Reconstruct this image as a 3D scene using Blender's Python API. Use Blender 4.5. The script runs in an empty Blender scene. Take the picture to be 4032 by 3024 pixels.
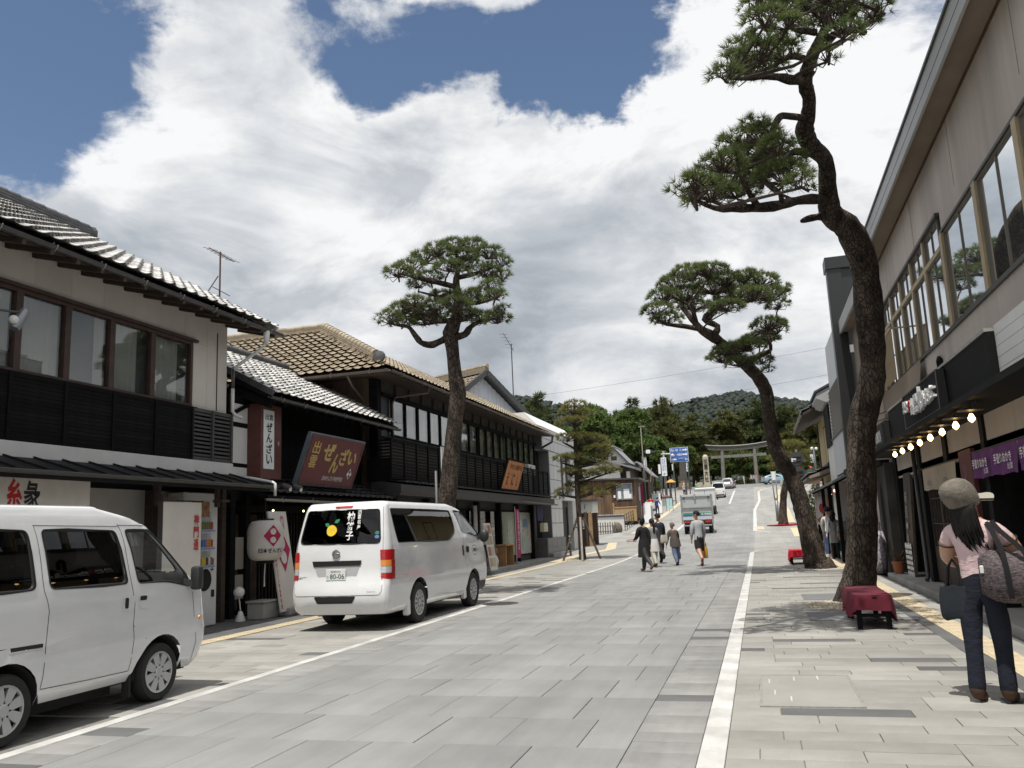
import bpy,bmesh,math,random
import numpy as np
from mathutils import Vector,Matrix
from mathutils.geometry import tessellate_polygon
random.seed(7);RNG=np.random.default_rng(11)
SC=bpy.context.scene;COL=SC.collection
R=math.radians
# ------------------------------------------------------------------ camera
CAM_H=1.42
cam=bpy.data.cameras.new('camera');cam_o=bpy.data.objects.new('camera',cam);COL.objects.link(cam_o)
cam.sensor_width=36.0;cam.lens=29.457;cam.clip_start=0.05;cam.clip_end=9000
AX=((0.959170924896808,-0.08801830691653592,-0.2687822808150646),
(0.27964171510649877,0.15291269814812292,0.9478492590688441),
(-0.0423278632214947,-0.9843121884811787,0.17128300441811178))
cam_o.matrix_world=Matrix([[AX[i][0],-AX[i][1],-AX[i][2],(0,0,CAM_H)[i]]for i in range(3)]+[[0,0,0,1]])
SC.camera=cam_o
# ------------------------------------------------------------------ sky, sun, exposure
SUN_DIR=Vector((-0.035,-0.33,0.943)).normalized() # towards the sun
SUN_EL=math.asin(SUN_DIR.z);SUN_AZ=math.atan2(SUN_DIR.x,SUN_DIR.y)
world=bpy.data.worlds.new('World');SC.world=world;world.use_nodes=True

def build_world():
 nt=world.node_tree;nt.nodes.clear();N=nt.nodes;L=nt.links
 def n(t,**k):
  o=N.new(t)
  for a,b in k.items():setattr(o,a,b)
  return o
 def math_(op,a,b=None,c=None,clamp=False):
  o=n('ShaderNodeMath',operation=op,use_clamp=clamp)
  for i,v in enumerate((a,b,c)):
   if v is None:continue
   if isinstance(v,(int,float)):o.inputs[i].default_value=v
   else:L.new(v,o.inputs[i])
  return o.outputs[0]
 out=n('ShaderNodeOutputWorld');tc=n('ShaderNodeTexCoord')
 sky=n('ShaderNodeTexSky',sky_type='NISHITA',sun_disc=False)
 sky.sun_elevation=SUN_EL;sky.sun_rotation=SUN_AZ;sky.altitude=0;sky.air_density=1.0;sky.dust_density=0.6;sky.ozone_density=1.6
 bg1=n('ShaderNodeBackground');bg1.inputs[1].default_value=SKY_STRENGTH
 L.new(sky.outputs[0],bg1.inputs[0])
 d=tc.outputs['Generated']
 sep=n('ShaderNodeSeparateXYZ');L.new(d,sep.inputs[0])
 # clouds lie on a flat layer: stretch the lookup towards the horizon
 zc=math_('MAXIMUM',sep.outputs[2],0.0);den=math_('ADD',zc,0.60)
 comb=n('ShaderNodeCombineXYZ')
 L.new(math_('DIVIDE',sep.outputs[0],den),comb.inputs[0]);L.new(math_('DIVIDE',sep.outputs[1],den),comb.inputs[1]);L.new(math_('MULTIPLY',zc,1.6),comb.inputs[2])
 def noise(scale,detail,rough,dist=0.0,off=(0,0,0)):
  mp=n('ShaderNodeMapping');mp.inputs['Location'].default_value=off;L.new(comb.outputs[0],mp.inputs[0])
  t=n('ShaderNodeTexNoise',noise_dimensions='3D');L.new(mp.outputs[0],t.inputs[0])
  t.inputs['Scale'].default_value=scale;t.inputs['Detail'].default_value=detail;t.inputs['Roughness'].default_value=rough;t.inputs['Distortion'].default_value=dist
  return t.outputs[0]
 big=noise(1.8,10,0.60,0.25,CLOUD_OFF);fine=noise(7.5,8,0.62,0.3,(3.1,1.7,0.4))
 dens=math_('ADD',math_('MULTIPLY_ADD',big,1.5,-0.75),math_('MULTIPLY_ADD',fine,0.8,-0.40+CLOUD_BASE))
 wv=n('ShaderNodeTexNoise',noise_dimensions='3D');L.new(d,wv.inputs[0]);wv.inputs['Scale'].default_value=7.0;wv.inputs['Detail'].default_value=7;wv.inputs['Roughness'].default_value=0.6
 wo=n('ShaderNodeVectorMath',operation='MULTIPLY_ADD');L.new(wv.outputs['Color'],wo.inputs[0]);wo.inputs[1].default_value=(0.22,0.22,0.22);wo.inputs[2].default_value=(-0.11,-0.11,-0.11)
 dw=n('ShaderNodeVectorMath',operation='ADD');L.new(d,dw.inputs[0]);L.new(wo.outputs[0],dw.inputs[1])
 # gaps of blue sky between the cloud banks
 for(gx,gy,gz),r,amt in CLOUD_GAPS:
  cv=n('ShaderNodeCombineXYZ')
  for i,v in enumerate((gx,gy,gz)):cv.inputs[i].default_value=v
  dist=n('ShaderNodeVectorMath',operation='DISTANCE');L.new(dw.outputs[0],dist.inputs[0]);L.new(cv.outputs[0],dist.inputs[1])
  mr=n('ShaderNodeMapRange',interpolation_type='SMOOTHSTEP');L.new(dist.outputs['Value'],mr.inputs[0])
  mr.inputs[1].default_value=0;mr.inputs[2].default_value=r;mr.inputs[3].default_value=-amt;mr.inputs[4].default_value=0
  dens=math_('ADD',dens,mr.outputs[0])
 cover=n('ShaderNodeMapRange',interpolation_type='SMOOTHSTEP');L.new(dens,cover.inputs[0])
 cover.inputs[1].default_value=CLOUD_T0;cover.inputs[2].default_value=CLOUD_T1
 # brightness inside a cloud: sunlit edges and puffs, greyer thick middles
 puff=noise(4.6,10,0.58,0.4,(7.7,2.2,1.9));soft=noise(1.7,5,0.5,0.1,(1.3,9.2,0.7))
 def rng(src,a,b,c,e):
  m=n('ShaderNodeMapRange');L.new(src,m.inputs[0]);m.inputs[1].default_value=a;m.inputs[2].default_value=b;m.inputs[3].default_value=c;m.inputs[4].default_value=e;return m.outputs[0]
 thick=rng(dens,CLOUD_T1,CLOUD_T1+0.55,1.12,0.84);pr=rng(puff,0.36,0.62,0.72,1.16);sr=rng(soft,0.36,0.62,0.74,1.12)
 hz=rng(sep.outputs[2],0.02,0.45,0.74,1.0)
 br=math_('MULTIPLY',math_('MULTIPLY',math_('MULTIPLY',thick,pr),sr),hz)
 br=math_('MINIMUM',br,1.02)
 ccol=n('ShaderNodeMix',data_type='RGBA');L.new(rng(br,0.5,0.95,0,1),ccol.inputs[0]);ccol.inputs[6].default_value=(0.84,0.92,1.02,1);ccol.inputs[7].default_value=(0.985,0.99,1.0,1)
 bg2=n('ShaderNodeBackground');L.new(ccol.outputs[2],bg2.inputs[0]);L.new(math_('MULTIPLY',br,CLOUD_STRENGTH),bg2.inputs[1])
 mix=n('ShaderNodeMixShader');L.new(cover.outputs[0],mix.inputs[0]);L.new(bg1.outputs[0],mix.inputs[1]);L.new(bg2.outputs[0],mix.inputs[2])
 L.new(mix.outputs[0],out.inputs[0])

SKY_STRENGTH=0.11;CLOUD_STRENGTH=1.0;CLOUD_OFF=(0.35,0.2,0.0);CLOUD_BASE=0.30;CLOUD_T0=-0.02;CLOUD_T1=0.22
CLOUD_GAPS=[((-.68,.56,.50),.27,.80),((-.37,.765,.53),.15,.55),((-.25,.82,.51),.12,.45),((-.17,.85,.495),.12,.55),((-.10,.845,.53),.12,.5),((.06,.83,.56),.12,-.3),((-.19,.97,.2),.5,-.25),((-.3,.88,.38),.30,-.2)]
#GAPS#
build_world()
sun=bpy.data.lights.new('sun','SUN');sun.energy=5.0;sun.angle=R(0.53);sun.color=(1.0,0.96,0.89)
sun_o=bpy.data.objects.new('sun',sun);COL.objects.link(sun_o);sun_o.rotation_euler=(-SUN_DIR).to_track_quat('-Z','Y').to_euler();sun_o.location=(0,0,60)
SC.view_settings.view_transform='Standard';SC.view_settings.look='None';SC.view_settings.gamma=1.0;SC.view_settings.use_curve_mapping=False
SC.view_settings.exposure=-0.08
SC.render.engine='CYCLES'
SC.cycles.max_bounces=7;SC.cycles.transparent_max_bounces=8;SC.cycles.caustics_reflective=False;SC.cycles.caustics_refractive=False
SC.cycles.sample_clamp_indirect=6.0
# ------------------------------------------------------------------ materials
MATS={}
def M(name,col=(0.5,0.5,0.5),rough=0.6,var=0.0,vs=3.0,bump=0.0,bs=40.0,metal=0.0,isl=0.0,spec=0.5,col2=None,stretch=(1,1,1),emit=None,es=1.0,alpha=None,coat=0.0,detail=4,grain=0.0,trans=0.0,stain=None):
 if name in MATS:return MATS[name]
 m=bpy.data.materials.new(name);MATS[name]=m;m.use_nodes=True
 nt=m.node_tree;L=nt.links;b=nt.nodes['Principled BSDF']
 b.inputs['Base Color'].default_value=(*col,1);b.inputs['Roughness'].default_value=rough;b.inputs['Metallic'].default_value=metal
 b.inputs['Specular IOR Level'].default_value=spec;b.inputs['Coat Weight'].default_value=coat
 if trans:b.inputs['Transmission Weight'].default_value=trans
 if emit:b.inputs['Emission Color'].default_value=(*emit,1);b.inputs['Emission Strength'].default_value=es
 m.diffuse_color=(*col,1)
 def new(t,**k):
  o=nt.nodes.new(t)
  for a,v in k.items():setattr(o,a,v)
  return o
 cur=None
 def noise(scale,det):
  tc=new('ShaderNodeTexCoord');mp=new('ShaderNodeMapping');mp.inputs['Scale'].default_value=stretch;L.new(tc.outputs['Object'],mp.inputs[0])
  t=new('ShaderNodeTexNoise');t.inputs['Scale'].default_value=scale;t.inputs['Detail'].default_value=det;t.inputs['Roughness'].default_value=0.6;L.new(mp.outputs[0],t.inputs[0])
  return t.outputs[0]
 if var or col2:
  mr=new('ShaderNodeMapRange');L.new(noise(vs,detail),mr.inputs[0]);mr.inputs[1].default_value=0.3;mr.inputs[2].default_value=0.7
  mx=new('ShaderNodeMix',data_type='RGBA');L.new(mr.outputs[0],mx.inputs[0])
  mx.inputs[6].default_value=(*[c*(1-var)for c in col],1);mx.inputs[7].default_value=(*(col2 if col2 else[min(1,c*(1+var))for c in col]),1)
  cur=mx.outputs[2]
 if isl:
  g=new('ShaderNodeNewGeometry');oi=new('ShaderNodeObjectInfo')
  a=new('ShaderNodeMath',operation='ADD');L.new(g.outputs['Random Per Island'],a.inputs[0]);L.new(oi.outputs['Random'],a.inputs[1])
  f=new('ShaderNodeMath',operation='FRACT');L.new(a.outputs[0],f.inputs[0])
  mr=new('ShaderNodeMapRange');L.new(f.outputs[0],mr.inputs[0]);mr.inputs[3].default_value=1-isl;mr.inputs[4].default_value=1+isl
  mx=new('ShaderNodeMix',data_type='RGBA',blend_type='MULTIPLY');mx.inputs[0].default_value=1.0
  if cur:L.new(cur,mx.inputs[6])
  else:mx.inputs[6].default_value=(*col,1)
  cb=new('ShaderNodeCombineColor');[L.new(mr.outputs[0],cb.inputs[i])for i in range(3)]
  L.new(cb.outputs[0],mx.inputs[7]);cur=mx.outputs[2]
 if grain:
  mr=new('ShaderNodeMapRange');L.new(noise(bs*2,2),mr.inputs[0]);mr.inputs[1].default_value=0.3;mr.inputs[2].default_value=0.7;mr.inputs[3].default_value=1-grain;mr.inputs[4].default_value=1+grain
  mx=new('ShaderNodeMix',data_type='RGBA',blend_type='MULTIPLY');mx.inputs[0].default_value=1.0
  if cur:L.new(cur,mx.inputs[6])
  else:mx.inputs[6].default_value=(*col,1)
  cb=new('ShaderNodeCombineColor');[L.new(mr.outputs[0],cb.inputs[i])for i in range(3)]
  L.new(cb.outputs[0],mx.inputs[7]);cur=mx.outputs[2]
 if stain: # marks that run across neighbouring pieces: (amount, scale x, y, z)
  ge=new('ShaderNodeNewGeometry');mp=new('ShaderNodeMapping');mp.inputs['Scale'].default_value=stain[1:4];L.new(ge.outputs['Position'],mp.inputs[0])
  t=new('ShaderNodeTexNoise');t.inputs['Scale'].default_value=1.0;t.inputs['Detail'].default_value=6;t.inputs['Roughness'].default_value=0.65;L.new(mp.outputs[0],t.inputs[0])
  mr=new('ShaderNodeMapRange');L.new(t.outputs[0],mr.inputs[0]);mr.inputs[1].default_value=0.32;mr.inputs[2].default_value=0.62;mr.inputs[3].default_value=1-stain[0];mr.inputs[4].default_value=1.06
  mx=new('ShaderNodeMix',data_type='RGBA',blend_type='MULTIPLY');mx.inputs[0].default_value=1.0
  if cur:L.new(cur,mx.inputs[6])
  else:mx.inputs[6].default_value=(*col,1)
  cb=new('ShaderNodeCombineColor');[L.new(mr.outputs[0],cb.inputs[i])for i in range(3)]
  L.new(cb.outputs[0],mx.inputs[7]);cur=mx.outputs[2]
 if cur:L.new(cur,b.inputs['Base Color'])
 if bump:
  bp=new('ShaderNodeBump');bp.inputs['Strength'].default_value=bump;bp.inputs['Distance'].default_value=0.02;L.new(noise(bs,5),bp.inputs['Height']);L.new(bp.outputs[0],b.inputs['Normal'])
 return m
 # ------------------------------------------------------------------ objects
def wloc(o):
 v=Vector((0,0,0))
 while o is not None:v+=o.location;o=o.parent
 return v
def tag(o,label=None,cat=None,group=None,kind=None):
 if label:o['label']=label
 if cat:o['category']=cat
 if group:o['group']=group
 if kind:o['kind']=kind
 return o
def thing(name,label,cat,loc=(0,0,0),rz=0.0,group=None):
 o=bpy.data.objects.new(name,None);o.empty_display_size=0.2;COL.objects.link(o)
 o.location=loc;o.rotation_euler=(0,0,rz)
 return tag(o,label,cat,group)
def link(name,me,parent=None,loc=None,rot=None,scale=None):
 o=bpy.data.objects.new(name,me);COL.objects.link(o);o.parent=parent
 if loc is not None:o.location=loc
 if rot is not None:o.rotation_euler=rot
 if scale is not None:o.scale=scale
 return o
def copy_tree(o,parent=None):
 c=o.copy();COL.objects.link(c);c.parent=parent
 for ch in o.children:copy_tree(ch,c)
 return c
class MB:
 """collects polygons of ONE part"""
 def __init__(s):s.v=[];s.f=[];s.m=[];s.mi=0
 def add(s,vs,fs):
  b=len(s.v);s.v+=[tuple(p)for p in vs];s.f+=[tuple(i+b for i in f)for f in fs];s.m+=[s.mi]*len(fs);return s
 def quad(s,a,b,c,d):return s.add((a,b,c,d),((0,1,2,3),))
 def box(s,x0,x1,y0,y1,z0,z1,ch=0.0):
  if x0>x1:x0,x1=x1,x0
  if y0>y1:y0,y1=y1,y0
  if z0>z1:z0,z1=z1,z0
  if not ch:
   return s.add([(x,y,z)for z in(z0,z1)for x,y in((x0,y0),(x1,y0),(x1,y1),(x0,y1))],
   ((3,2,1,0),(4,5,6,7),(0,1,5,4),(1,2,6,5),(2,3,7,6),(3,0,4,7)))
  bm=bmesh.new();bmesh.ops.create_cube(bm,size=1)
  for v in bm.verts:v.co=((x0+x1)/2+v.co.x*(x1-x0),(y0+y1)/2+v.co.y*(y1-y0),(z0+z1)/2+v.co.z*(z1-z0))
  bmesh.ops.bevel(bm,geom=bm.edges[:],offset=ch,segments=1 if ch<0.03 else 2,affect='EDGES',profile=0.5)
  bm.verts.index_update();s.add([v.co[:]for v in bm.verts],[[v.index for v in f.verts]for f in bm.faces]);bm.free();return s
 def bar(s,a,b,w,h=None,up=(0,0,1),ch=0):
  """square bar from a to b"""
  h=h or w;a=Vector(a);b=Vector(b);d=(b-a).normalized();u=Vector(up)
  if abs(d.dot(u))>0.98:u=Vector((1,0,0))
  r=d.cross(u).normalized();u=r.cross(d).normalized();P=[]
  for p in(a,b):
   for i,j in((-1,-1),(1,-1),(1,1),(-1,1)):P.append(p+r*(i*w/2)+u*(j*h/2))
  return s.add(P,((3,2,1,0),(4,5,6,7),(0,1,5,4),(1,2,6,5),(2,3,7,6),(3,0,4,7)))
 def tube(s,pts,rad,n=8,cap=True,sx=1.0):
  pts=[Vector(p)for p in pts];k=len(pts)
  if not hasattr(rad,'__len__'):rad=[rad]*k
  rings=[];ref=None
  for i,p in enumerate(pts):
   d=(pts[min(i+1,k-1)]-pts[max(i-1,0)])
   d=d.normalized()if d.length>1e-9 else Vector((0,0,1))
   if ref is None:
    ref=Vector((1,0,0))if abs(d.x)<0.9 else Vector((0,1,0))
   r=(ref-d*ref.dot(d))
   r=r.normalized()if r.length>1e-6 else d.orthogonal().normalized()
   ref=r;u=d.cross(r)
   rings.append([p+(r*math.cos(2*math.pi*j/n)*sx+u*math.sin(2*math.pi*j/n))*rad[i]for j in range(n)])
  V=[q for g in rings for q in g];Fc=[]
  for i in range(k-1):
   for j in range(n):Fc.append((i*n+j,i*n+(j+1)%n,(i+1)*n+(j+1)%n,(i+1)*n+j))
  if cap:Fc+=[tuple(range(n-1,-1,-1)),tuple((k-1)*n+j for j in range(n))]
  return s.add(V,Fc)
 def lathe(s,prof,n=16,c=(0,0,0),axis='z',cap=True):
  V=[];Fc=[];k=len(prof)
  for r,h in prof:
   for j in range(n):
    a=2*math.pi*j/n;x,y=r*math.cos(a),r*math.sin(a)
    p={'z':(x,y,h),'x':(h,x,y),'y':(y,h,x)}[axis]
    V.append((p[0]+c[0],p[1]+c[1],p[2]+c[2]))
  for i in range(k-1):
   for j in range(n):Fc.append((i*n+j,i*n+(j+1)%n,(i+1)*n+(j+1)%n,(i+1)*n+j))
  if cap:Fc+=[tuple(range(n-1,-1,-1)),tuple((k-1)*n+j for j in range(n))]
  return s.add(V,Fc)
 def prism(s,poly,a,b,axis='x'):
  """poly of 2D points extruded along an axis from a to b"""
  n=len(poly);mk={'x':lambda p,t:(t,p[0],p[1]),'y':lambda p,t:(p[0],t,p[1]),'z':lambda p,t:(p[0],p[1],t)}[axis]
  V=[mk(p,a)for p in poly]+[mk(p,b)for p in poly]
  tr=tessellate_polygon([[Vector((*p,0))for p in poly]])
  Fc=[tuple(t)for t in tr]+[tuple(i+n for i in t[::-1])for t in tr]+[(i,(i+1)%n,(i+1)%n+n,i+n)for i in range(n)]
  return s.add(V,Fc)
 def sphere(s,c,r,n=12,m=8,sc=(1,1,1)):
  V=[(c[0],c[1],c[2]-r*sc[2])]
  for i in range(1,m):
   a=math.pi*i/m-math.pi/2
   for j in range(n):
    t=2*math.pi*j/n;V.append((c[0]+r*sc[0]*math.cos(a)*math.cos(t),c[1]+r*sc[1]*math.cos(a)*math.sin(t),c[2]+r*sc[2]*math.sin(a)))
  V.append((c[0],c[1],c[2]+r*sc[2]));Fc=[];e=len(V)-1
  for j in range(n):Fc.append((0,1+(j+1)%n,1+j));Fc.append((e,e-n+j,e-n+(j+1)%n))
  for i in range(m-2):
   for j in range(n):Fc.append((1+i*n+j,1+i*n+(j+1)%n,1+(i+1)*n+(j+1)%n,1+(i+1)*n+j))
  return s.add(V,Fc)
 def mesh(s,name,mats,smooth=False,off=(0,0,0),recalc=True):
  me=bpy.data.meshes.new(name)
  V=s.v if not any(off)else[(p[0]-off[0],p[1]-off[1],p[2]-off[2])for p in s.v]
  me.from_pydata(V,[],s.f)
  if not isinstance(mats,(list,tuple)):mats=[mats]
  for m in mats:me.materials.append(m)
  if len(mats)>1:me.polygons.foreach_set('material_index',s.m)
  if recalc:
   bm=bmesh.new();bm.from_mesh(me);bmesh.ops.recalc_face_normals(bm,faces=bm.faces[:]);bm.to_mesh(me);bm.free()
  if smooth:
   me.polygons.foreach_set('use_smooth',[True]*len(me.polygons))
   if smooth is not True:me.set_sharp_from_angle(angle=R(smooth))
  me.update();return me
 def build(s,name,mats,parent=None,smooth=False,local=False,recalc=True,label=None):
  off=(0,0,0)if(local or parent is None)else tuple(wloc(parent))
  o=link(name,s.mesh(name,mats,smooth,off,recalc),parent)
  if label:o['label']=label
  return o
def B(name,mat,parent,*b,ch=0.0,label=None):
 return MB().box(*b,ch=ch).build(name,mat,parent,label=label)
def struct(name,mb,mat,**k):
 o=mb.build(name,mat,**k);o['kind']='structure';return o
def pieces(name,me,parent,locs,rots=None,scales=None):
 """a run of alike pieces sharing one mesh (world positions)"""
 w=wloc(parent);out=[]
 for i,l in enumerate(locs):
  out.append(link(name,me,parent,Vector(l)-w,rots[i]if rots else None,scales[i]if scales else None))
 return out
 # text: flat lettering laid on a face.  org = lower-left, ux = reading direction, uy = up
def text_mb(mb,txt,org,ux,uy,w=None,h=None,vert=False,thick=0.003,bold=0.0,shear=0.0):
 ux=Vector(ux);uy=Vector(uy);nrm=ux.cross(uy).normalized()
 def glyph(t):
  c=bpy.data.curves.new('t','FONT');c.body=t;c.resolution_u=2;c.offset=bold;c.shear=shear
  o=bpy.data.objects.new('t',c);me=o.to_mesh()
  V=[v.co.copy()for v in me.vertices];Fc=[tuple(p.vertices)for p in me.polygons];o.to_mesh_clear()
  bpy.data.objects.remove(o);bpy.data.curves.remove(c);return V,Fc
 org=Vector(org)
 cells=list(txt)if vert else[txt]
 nline=len(cells)
 for i,t in enumerate(cells):
  if not t.strip():continue
  V,Fc=glyph(t)
  if not V:continue
  x0=min(v.x for v in V);x1=max(v.x for v in V);y0=min(v.y for v in V);y1=max(v.y for v in V)
  if vert:
   ch=h/nline;sz=min(w/max(x1-x0,.01),ch*0.9/max(y1-y0,.01));sx=w/max(x1-x0,.4)if(x1-x0)>.4 else sz;sy=ch*0.9/max(y1-y0,.4)
   ox=(w-(x1-x0)*sx)/2;oy=h-(i+1)*ch+(ch-(y1-y0)*sy)/2
  else:
   sx=w/(x1-x0);sy=h/(y1-y0);ox=oy=0
  P=[org+ux*(ox+(v.x-x0)*sx)+uy*(oy+(v.y-y0)*sy)+nrm*thick for v in V]
  mb.add(P,Fc)
 return mb
def lettering(name,mat,parent,txt,org,ux,uy,w,h,vert=False,bold=0.0,local=False,thick=0.004,shear=0.0):
 mb=MB();text_mb(mb,txt,org,ux,uy,w,h,vert,thick,bold,shear)
 return mb.build(name,mat,parent,local=local,recalc=False)
PK=((-1e4,0),(31,0),(36,.07),(42,.25),(50,.55),(58,.92),(66,1.42),(75,2.08),(91,3.4),(107,4.72),(125,6.05),(140,7.05),(150,7.35),(1e5,7.35))
def _lin(Y):
 for(a,p),(b,q)in zip(PK,PK[1:]):
  if Y<=b:return p+(q-p)*(Y-a)/(b-a)
def gz(Y):return sum(_lin(Y+k*.5)for k in range(-7,8))/15
# ================================================================== ground, road, pavements
m_earth=M('earth',(0.20,0.19,0.17),0.95,0.25,0.6,0.3,8)
m_joint=M('joint',(0.20,0.195,0.18),0.95,0.3,9)
m_slab=M('road_slab',(0.228,0.228,0.222),0.82,0.10,1.1,0.2,90,isl=0.075,grain=0.16,stain=(.20,1.3,.16,1))
m_gut=M('gutter_slab',(0.238,0.235,0.228),0.82,0.14,1.3,0.2,90,isl=0.13,grain=0.14,stain=(.22,2.5,.5,1))
m_walk=M('walk_slab',(0.290,0.280,0.256),0.84,0.12,1.2,0.2,90,isl=0.14,grain=0.16,stain=(.16,.9,.7,1))
m_dark=M('dark_slab',(0.105,0.105,0.105),0.8,0.15,2.0,0.12,90,isl=0.12,grain=0.12)
m_line=M('line_stone',(0.50,0.495,0.475),0.8,0.16,2.2,0.1,80,isl=0.06,grain=0.10,stain=(.22,3,1.4,1))
m_tact=M('tactile_cream',(0.50,0.42,0.29),0.75,0.12,2.0,0.05,60,isl=0.07,grain=0.06)
m_iron=M('cast_iron',(0.10,0.095,0.09),0.6,0.3,12,0.3,60,metal=0.4)
m_gravel=M('gravel',(0.40,0.35,0.27),0.9,0.3,20,isl=0.35)
m_concrete=M('concrete',(0.30,0.295,0.28),0.88,0.2,1.6,0.15,50,grain=0.06)
def paved_far(name,col,bw,bh,var=0.12):
 """paving too far off to pick the slabs apart: faint slab pattern in the colour only"""
 m=M(name,col,0.84,var,0.5,stain=(.18,.8,.12,1));nt=m.node_tree;L=nt.links;b=nt.nodes['Principled BSDF']
 src=b.inputs['Base Color'].links[0].from_socket
 tc=nt.nodes.new('ShaderNodeTexCoord');br=nt.nodes.new('ShaderNodeTexBrick');L.new(tc.outputs['Object'],br.inputs[0])
 br.inputs['Color1'].default_value=(0.90,0.90,0.90,1);br.inputs['Color2'].default_value=(1.08,1.08,1.08,1);br.inputs['Mortar'].default_value=(0.62,0.62,0.62,1)
 br.inputs['Scale'].default_value=1.0;br.inputs['Mortar Size'].default_value=0.008;br.inputs['Brick Width'].default_value=bw;br.inputs['Row Height'].default_value=bh
 mx=nt.nodes.new('ShaderNodeMix');mx.data_type='RGBA';mx.blend_type='MULTIPLY';mx.inputs[0].default_value=1
 L.new(src,mx.inputs[6]);L.new(br.outputs[0],mx.inputs[7]);L.new(mx.outputs[2],b.inputs['Base Color']);return m
m_road_far=paved_far('road_far',(0.23,0.23,0.225),0.575,0.8)
m_walk_far=paved_far('walk_far',(0.285,0.28,0.262),0.75,0.26)

def sheet(xs,ys,dz):
 """strip of ground between two x edges following the rise of the street; xs may vary along y"""
 mb=MB();V=[];Fc=[]
 k=None
 for j,y in enumerate(ys):
  row=xs(y)if callable(xs)else xs
  k=len(row)
  for x in row:V.append((x,y,gz(y)+dz))
 for j in range(len(ys)-1):
  for i in range(k-1):Fc.append((j*k+i,j*k+i+1,(j+1)*k+i+1,(j+1)*k+i))
 mb.add(V,Fc);return mb
Ys=[-80,-30,0,26,30,32,34,36,38,40,44,48,52,56,60,65,70,75,80,86,92,98,104,110,116,122,128,134,140,146,152,160,200,260,400,900,1250]
struct('ground',sheet([-2500,-600,-100,-9.6,3.1,100,600,2500],Ys,-0.03),m_earth,smooth=True)
YF=[y for y in Ys if-30<=y<=160]
NEAR=26.0
yn=[-8,26.0];yf=[26.0]+[y for y in YF if y>26 and y<=146]
road=struct('road',sheet([-5.29,-0.32],[-8,0,26.0],-0.006),m_joint)
walk_r=struct('pavement_right',sheet([-0.32,2.68],[-8,0,26.0],-0.005),m_joint)
walk_l=struct('pavement_left',sheet([-9.9,-5.29],[-8,0,26.0],-0.005),m_joint)
road_far=sheet([-5.29,-3,-0.32],yf,0.004).build('far_paving',m_road_far,road);road_far['kind']='stuff'
o=sheet([-0.32,3.1],yf,0.002).build('far_paving',m_walk_far,walk_r);o['kind']='stuff'
o=sheet([-14,-5.29],yf,0.002).build('far_paving',m_walk_far,walk_l);o['kind']='stuff'
cross=struct('cross_street',sheet([-80,-5,5,80],[122,126,130,134,140,146],0.012),M('asphalt',(0.17,0.17,0.168),0.9,0.15,0.4,grain=0.1,bs=30))

slab_cache={}
def slab_mesh(lx,ly,mat,h=0.022):
 k=(round(lx,3),round(ly,3),mat.name)
 if k not in slab_cache:
  g=0.0022;c=0.0035;x,y=lx/2-g,ly/2-g
  mb=MB();V=[(-x,-y,-h),(x,-y,-h),(x,y,-h),(-x,y,-h),(-x,-y,-c),(x,-y,-c),(x,y,-c),(-x,y,-c),
  (-x+c,-y+c,0),(x-c,-y+c,0),(x-c,y-c,0),(-x+c,y-c,0)]
  Fc=[(8,9,10,11)]+[(i,(i+1)%4,(i+1)%4+4,i+4)for i in range(4)]+[(i+4,(i+1)%4+4,(i+1)%4+8,i+8)for i in range(4)]
  mb.add(V,Fc);slab_cache[k]=mb.mesh('paving_slab',mat,recalc=False)
 return slab_cache[k]
def lay(parent,x0,x1,y0,y1,rowh,lens,mat,name,top=0.0,dark=0.0,cap=300,ref=0.55,joint_jit=0.0):
 """rows of slabs across the street; nearest ones are objects, past the cap one joined part"""
 rng=random.Random(sum(map(ord,name))+int(abs(x0)*10));items=[]
 y=y0
 while y<y1-0.01:
  h=rowh;x=x0;off=True
  while x<x1-1e-4:
   l=rng.choice(lens)
   if off and len(lens)>1:l*=rng.choice((0.4,0.6,0.8,1.0));l=max(0.18,round(l/0.05)*0.05);off=False
   if x1-(x+l)<0.15:l=x1-x
   items.append((x+l/2,y+h/2,round(l,3),h,rng.random()<dark,rng.uniform(-0.002,0.002)))
   x+=l
  y+=h
 near=items[:cap];rest=items[cap:]
 for(x,y,l,h,dk,dz)in near:
  link(name,slab_mesh(l,h,m_dark if dk else mat),parent,(x,y,top+dz))
 if rest:
  mb=MB()
  for(x,y,l,h,dk,dz)in rest:
   g=0.0035;mb.mi=1 if dk else 0;z=top+dz;a,b,c,d=x-l/2+g,x+l/2-g,y-h/2+g,y+h/2-g
   mb.add([(a,c,z),(b,c,z),(b,d,z),(a,d,z),(a,c,z-.02),(b,c,z-.02),(b,d,z-.02),(a,d,z-.02)],[(0,1,2,3),(0,4,5,1),(1,5,6,2),(2,6,7,3),(3,7,4,0)])
  o=mb.build(name+'s',[mat,m_dark],parent,recalc=False);o['kind']='stuff'
lay(road,-4.72,-0.94,3.25,26.0,0.8,[0.5,0.55,0.6,0.6,0.65],m_slab,'paving_slab',top=0.008)
lay(road,-0.94,-0.485,3.25,26.0,0.26,[0.455],m_gut,'gutter_slab',top=0.008,dark=0.05)
lay(road,-5.165,-4.72,3.25,26.0,0.26,[0.445],m_gut,'gutter_slab',top=0.008,dark=0.07)
lay(walk_r,-0.32,1.87,4.3,26.0,0.24,[0.45,0.55,0.6,0.75,0.9],m_walk,'paving_slab',top=0.010,dark=0.085)
lay(walk_l,-7.65,-5.29,6.2,26.0,0.24,[0.45,0.55,0.6,0.75,0.9],m_walk,'paving_slab',top=0.010,dark=0.10)
lay(walk_l,-9.9,-8.25,8.0,26.0,0.4,[0.5,0.6,0.75],m_dark,'kerb_slab',top=0.010)
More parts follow.
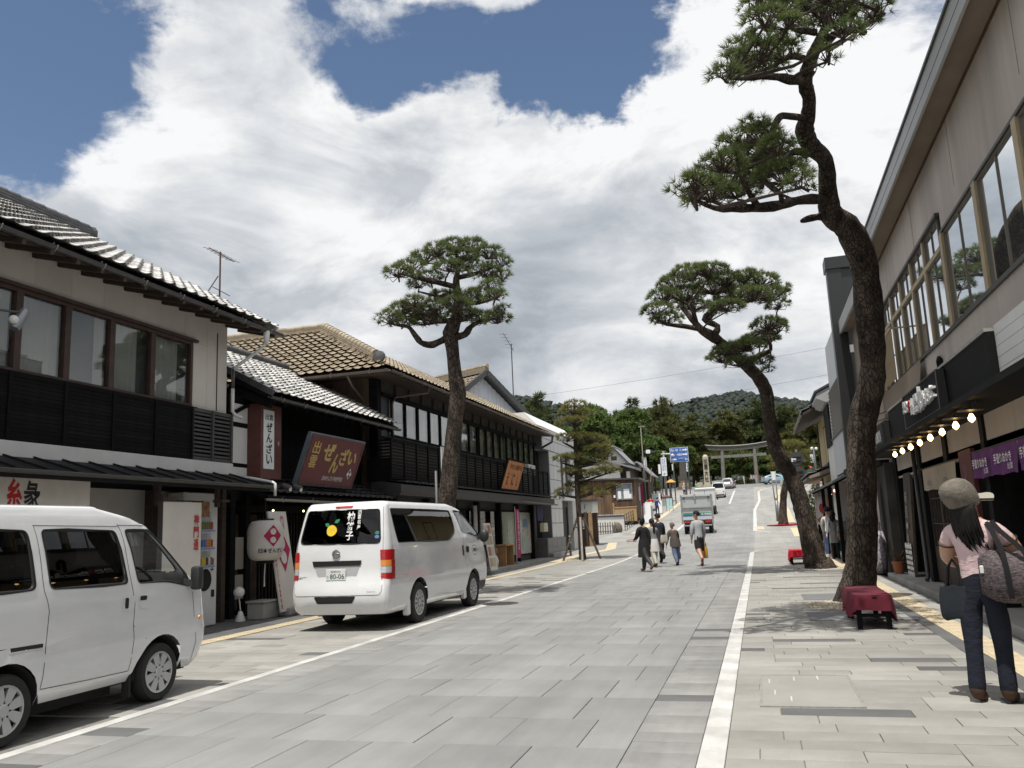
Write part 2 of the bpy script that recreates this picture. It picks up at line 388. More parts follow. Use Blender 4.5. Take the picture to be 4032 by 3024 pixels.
# border stones beside the tactile strip
for i in range(28):link('border_stone',slab_mesh(0.16,0.8,m_dark),walk_r,(1.95,4.3+0.4+i*0.8,0.010))
for i in range(24):link('border_stone',slab_mesh(0.25,0.75,m_dark),walk_l,(-8.125,8.2+i*0.75,0.010))
for i in range(36):link('strip_stone',slab_mesh(0.22,0.6,m_walk),walk_r,(2.44,4.5+i*0.6,0.008))
for i in range(36):link('drain_cover',slab_mesh(0.10,0.6,m_dark),walk_r,(2.60,4.5+i*0.6,0.003))
# white line stones
for i in range(38):link('line_stone',slab_mesh(0.165,0.6,m_line),road,(-0.4025,3.3+0.3+i*0.6,0.011))
for i in range(36):link('line_stone',slab_mesh(0.125,0.6,m_line),road,(-5.2275,4.2+0.3+i*0.6,0.011))
# tactile plates with four ridges
mb=MB();mb.box(-0.148,0.148,-0.148,0.148,-0.02,0.0)
for k in range(4):
 x=-0.105+k*0.07;a,c=0.017,0.011
 mb.add([(x-a,-.13,0),(x+a,-.13,0),(x+a,.13,0),(x-a,.13,0),(x-c,-.124,.006),(x+c,-.124,.006),(x+c,.124,.006),(x-c,.124,.006)],[(4,5,6,7),(0,1,5,4),(1,2,6,5),(2,3,7,6),(3,0,4,7)])
tact_me=mb.mesh('tactile_plate',m_tact)
for i in range(70):link('tactile_plate',tact_me,walk_r,(2.18,5.2+i*0.3,0.012))
for i in range(60):link('tactile_plate',tact_me,walk_l,(-7.84,8.2+i*0.3,0.012))
o=sheet([2.03,2.33],yf[:6],0.012).build('far_tactile_strip',m_tact,walk_r);o['kind']='stuff'
o=sheet([-7.99,-7.69],yf[:6],0.012).build('far_tactile_strip',m_tact,walk_l);o['kind']='stuff'
def dense(a,b,s=2.0):
 n=max(1,int((b-a)/s));return[a+(b-a)*i/n for i in range(n+1)]
def path_strip(name,pts,w,mat,dz,parent):
 """painted or laid strip following points (x, y) on the ground"""
 P=[]
 for(x0,y0),(x1,y1)in zip(pts,pts[1:]):
  n=max(1,int(math.hypot(x1-x0,y1-y0)/2))
  P+=[(x0+(x1-x0)*i/n,y0+(y1-y0)*i/n)for i in range(n)]
 P.append(pts[-1]);V=[];Fc=[]
 for i,(x,y)in enumerate(P):
  a=P[max(i-1,0)];b=P[min(i+1,len(P)-1)];dx,dy=b[0]-a[0],b[1]-a[1];l=math.hypot(dx,dy);nx,ny=dy/l,-dx/l
  V+=[(x-nx*w/2,y-ny*w/2,gz(y-ny*w/2)+dz),(x+nx*w/2,y+ny*w/2,gz(y+ny*w/2)+dz)]
 for i in range(len(P)-1):Fc.append((2*i,2*i+1,2*i+3,2*i+2))
 return MB().add(V,Fc).build(name,mat,parent)
path_strip('line',[(-0.40,26),(-0.40,36),(-0.15,37.3),(3.0,37.8)],0.16,m_line,0.012,road)
path_strip('line',[(-5.23,26),(-5.23,39)],0.13,m_line,0.012,road)
path_strip('line',[(-7.4,40.6),(-5.2,41.2)],0.16,m_line,0.012,road)
path_strip('line',[(-8.6,52.5),(-6.1,53.5),(-5.3,56),(-5.3,88),(-6.6,98),(-10,106)],0.2,m_line,0.014,road)
path_strip('line',[(3.3,51.2),(0.6,51.6),(-0.3,54),(-0.3,76.8),(0.19,89.3),(0.22,107.4),(0.8,113),(2.2,118.5),(6,121)],0.24,m_line,0.014,road)
path_strip('line',[(-2.69,86.5),(-2.73,114.1)],0.2,m_line,0.014,road)
path_strip('tactile_strip',[(-8.2,34),(-8.0,38),(-7.2,42),(-8.0,47.5)],0.5,m_tact,0.013,walk_l)
path_strip('tactile_strip',[(-8.0,56),(-8.0,96)],0.45,m_tact,0.013,walk_l)
path_strip('tactile_strip',[(1.9,47),(2.0,55.5)],0.4,m_tact,0.013,walk_r)
path_strip('tactile_strip',[(2.1,59.5),(2.3,76),(2.1,95),(2.6,108),(4.4,116.5)],0.45,m_tact,0.013,walk_r)
path_strip('tactile_strip',[(0.0,55.0),(0.0,58.0)],0.5,m_tact,0.013,walk_r)
for i in range(9):path_strip('crosswalk_bar',[(-4.6+i*1.05,123.6),(-4.0+i*1.05,123.6)],0.45,m_line,0.02,cross)
for i in range(5):path_strip('crosswalk_bar',[(-11.5+i*1.3,111.0+i*0.5),(-10.9+i*1.3,111.0+i*0.5)],0.45,m_line,0.02,road)
# hatch in the pavement, with its angle frame
hm=thing('access_hatch','flat square paved hatch with metal edging in the right pavement','hatch',(0.26,7.64,0.0))
B('cover',M('hatch_cover',(0.28,0.272,0.25),0.84,0.12,1.2,0.12,90,grain=0.1),hm,-0.10,0.62,6.98,8.29,-0.01,0.0165)
m_steel=M('galv_edge',(0.30,0.29,0.27),0.6,0.2,20,metal=0.2)
for b in((-0.12,-0.10),(0.62,0.64)):B('edge_bar',m_steel,hm,b[0],b[1],6.96,8.31,-0.01,0.019)
for b in((6.96,6.98),(8.29,8.31)):B('edge_bar',m_steel,hm,-0.10,0.62,b[0],b[1],-0.01,0.019)
for(x,y)in((-0.04,8.0),(0.17,8.12),(0.0,7.5),(0.37,8.18),(0.12,7.25)):B('inlay',m_line,hm,x-.006,x+.006,y-.09,y+.09,0.0,0.0185)
mh=thing('manhole_cover','round dark iron manhole cover beside the left white line','manhole',(-5.0,16.1,0.0))
MB().lathe([(0.36,0.0),(0.36,0.016),(0.33,0.018),(0.33,0.014),(0.02,0.015)],28,(-5.0,16.1,0)).build('cover',m_iron,mh)
for k in range(-3,4):B('rib',m_iron,mh,-5.0-0.26,-5.0+0.26,16.1+k*0.08-0.015,16.1+k*0.08+0.015,0.013,0.019)
# ================================================================== left-hand buildings
m_black=M('black_timber',(0.008,0.008,0.0085),0.8,spec=0.12,var=0.4,vs=3,bump=0.25,bs=30,stretch=(1,1,6))
m_blackslat=M('black_slat',(0.007,0.007,0.0075),0.8,0.35,6,isl=0.35,bump=0.15,bs=40,spec=0.12)
m_dkbrown=M('dark_brown_timber',(0.045,0.030,0.022),0.7,0.35,4,0.25,30,stretch=(1,1,5))
m_brownwin=M('brown_frame',(0.045,0.024,0.018),0.6,0.3,5,0.1,40)
m_plaster=M('white_plaster',(0.66,0.65,0.62),0.85,0.07,1.2,0.08,40)
m_panel=M('white_panel',(0.56,0.525,0.48),0.75,0.08,0.8,0.05,50,isl=0.05)
m_tile_g=M('silver_tile',(0.42,0.41,0.395),0.42,0.3,9,0.1,60,isl=0.36,spec=0.6)
m_tile_b=M('tan_tile',(0.265,0.218,0.155),0.6,0.22,6,0.12,60,isl=0.22)
m_tile_k=M('dark_tile',(0.055,0.056,0.06),0.5,0.3,6,0.1,60,isl=0.35)
m_ridge_k=M('ridge_dark',(0.07,0.07,0.073),0.55,0.35,9,0.2,40,isl=0.3)
m_gutter=M('dark_gutter',(0.055,0.053,0.053),0.45,0.2,6)
m_wpipe=M('white_pipe',(0.62,0.62,0.61),0.4,0.06,5)
m_ceil=M('soffit_board',(0.075,0.062,0.05),0.8,0.3,4)
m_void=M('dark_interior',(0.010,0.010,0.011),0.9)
m_metalroof=M('black_metal_roof',(0.012,0.0125,0.014),0.6,0.2,3,spec=0.25)
def glass(name,tint=(0.03,0.035,0.04),rough=0.04,var=0.0):
 m=M(name,tint,rough,var,2.0,spec=0.9);return m
m_glass=glass('window_glass');m_curtain=M('net_curtain',(0.27,0.262,0.24),0.9)
m_clear=M('clear_glass',(1,1,1),0.0)
def _clear(m,tint=(0.93,0.95,0.95),refl=0.12,rough=0.0):
 nt=m.node_tree;nt.nodes.clear();L=nt.links
 o=nt.nodes.new('ShaderNodeOutputMaterial');t=nt.nodes.new('ShaderNodeBsdfTransparent');t.inputs[0].default_value=(*tint,1)
 g=nt.nodes.new('ShaderNodeBsdfGlossy');g.inputs['Roughness'].default_value=rough;lw=nt.nodes.new('ShaderNodeLayerWeight');lw.inputs[0].default_value=0.5;fr=nt.nodes.new('ShaderNodeMath');fr.operation='POWER';fr.inputs[1].default_value=4.0;L.new(lw.outputs['Facing'],fr.inputs[0])
 mp=nt.nodes.new('ShaderNodeMath');mp.operation='ADD';mp.inputs[1].default_value=refl*0.5;L.new(fr.outputs[0],mp.inputs[0])
 mx=nt.nodes.new('ShaderNodeMixShader');L.new(mp.outputs[0],mx.inputs[0]);L.new(t.outputs[0],mx.inputs[1]);L.new(g.outputs[0],mx.inputs[2]);L.new(mx.outputs[0],o.inputs[0])
_clear(m_clear)
def cloudy_glass(name,tint,refl):
 m=M(name,(1,1,1),0);_clear(m,tint,refl);return m
m_tintglass=cloudy_glass('tinted_glass',(0.10,0.11,0.11),0.10)

tile_mesh={}
def get_tile(tw,te,mat):
 k=(tw,te,mat.name)
 if k in tile_mesh:return tile_mesh[k]
 pf=((0,.018),(.12,.004),(.3,-.004),(.52,.0),(.70,.018),(.84,.040),(.94,.042),(1.0,.026));s=tw/0.28;V=[];Fc=[];n=len(pf)
 L=te*1.12
 for u,h in pf:V.append((u*tw*1.04,0.0,h*s+0.070*s))
 for u,h in pf:V.append((u*tw*1.04,L,h*s+0.004))
 for u,h in pf:V.append((u*tw*1.04,0.004,h*s+0.058*s))
 for i in range(n-1):Fc.append((i,i+1,n+i+1,n+i));Fc.append((2*n+i,2*n+i+1,i+1,i))
 Fc.append((n-1,3*n-1,2*n-1));Fc.append((0,n,2*n))
 me=MB().add(V,Fc).mesh('roof_tile',mat,smooth=50,recalc=False);tile_mesh[k]=me;return me
def tile_roof(parent,org,u,v,nu,nv,tw,te,mat,keep=None,cap=300,jit=0.004,order=None):
 """tiles laid from org along u (eave) and v (up the slope)"""
 u=Vector(u).normalized();v=Vector(v).normalized();nrm=u.cross(v).normalized();org=Vector(org)
 flip=nrm.z<0
 if flip:org=org+u*(nu*tw);u=-u;nrm=u.cross(v).normalized()
 me=get_tile(tw,te,mat);mt=Matrix((u,v,nrm)).transposed();eul=mt.to_euler();w=wloc(parent);items=[]
 for j in range(nv):
  for i in range(nu):
   if keep and not keep((nu-i-.5)*tw if flip else(i+.5)*tw,(j+.3)*te):continue
   p=org+u*(i*tw)+v*(j*te)+nrm*random.uniform(-jit,jit);items.append(p)
 if order:items.sort(key=order)
 for p in items[:cap]:link('roof_tile',me,parent,p-w,eul)
 rest=items[cap:]
 if rest:
  V0=np.array([x.co[:]for x in me.vertices])@np.array(mt).T;F0=[tuple(p.vertices)for p in me.polygons];mb=MB()
  for p in rest:mb.add(V0+np.array(p),F0)
  o=mb.build('roof_tiles',mat,parent,smooth=50,recalc=False);o['kind']='stuff'
def ridge(parent,a,b,mat,w=0.16,h=0.20,step=0.27,cap_r=0.085,name='ridge'):
 """stacked flat ridge courses under a row of round caps"""
 a=Vector(a);b=Vector(b);d=(b-a).normalized();rd=link(name,None,parent)if False else None
 mb=MB()
 for k in range(4):
  ww=w*(1.25-0.12*k);mb.bar(a+Vector((0,0,h*(k+.5)/4)),b+Vector((0,0,h*(k+.5)/4)),ww*2,h/4*0.72)
 mb.bar(a+Vector((0,0,h/2)),b+Vector((0,0,h/2)),w*1.5,h*0.98)
 r=mb.build(name,mat,parent)
 n=int((b-a).length/step);cm=MB().tube([(0,0,0),(0,step*1.06,0.012)],[cap_r,cap_r*1.08],10).mesh('ridge_cap',mat,smooth=40)
 e=d.to_track_quat('Y','Z').to_euler();w0=wloc(r)
 for i in range(n):link('ridge_cap',cm,r,a+d*(i*step)+Vector((0,0,h+0.02))-w0,e)
 return r
def gutter(parent,a,b,r=0.055,mat=None,nb=0,name='gutter'):
 mat=mat or m_gutter;a=Vector(a);b=Vector(b);mb=MB();n=7;d=(b-a).normalized();s=d.cross(Vector((0,0,1))).normalized();V=[]
 for p in(a,b):
  for k in range(n):
   t=math.pi*k/(n-1);V.append(p+s*(r*math.cos(t))-Vector((0,0,r*math.sin(t))))
 for p in(a,b):
  for k in range(n):
   t=math.pi*k/(n-1);V.append(p+s*(r*.86*math.cos(t))-Vector((0,0,r*.86*math.sin(t)-.004)))
 Fc=[(k,k+1,n+k+1,n+k)for k in range(n-1)]+[(2*n+k+1,2*n+k,3*n+k,3*n+k+1)for k in range(n-1)]+[(0,n,3*n,2*n),(n-1,3*n-1,4*n-1,2*n-1)]
 g=mb.add(V,Fc).build(name,mat,parent,recalc=False)
 if nb:
  L=(b-a).length;bm_=MB().tube([(0,0,0.05),(r+.012,0,0.0),(r*.7,0,-r*.75),(0,0,-r-.012),(-r*.7,0,-r*.75),(-r-.012,0,0.01)],0.007,5).mesh('bracket',m_steel)
  e=Matrix.Rotation(math.atan2(d.y,d.x)+math.pi/2,4,'Z').to_euler()
  for i in range(nb):link('bracket',bm_,g,a+d*(L*(i+.5)/nb)-wloc(g),e)
 return g
def slat_panel(parent,x,y0,y1,z0,z1,n,mat,post_every,t=0.02,sh=0.6,label=None,ends=True):
 """balcony of horizontal slats with posts: each slat and post a piece"""
 b=link('balcony',MB().box(x-.03,x+.0,y0,y1,z0,z0+0.06).box(x-.03,x,y0,y1,z1-.06,z1).mesh('rail',mat,off=tuple(wloc(parent))),parent)
 w=wloc(b);nb=max(1,round((y1-y0)/post_every));step=(y1-y0)/nb;p=(z1-z0-.12)/n
 sm=MB().box(-t/2,t/2,-step/2+.02,step/2-.02,-p*sh/2,p*sh/2).mesh('slat',mat)
 for j in range(nb):
  for i in range(n):link('slat',sm,b,Vector((x-.02,y0+step*(j+.5),z0+.06+p*(i+.5)))-w,(0,R(random.uniform(-3,3)),0))
 pm=MB().box(-.025,.025,-.025,.025,0,z1-z0-.002).mesh('post',mat)
 for j in range(nb+1):link('post',pm,b,Vector((x-.008,y0+step*j,z0+.001))-w)
 return b
def window(parent,x,y0,y1,z0,z1,fr,gl,fw=0.05,depth=0.06,curtain=None,name='window',mull=0,back=True):
 """window in a wall facing the street: frame, pane, curtain.  x is the wall face; s>0 when the wall faces +x"""
 s=1 if x<0 else-1
 mb=MB();e=fw
 for b in((y0,y1,z0,z0+e),(y0,y1,z1-e,z1),(y0,y0+e,z0+e,z1-e),(y1-e,y1,z0+e,z1-e)):
  mb.box(x-depth*s,x+.015*s,*b)
 for k in range(mull):
  yy=y0+(y1-y0)*(k+1)/(mull+1);mb.box(x-depth*s*.8,x+.006*s,yy-e*.35,yy+e*.35,z0+e,z1-e)
 wdw=mb.build(name,fr,parent)
 MB().box(x-depth*s*.62,x-depth*s*.5,y0+e,y1-e,z0+e,z1-e).build('pane',gl,wdw)
 if curtain:
  c=MB();n=22;V=[];Fc=[]
  f0,f1=curtain
  for k in range(n+1):
   yy=y0+e+(y1-y0-2*e)*(f0+(f1-f0)*k/n);xx=x-s*(depth+.05+.012*math.sin(k*1.9+y0))
   V+=[(xx,yy,z0+e),(xx,yy,z1-e)]
  for k in range(n):Fc.append((2*k,2*k+1,2*k+3,2*k+2))
  c.add(V,Fc).build('curtain',m_curtain,wdw,smooth=True)
 return wdw

 # ---------------------------------------------------------------- shop with white upper wall (nearest, left)
XW=-9.5
b1=thing('timber_shop','white walled shop with black slatted balcony and silvery tiled roof, nearest on the left','shop',(-9.5,9.0,0))
MB().box(-14.5,XW-.16,3.0,13.6,0,5.2).prism([(-17.6,5.2),(-9.66,5.2),(-9.66,5.42),(-13.4,7.6),(-17.6,5.42)],3.0,13.58,'y').build('inner_wall',m_panel,b1)
seams=[3.0,5.2,6.5,7.8,8.45,9.10,9.76,10.41,11.06,11.7,12.34,12.99,13.29,13.6]
for a,b in zip(seams,seams[1:]):
 zb=5.0 if a<12.5 else 3.79
 if a<12.5<b or abs(a-12.34)<.01:
  B('wall_panel',m_panel,b1,XW-.15,XW,a+.002,b-.002,5.0,5.62);B('wall_panel',m_panel,b1,XW-.15,XW,12.60,b-.002,3.80,4.997)
 else:B('wall_panel',m_panel,b1,XW-.15,XW,a+.002,b-.002,zb,5.62)
B('wall_pipe',m_gutter,b1,XW,XW+.015,13.28,13.295,3.82,5.3)
MB().box(XW-.17,XW-.15,3.0,12.60,3.7,5.0).build('room_back',M('room_dark',(0.05,0.05,0.05),0.9),b1)
wy=[3.2,5.0,6.9,7.98,8.85,9.71,10.60,11.53,12.55]
for i,(a,b)in enumerate(zip(wy,wy[1:])):
 window(b1,XW+.01,a,b,3.80,4.985,m_brownwin,m_clear,fw=0.055,depth=0.07,curtain=((0,1)if b<9.8 else((.74,1)if b<10.7 else(0,.78))))
mb=MB().box(XW,XW+.07,3.0,12.66,4.985,5.035).build('window_hood',m_brownwin,b1)
B('sill',m_black,b1,XW,XW+.10,3.0,12.62,3.74,3.80)
bal=slat_panel(b1,XW+.14,3.0,12.43,2.86,3.78,14,m_blackslat,0.94,sh=.92);bal2=slat_panel(b1,XW+.14,12.44,13.58,2.86,3.78,11,M('grey_slat',(0.05,0.05,0.05),0.6,0.2,5),0.57,sh=.5)
B('lower_wall',m_black,b1,XW-.16,XW+.06,3.0,13.58,2.84,3.76)
B('white_band',M('band_white',(0.55,0.55,0.54),0.7,0.08,2),b1,XW-.16,XW+.16,3.0,13.62,2.64,2.855,ch=.008)
# lower lean-to roof of black metal with battens
aw=MB().prism([(-9.38,2.66),(-8.62,2.42),(-8.62,2.30),(-9.38,2.56)],3.0,13.75,'y').build('lean_to_roof',m_metalroof,b1)
for k in range(22):
 y=3.2+k*.49;MB().add([(-9.36,y,2.655),(-8.60,y,2.415),(-8.60,y+.03,2.415),(-9.36,y+.03,2.655),(-9.36,y,2.68),(-8.60,y,2.44),(-8.60,y+.03,2.44),(-9.36,y+.03,2.68)],[(4,5,6,7),(0,1,5,4),(1,2,6,5),(2,3,7,6)]).build('batten',m_metalroof,aw)
gutter(b1,(-8.56,3.0,2.40),(-8.56,13.8,2.40),0.05,m_gutter)
MB().tube([(-9.3,13.66,2.62),(-8.95,13.68,2.56),(-8.55,13.70,2.47),(-8.5,13.70,2.44),(-8.5,13.70,2.22)],0.028,8).build('drain_pipe',m_wpipe,b1,smooth=True)
# rafters, soffit, gutter, roof
MB().prism([(-9.5,5.62),(-8.78,5.43),(-8.78,5.38),(-9.5,5.55)],3.0,14.15,'y').build('soffit',m_ceil,b1)
rf=MB().box(-.42,.42,-.03,.03,-.05,.03).mesh('rafter',m_dkbrown)
pieces('rafter',rf,b1,[(-9.12,3.2+i*.45,5.44)for i in range(25)],[(0,R(14),0)]*25)
tile_roof(b1,(-8.80,14.2,5.50),(0,-1,0),(-4.6,0,2.52),40,20,0.28,0.264,m_tile_g,order=lambda p:(p.y<6.5)*50+abs(p.x+8.7)+abs(p.y-11)*.3)
MB().prism([(-8.82,5.47),(-13.4,7.98),(-13.4,7.85),(-8.82,5.38)],3.0,14.1,'y').build('roof_deck',m_black,b1)
for k in range(18):
 a=k/18.0;p=(-8.80-4.6*a,14.22,5.51+2.52*a);MB().bar(p,(p[0]-.27,p[1],p[2]+.15),0.06,0.10).build('verge_tile',m_tile_g,b1)
ridge(b1,(-13.4,3.0,7.94),(-13.4,14.1,7.94),m_ridge_k,h=.26,step=.3)
MB().lathe([(0.02,0),(.17,.02),(.19,.10),(.12,.16)],10,(-13.4,14.12,8.12),'y').build('ridge_end',m_ridge_k,b1)
gutter(b1,(-8.72,3.0,5.42),(-8.72,14.25,5.40),0.06,m_gutter,nb=13)
MB().tube([(-8.72,13.72,5.36),(-8.72,13.72,5.16),(-8.78,13.72,5.06),(-9.38,13.72,4.72),(-9.42,13.72,4.66)],0.032,8).lathe([(.035,5.10),(.06,5.24),(.06,5.36)],8,(-8.72,13.72,0)).build('drain_pipe',m_wpipe,b1,smooth=True)
MB().tube([(-9.43,13.70,4.68),(-9.43,13.70,4.3)],0.034,8).build('drain_pipe',m_gutter,b1,smooth=True)
MB().tube([(-9.43,13.70,4.3),(-9.43,13.70,3.86),(-9.41,13.76,3.80),(-9.36,13.9,3.76)],0.034,8).build('drain_pipe',m_wpipe,b1,smooth=True)
# ground floor behind the vans
B('shop_wall',M('shaded_plaster',(.42,.41,.39),.85,.1,2),b1,-9.66,-9.56,3.0,13.5,0.0,2.62)  # plaster colour darkened to stand in for the shade under the eave
for y in(5.0,7.4,9.9,11.6,13.45):B('post',m_dkbrown,b1,-9.56,-9.40,y-.06,y+.06,0,2.6)
for y in(11.05,12.55):
 B('bracket_post',m_dkbrown,b1,-8.95,-8.88,y-.035,y+.035,2.02,2.5);B('bracket_bar',m_dkbrown,b1,-8.99,-8.80,y-.02,y+.2,2.10,2.14)
B('beam',m_black,b1,-9.5,-9.42,3.0,13.5,2.30,2.44)
B('lattice',m_black,b1,-9.56,-9.5,12.2,13.45,2.16,2.20)
sg=thing('hanging_signboard','white cloth signboard with a red and black character under the eave behind the near van','sign',(-9.0,8.9,1.5))
B('cloth',M('sign_cloth',(0.60,0.57,0.53),0.9,0.08,3,0.05,30),sg,-9.02,-9.0,6.4,9.75,1.5,2.36)
lettering('character',M('sign_ink',(0.02,0.02,0.02),0.8),sg,'彖',(-9.0,8.63,1.93),(0,1,0),(0,0,1),.26,.38,bold=.02)
lettering('character',M('sign_red',(0.45,0.02,0.02),0.8),sg,'糸',(-9.0,8.36,1.93),(0,1,0),(0,0,1),.25,.40,bold=.03)
bn=thing('shop_banner','plain cream cloth banner with red characters hanging beside the vending machine','banner',(-8.85,11.6,0.9))
MB().add([(-8.85+.01*math.sin(i*1.3),11.1+.95*i/8,z)for i in range(9)for z in(.7,2.08)],[(2*i,2*i+1,2*i+3,2*i+2)for i in range(8)]).build('cloth',M('banner_cream',(0.62,0.60,0.56),0.9,0.05,3),bn,smooth=True)
lettering('characters',MATS['sign_red'],bn,'神門通',(-8.835,11.83,1.3),(0,1,0),(0,0,1),.13,.6,vert=True,bold=.02)
MB().tube([(-8.86,11.05,2.10),(-8.86,12.1,2.10)],.012,6).build('rod',m_dkbrown,bn)
lp=thing('arm_lamp','grey spotlight on a long black arm in front of the upper windows','lamp',(-8.95,8.05,4.30))
MB().tube([(-9.48,7.2,4.28),(-8.95,7.9,4.40),(-8.93,8.38,4.46)],.016,6).build('arm',m_gutter,lp)
MB().tube([(-8.93,8.42,4.50),(-8.93,8.30,4.28),(-8.93,8.27,4.22)],[.05,.075,.06],12).build('lamp_head',M('lamp_grey',(0.24,0.25,0.27),0.35,metal=.5),lp,smooth=40)
MB().sphere((-8.90,8.23,4.33),.06,10,6).build('shade',m_wpipe,lp,smooth=True)
an=thing('roof_antenna','old television aerial on a rusty mast above the silvery tiled roof','antenna',(-10.4,14.6,5.0))
MB().tube([(-10.4,14.6,4.6),(-10.4,14.6,7.45)],.02,6).build('mast',M('rust',(0.10,0.05,0.035),0.8,0.3,9),an)
mb=MB().tube([(-10.0,14.5,7.15),(-10.75,14.7,7.62)],.012,5)
for k in range(7):
 t=k/6;c=Vector((-10.05-.65*t,14.52+.16*t,7.18+.40*t));mb.tube([c+Vector((-.02,-.22,-.03)),c+Vector((.02,.22,.03))],.006,4)
mb.tube([(-10.4,14.35,6.62),(-10.4,14.95,6.58)],.01,4).tube([(-10.6,14.5,6.6),(-10.3,14.4,6.85)],.012,4)
mb.build('aerial',m_gutter,an)
# vending machine
vm=thing('vending_machine','white drinks vending machine with rows of bottles under the eave','vending machine',(-9.2,12.6,0))
m_vend=M('vending_white',(0.60,0.61,0.61),0.45,0.05,2)
MB().box(-9.54,-9.2,12.05,12.98,.02,2.28,ch=.015).build('cabinet',m_vend,vm)
B('display_panel',M('vend_display',(0.42,0.45,0.47),0.3,0.2,6),vm,-9.2,-9.192,12.12,12.78,.98,1.95)
VC=[(0.10,0.16,0.45),(0.5,0.4,0.05),(0.05,0.05,0.05),(0.4,0.07,0.05),(0.08,0.25,0.08),(0.5,0.5,0.5),(0.22,0.12,0.06),(0.5,0.22,0.05)]
cm=[MB().lathe([(.001,0),(.026,.0),(.026,.11),(.018,.125),(.001,.13)],8).mesh('drink',M('drink%d'%i,c,.35))for i,c in enumerate(VC)]
bm2=[MB().lathe([(.001,0),(.03,.0),(.03,.12),(.012,.17),(.012,.20),(.001,.2)],8).mesh('drink',M('drink%d'%i,c,.35))for i,c in enumerate(VC)]
for r,z in enumerate((1.66,1.36,1.06)):
 sh=B('shelf',m_vend,vm,-9.192,-9.10,12.12,12.78,z-.035,z-.015)
 B('price_strip',M('price_strip',(0.20,0.24,0.45),.5),sh,-9.105,-9.097,12.13,12.77,z-.05,z-.02)
 for k in range(10):
  link('drink',(bm2 if k<4 else cm)[random.randrange(8)],vm,Vector((-9.14,12.16+k*.063,z-.012))-wloc(vm))
  MB().box(-9.10,-9.09,12.15+k*.063,12.175+k*.063,z-.078,z-.055).build('button',m_vend,sh)
B('poster',M('vend_poster',(0.30,0.10,0.05),.5,0.5,14,col2=(.5,.28,.14)),vm,-9.2,-9.185,12.25,12.72,1.86,2.12)
MB().lathe([(.001,0),(.19,0),(.19,.012),(.001,.012)],20,(-9.197,12.62,.80),'x').build('logo_disc',m_void,vm)
B('coin_panel',m_gutter,vm,-9.2,-9.19,12.80,12.87,.95,1.15);B('coin_return',m_void,vm,-9.2,-9.19,12.82,12.90,.50,.62)
# ---------------------------------------------------------------- dark sweet-soup shop with the red sign
b2=thing('dark_timber_shop','small black timber shop with silvery tiled roof and a large red sign','shop',(-10.0,17.0,0))
MB().box(-14.0,-10.0,13.72,20.2,0,4.45).build('wall',m_black,b2)
brd=MB().box(0,.018,-.145,.145,0,2.35).mesh('wall_board',m_black)
pieces('wall_board',brd,b2,[(-10.0,15.9+i*.3,2.30)for i in range(15)],[(0,0,R(random.uniform(-.6,.6)))for _ in range(15)])
# side bay with white plaster fields between dark rails (left of the pillar sign)
bay=MB().box(-9.98,-9.62,13.85,14.55,2.2,4.25).build('side_bay',m_black,b2)
for z0,z1 in((3.72,4.08),(2.92,3.62),(2.42,2.84)):B('plaster_field',M('field_plaster',(0.62,0.62,0.61),.8,.05,2),bay,-9.62,-9.605,13.93,14.46,z0,z1)  # plain off-white plaster in the fields
MB().bar((-9.60,13.9,3.85),(-9.60,14.5,4.12),.07,.07).build('brace',m_black,bay)
tile_roof(b2,(-8.86,20.25,4.22),(0,-1,0),(-3.1,0,1.68),22,14,0.275,0.25,m_tile_g,order=lambda p:-p.x)
MB().prism([(-8.88,4.19),(-12.0,5.88),(-12.0,5.75),(-8.88,4.09)],14.2,20.2,'y').build('roof_deck',m_black,b2)
ridge(b2,(-11.95,14.2,5.84),(-11.95,20.2,5.84),m_ridge_k,h=.16,w=.12)
for k in range(12):
 a=k/12;p=(-8.86-3.1*a,14.2,4.24+1.68*a);MB().bar(p,(p[0]-.27,p[1],p[2]+.146),0.06,0.12).build('verge_tile',m_tile_k,b2)
gutter(b2,(-8.88,14.1,4.17),(-8.88,20.3,4.15),.05,m_gutter,nb=7)
pieces('rafter',MB().box(-.5,.5,-.025,.025,-.04,.04).mesh('rafter',m_black),b2,[(-9.4,14.4+i*.42,4.30)for i in range(14)],[(0,R(26.5),0)]*14)
MB().bar((-9.0,14.35,4.05),(-9.95,14.35,4.45),.12,.16).build('end_beam',m_black,b2)
# lower tiled skirt roof
tile_roof(b2,(-8.95,20.0,2.28),(0,-1,0),(-1.05,0,.42),21,4,0.275,0.28,m_tile_k)
MB().prism([(-8.97,2.27),(-10.0,2.68),(-10.0,2.58),(-8.97,2.18)],14.2,20.0,'y').build('skirt_deck',m_black,b2)
gutter(b2,(-8.93,14.1,2.20),(-8.93,20.0,2.18),.045,m_steel,nb=5)
# lattice front under the skirt roof
B('lattice_head',m_black,b2,-9.7,-9.6,14.3,20.0,1.98,2.12)
lat=MB().box(-.02,.02,-.02,.02,0,1.95).mesh('lattice_bar',m_black)
pieces('lattice_bar',lat,b2,[(-9.62,14.9+i*.12,.04)for i in range(42)])
B('inner_brown_wall',M('shop_brown',(0.10,0.075,0.055),.8,.4,3),b2,-9.99,-9.95,14.3,20.0,.1,1.95)  # plain brown wall behind the lattice
for y in(13.95,14.45):B('post',m_black,b2,-9.72,-9.55,y-.08,y+.08,0,2.3)
for y0,y1,z0,z1 in((14.0,14.35,.9,1.5),(14.0,14.35,.35,.8)):B('paper_screen',M('paper',(.42,.40,.36),.9),b2,-9.60,-9.585,y0,y1,z0,z1)
m_emis=M('warm_bulb',(1,.75,.4),.4,emit=(1.0,.62,.22),es=9.0)
def bulb(parent,p,r=.022,name='bulb'):return MB().sphere(p,r,8,6).build(name,m_emis,parent,smooth=True)
for y in(14.6,15.75):bulb(b2,(-9.1,y,1.99),.02)
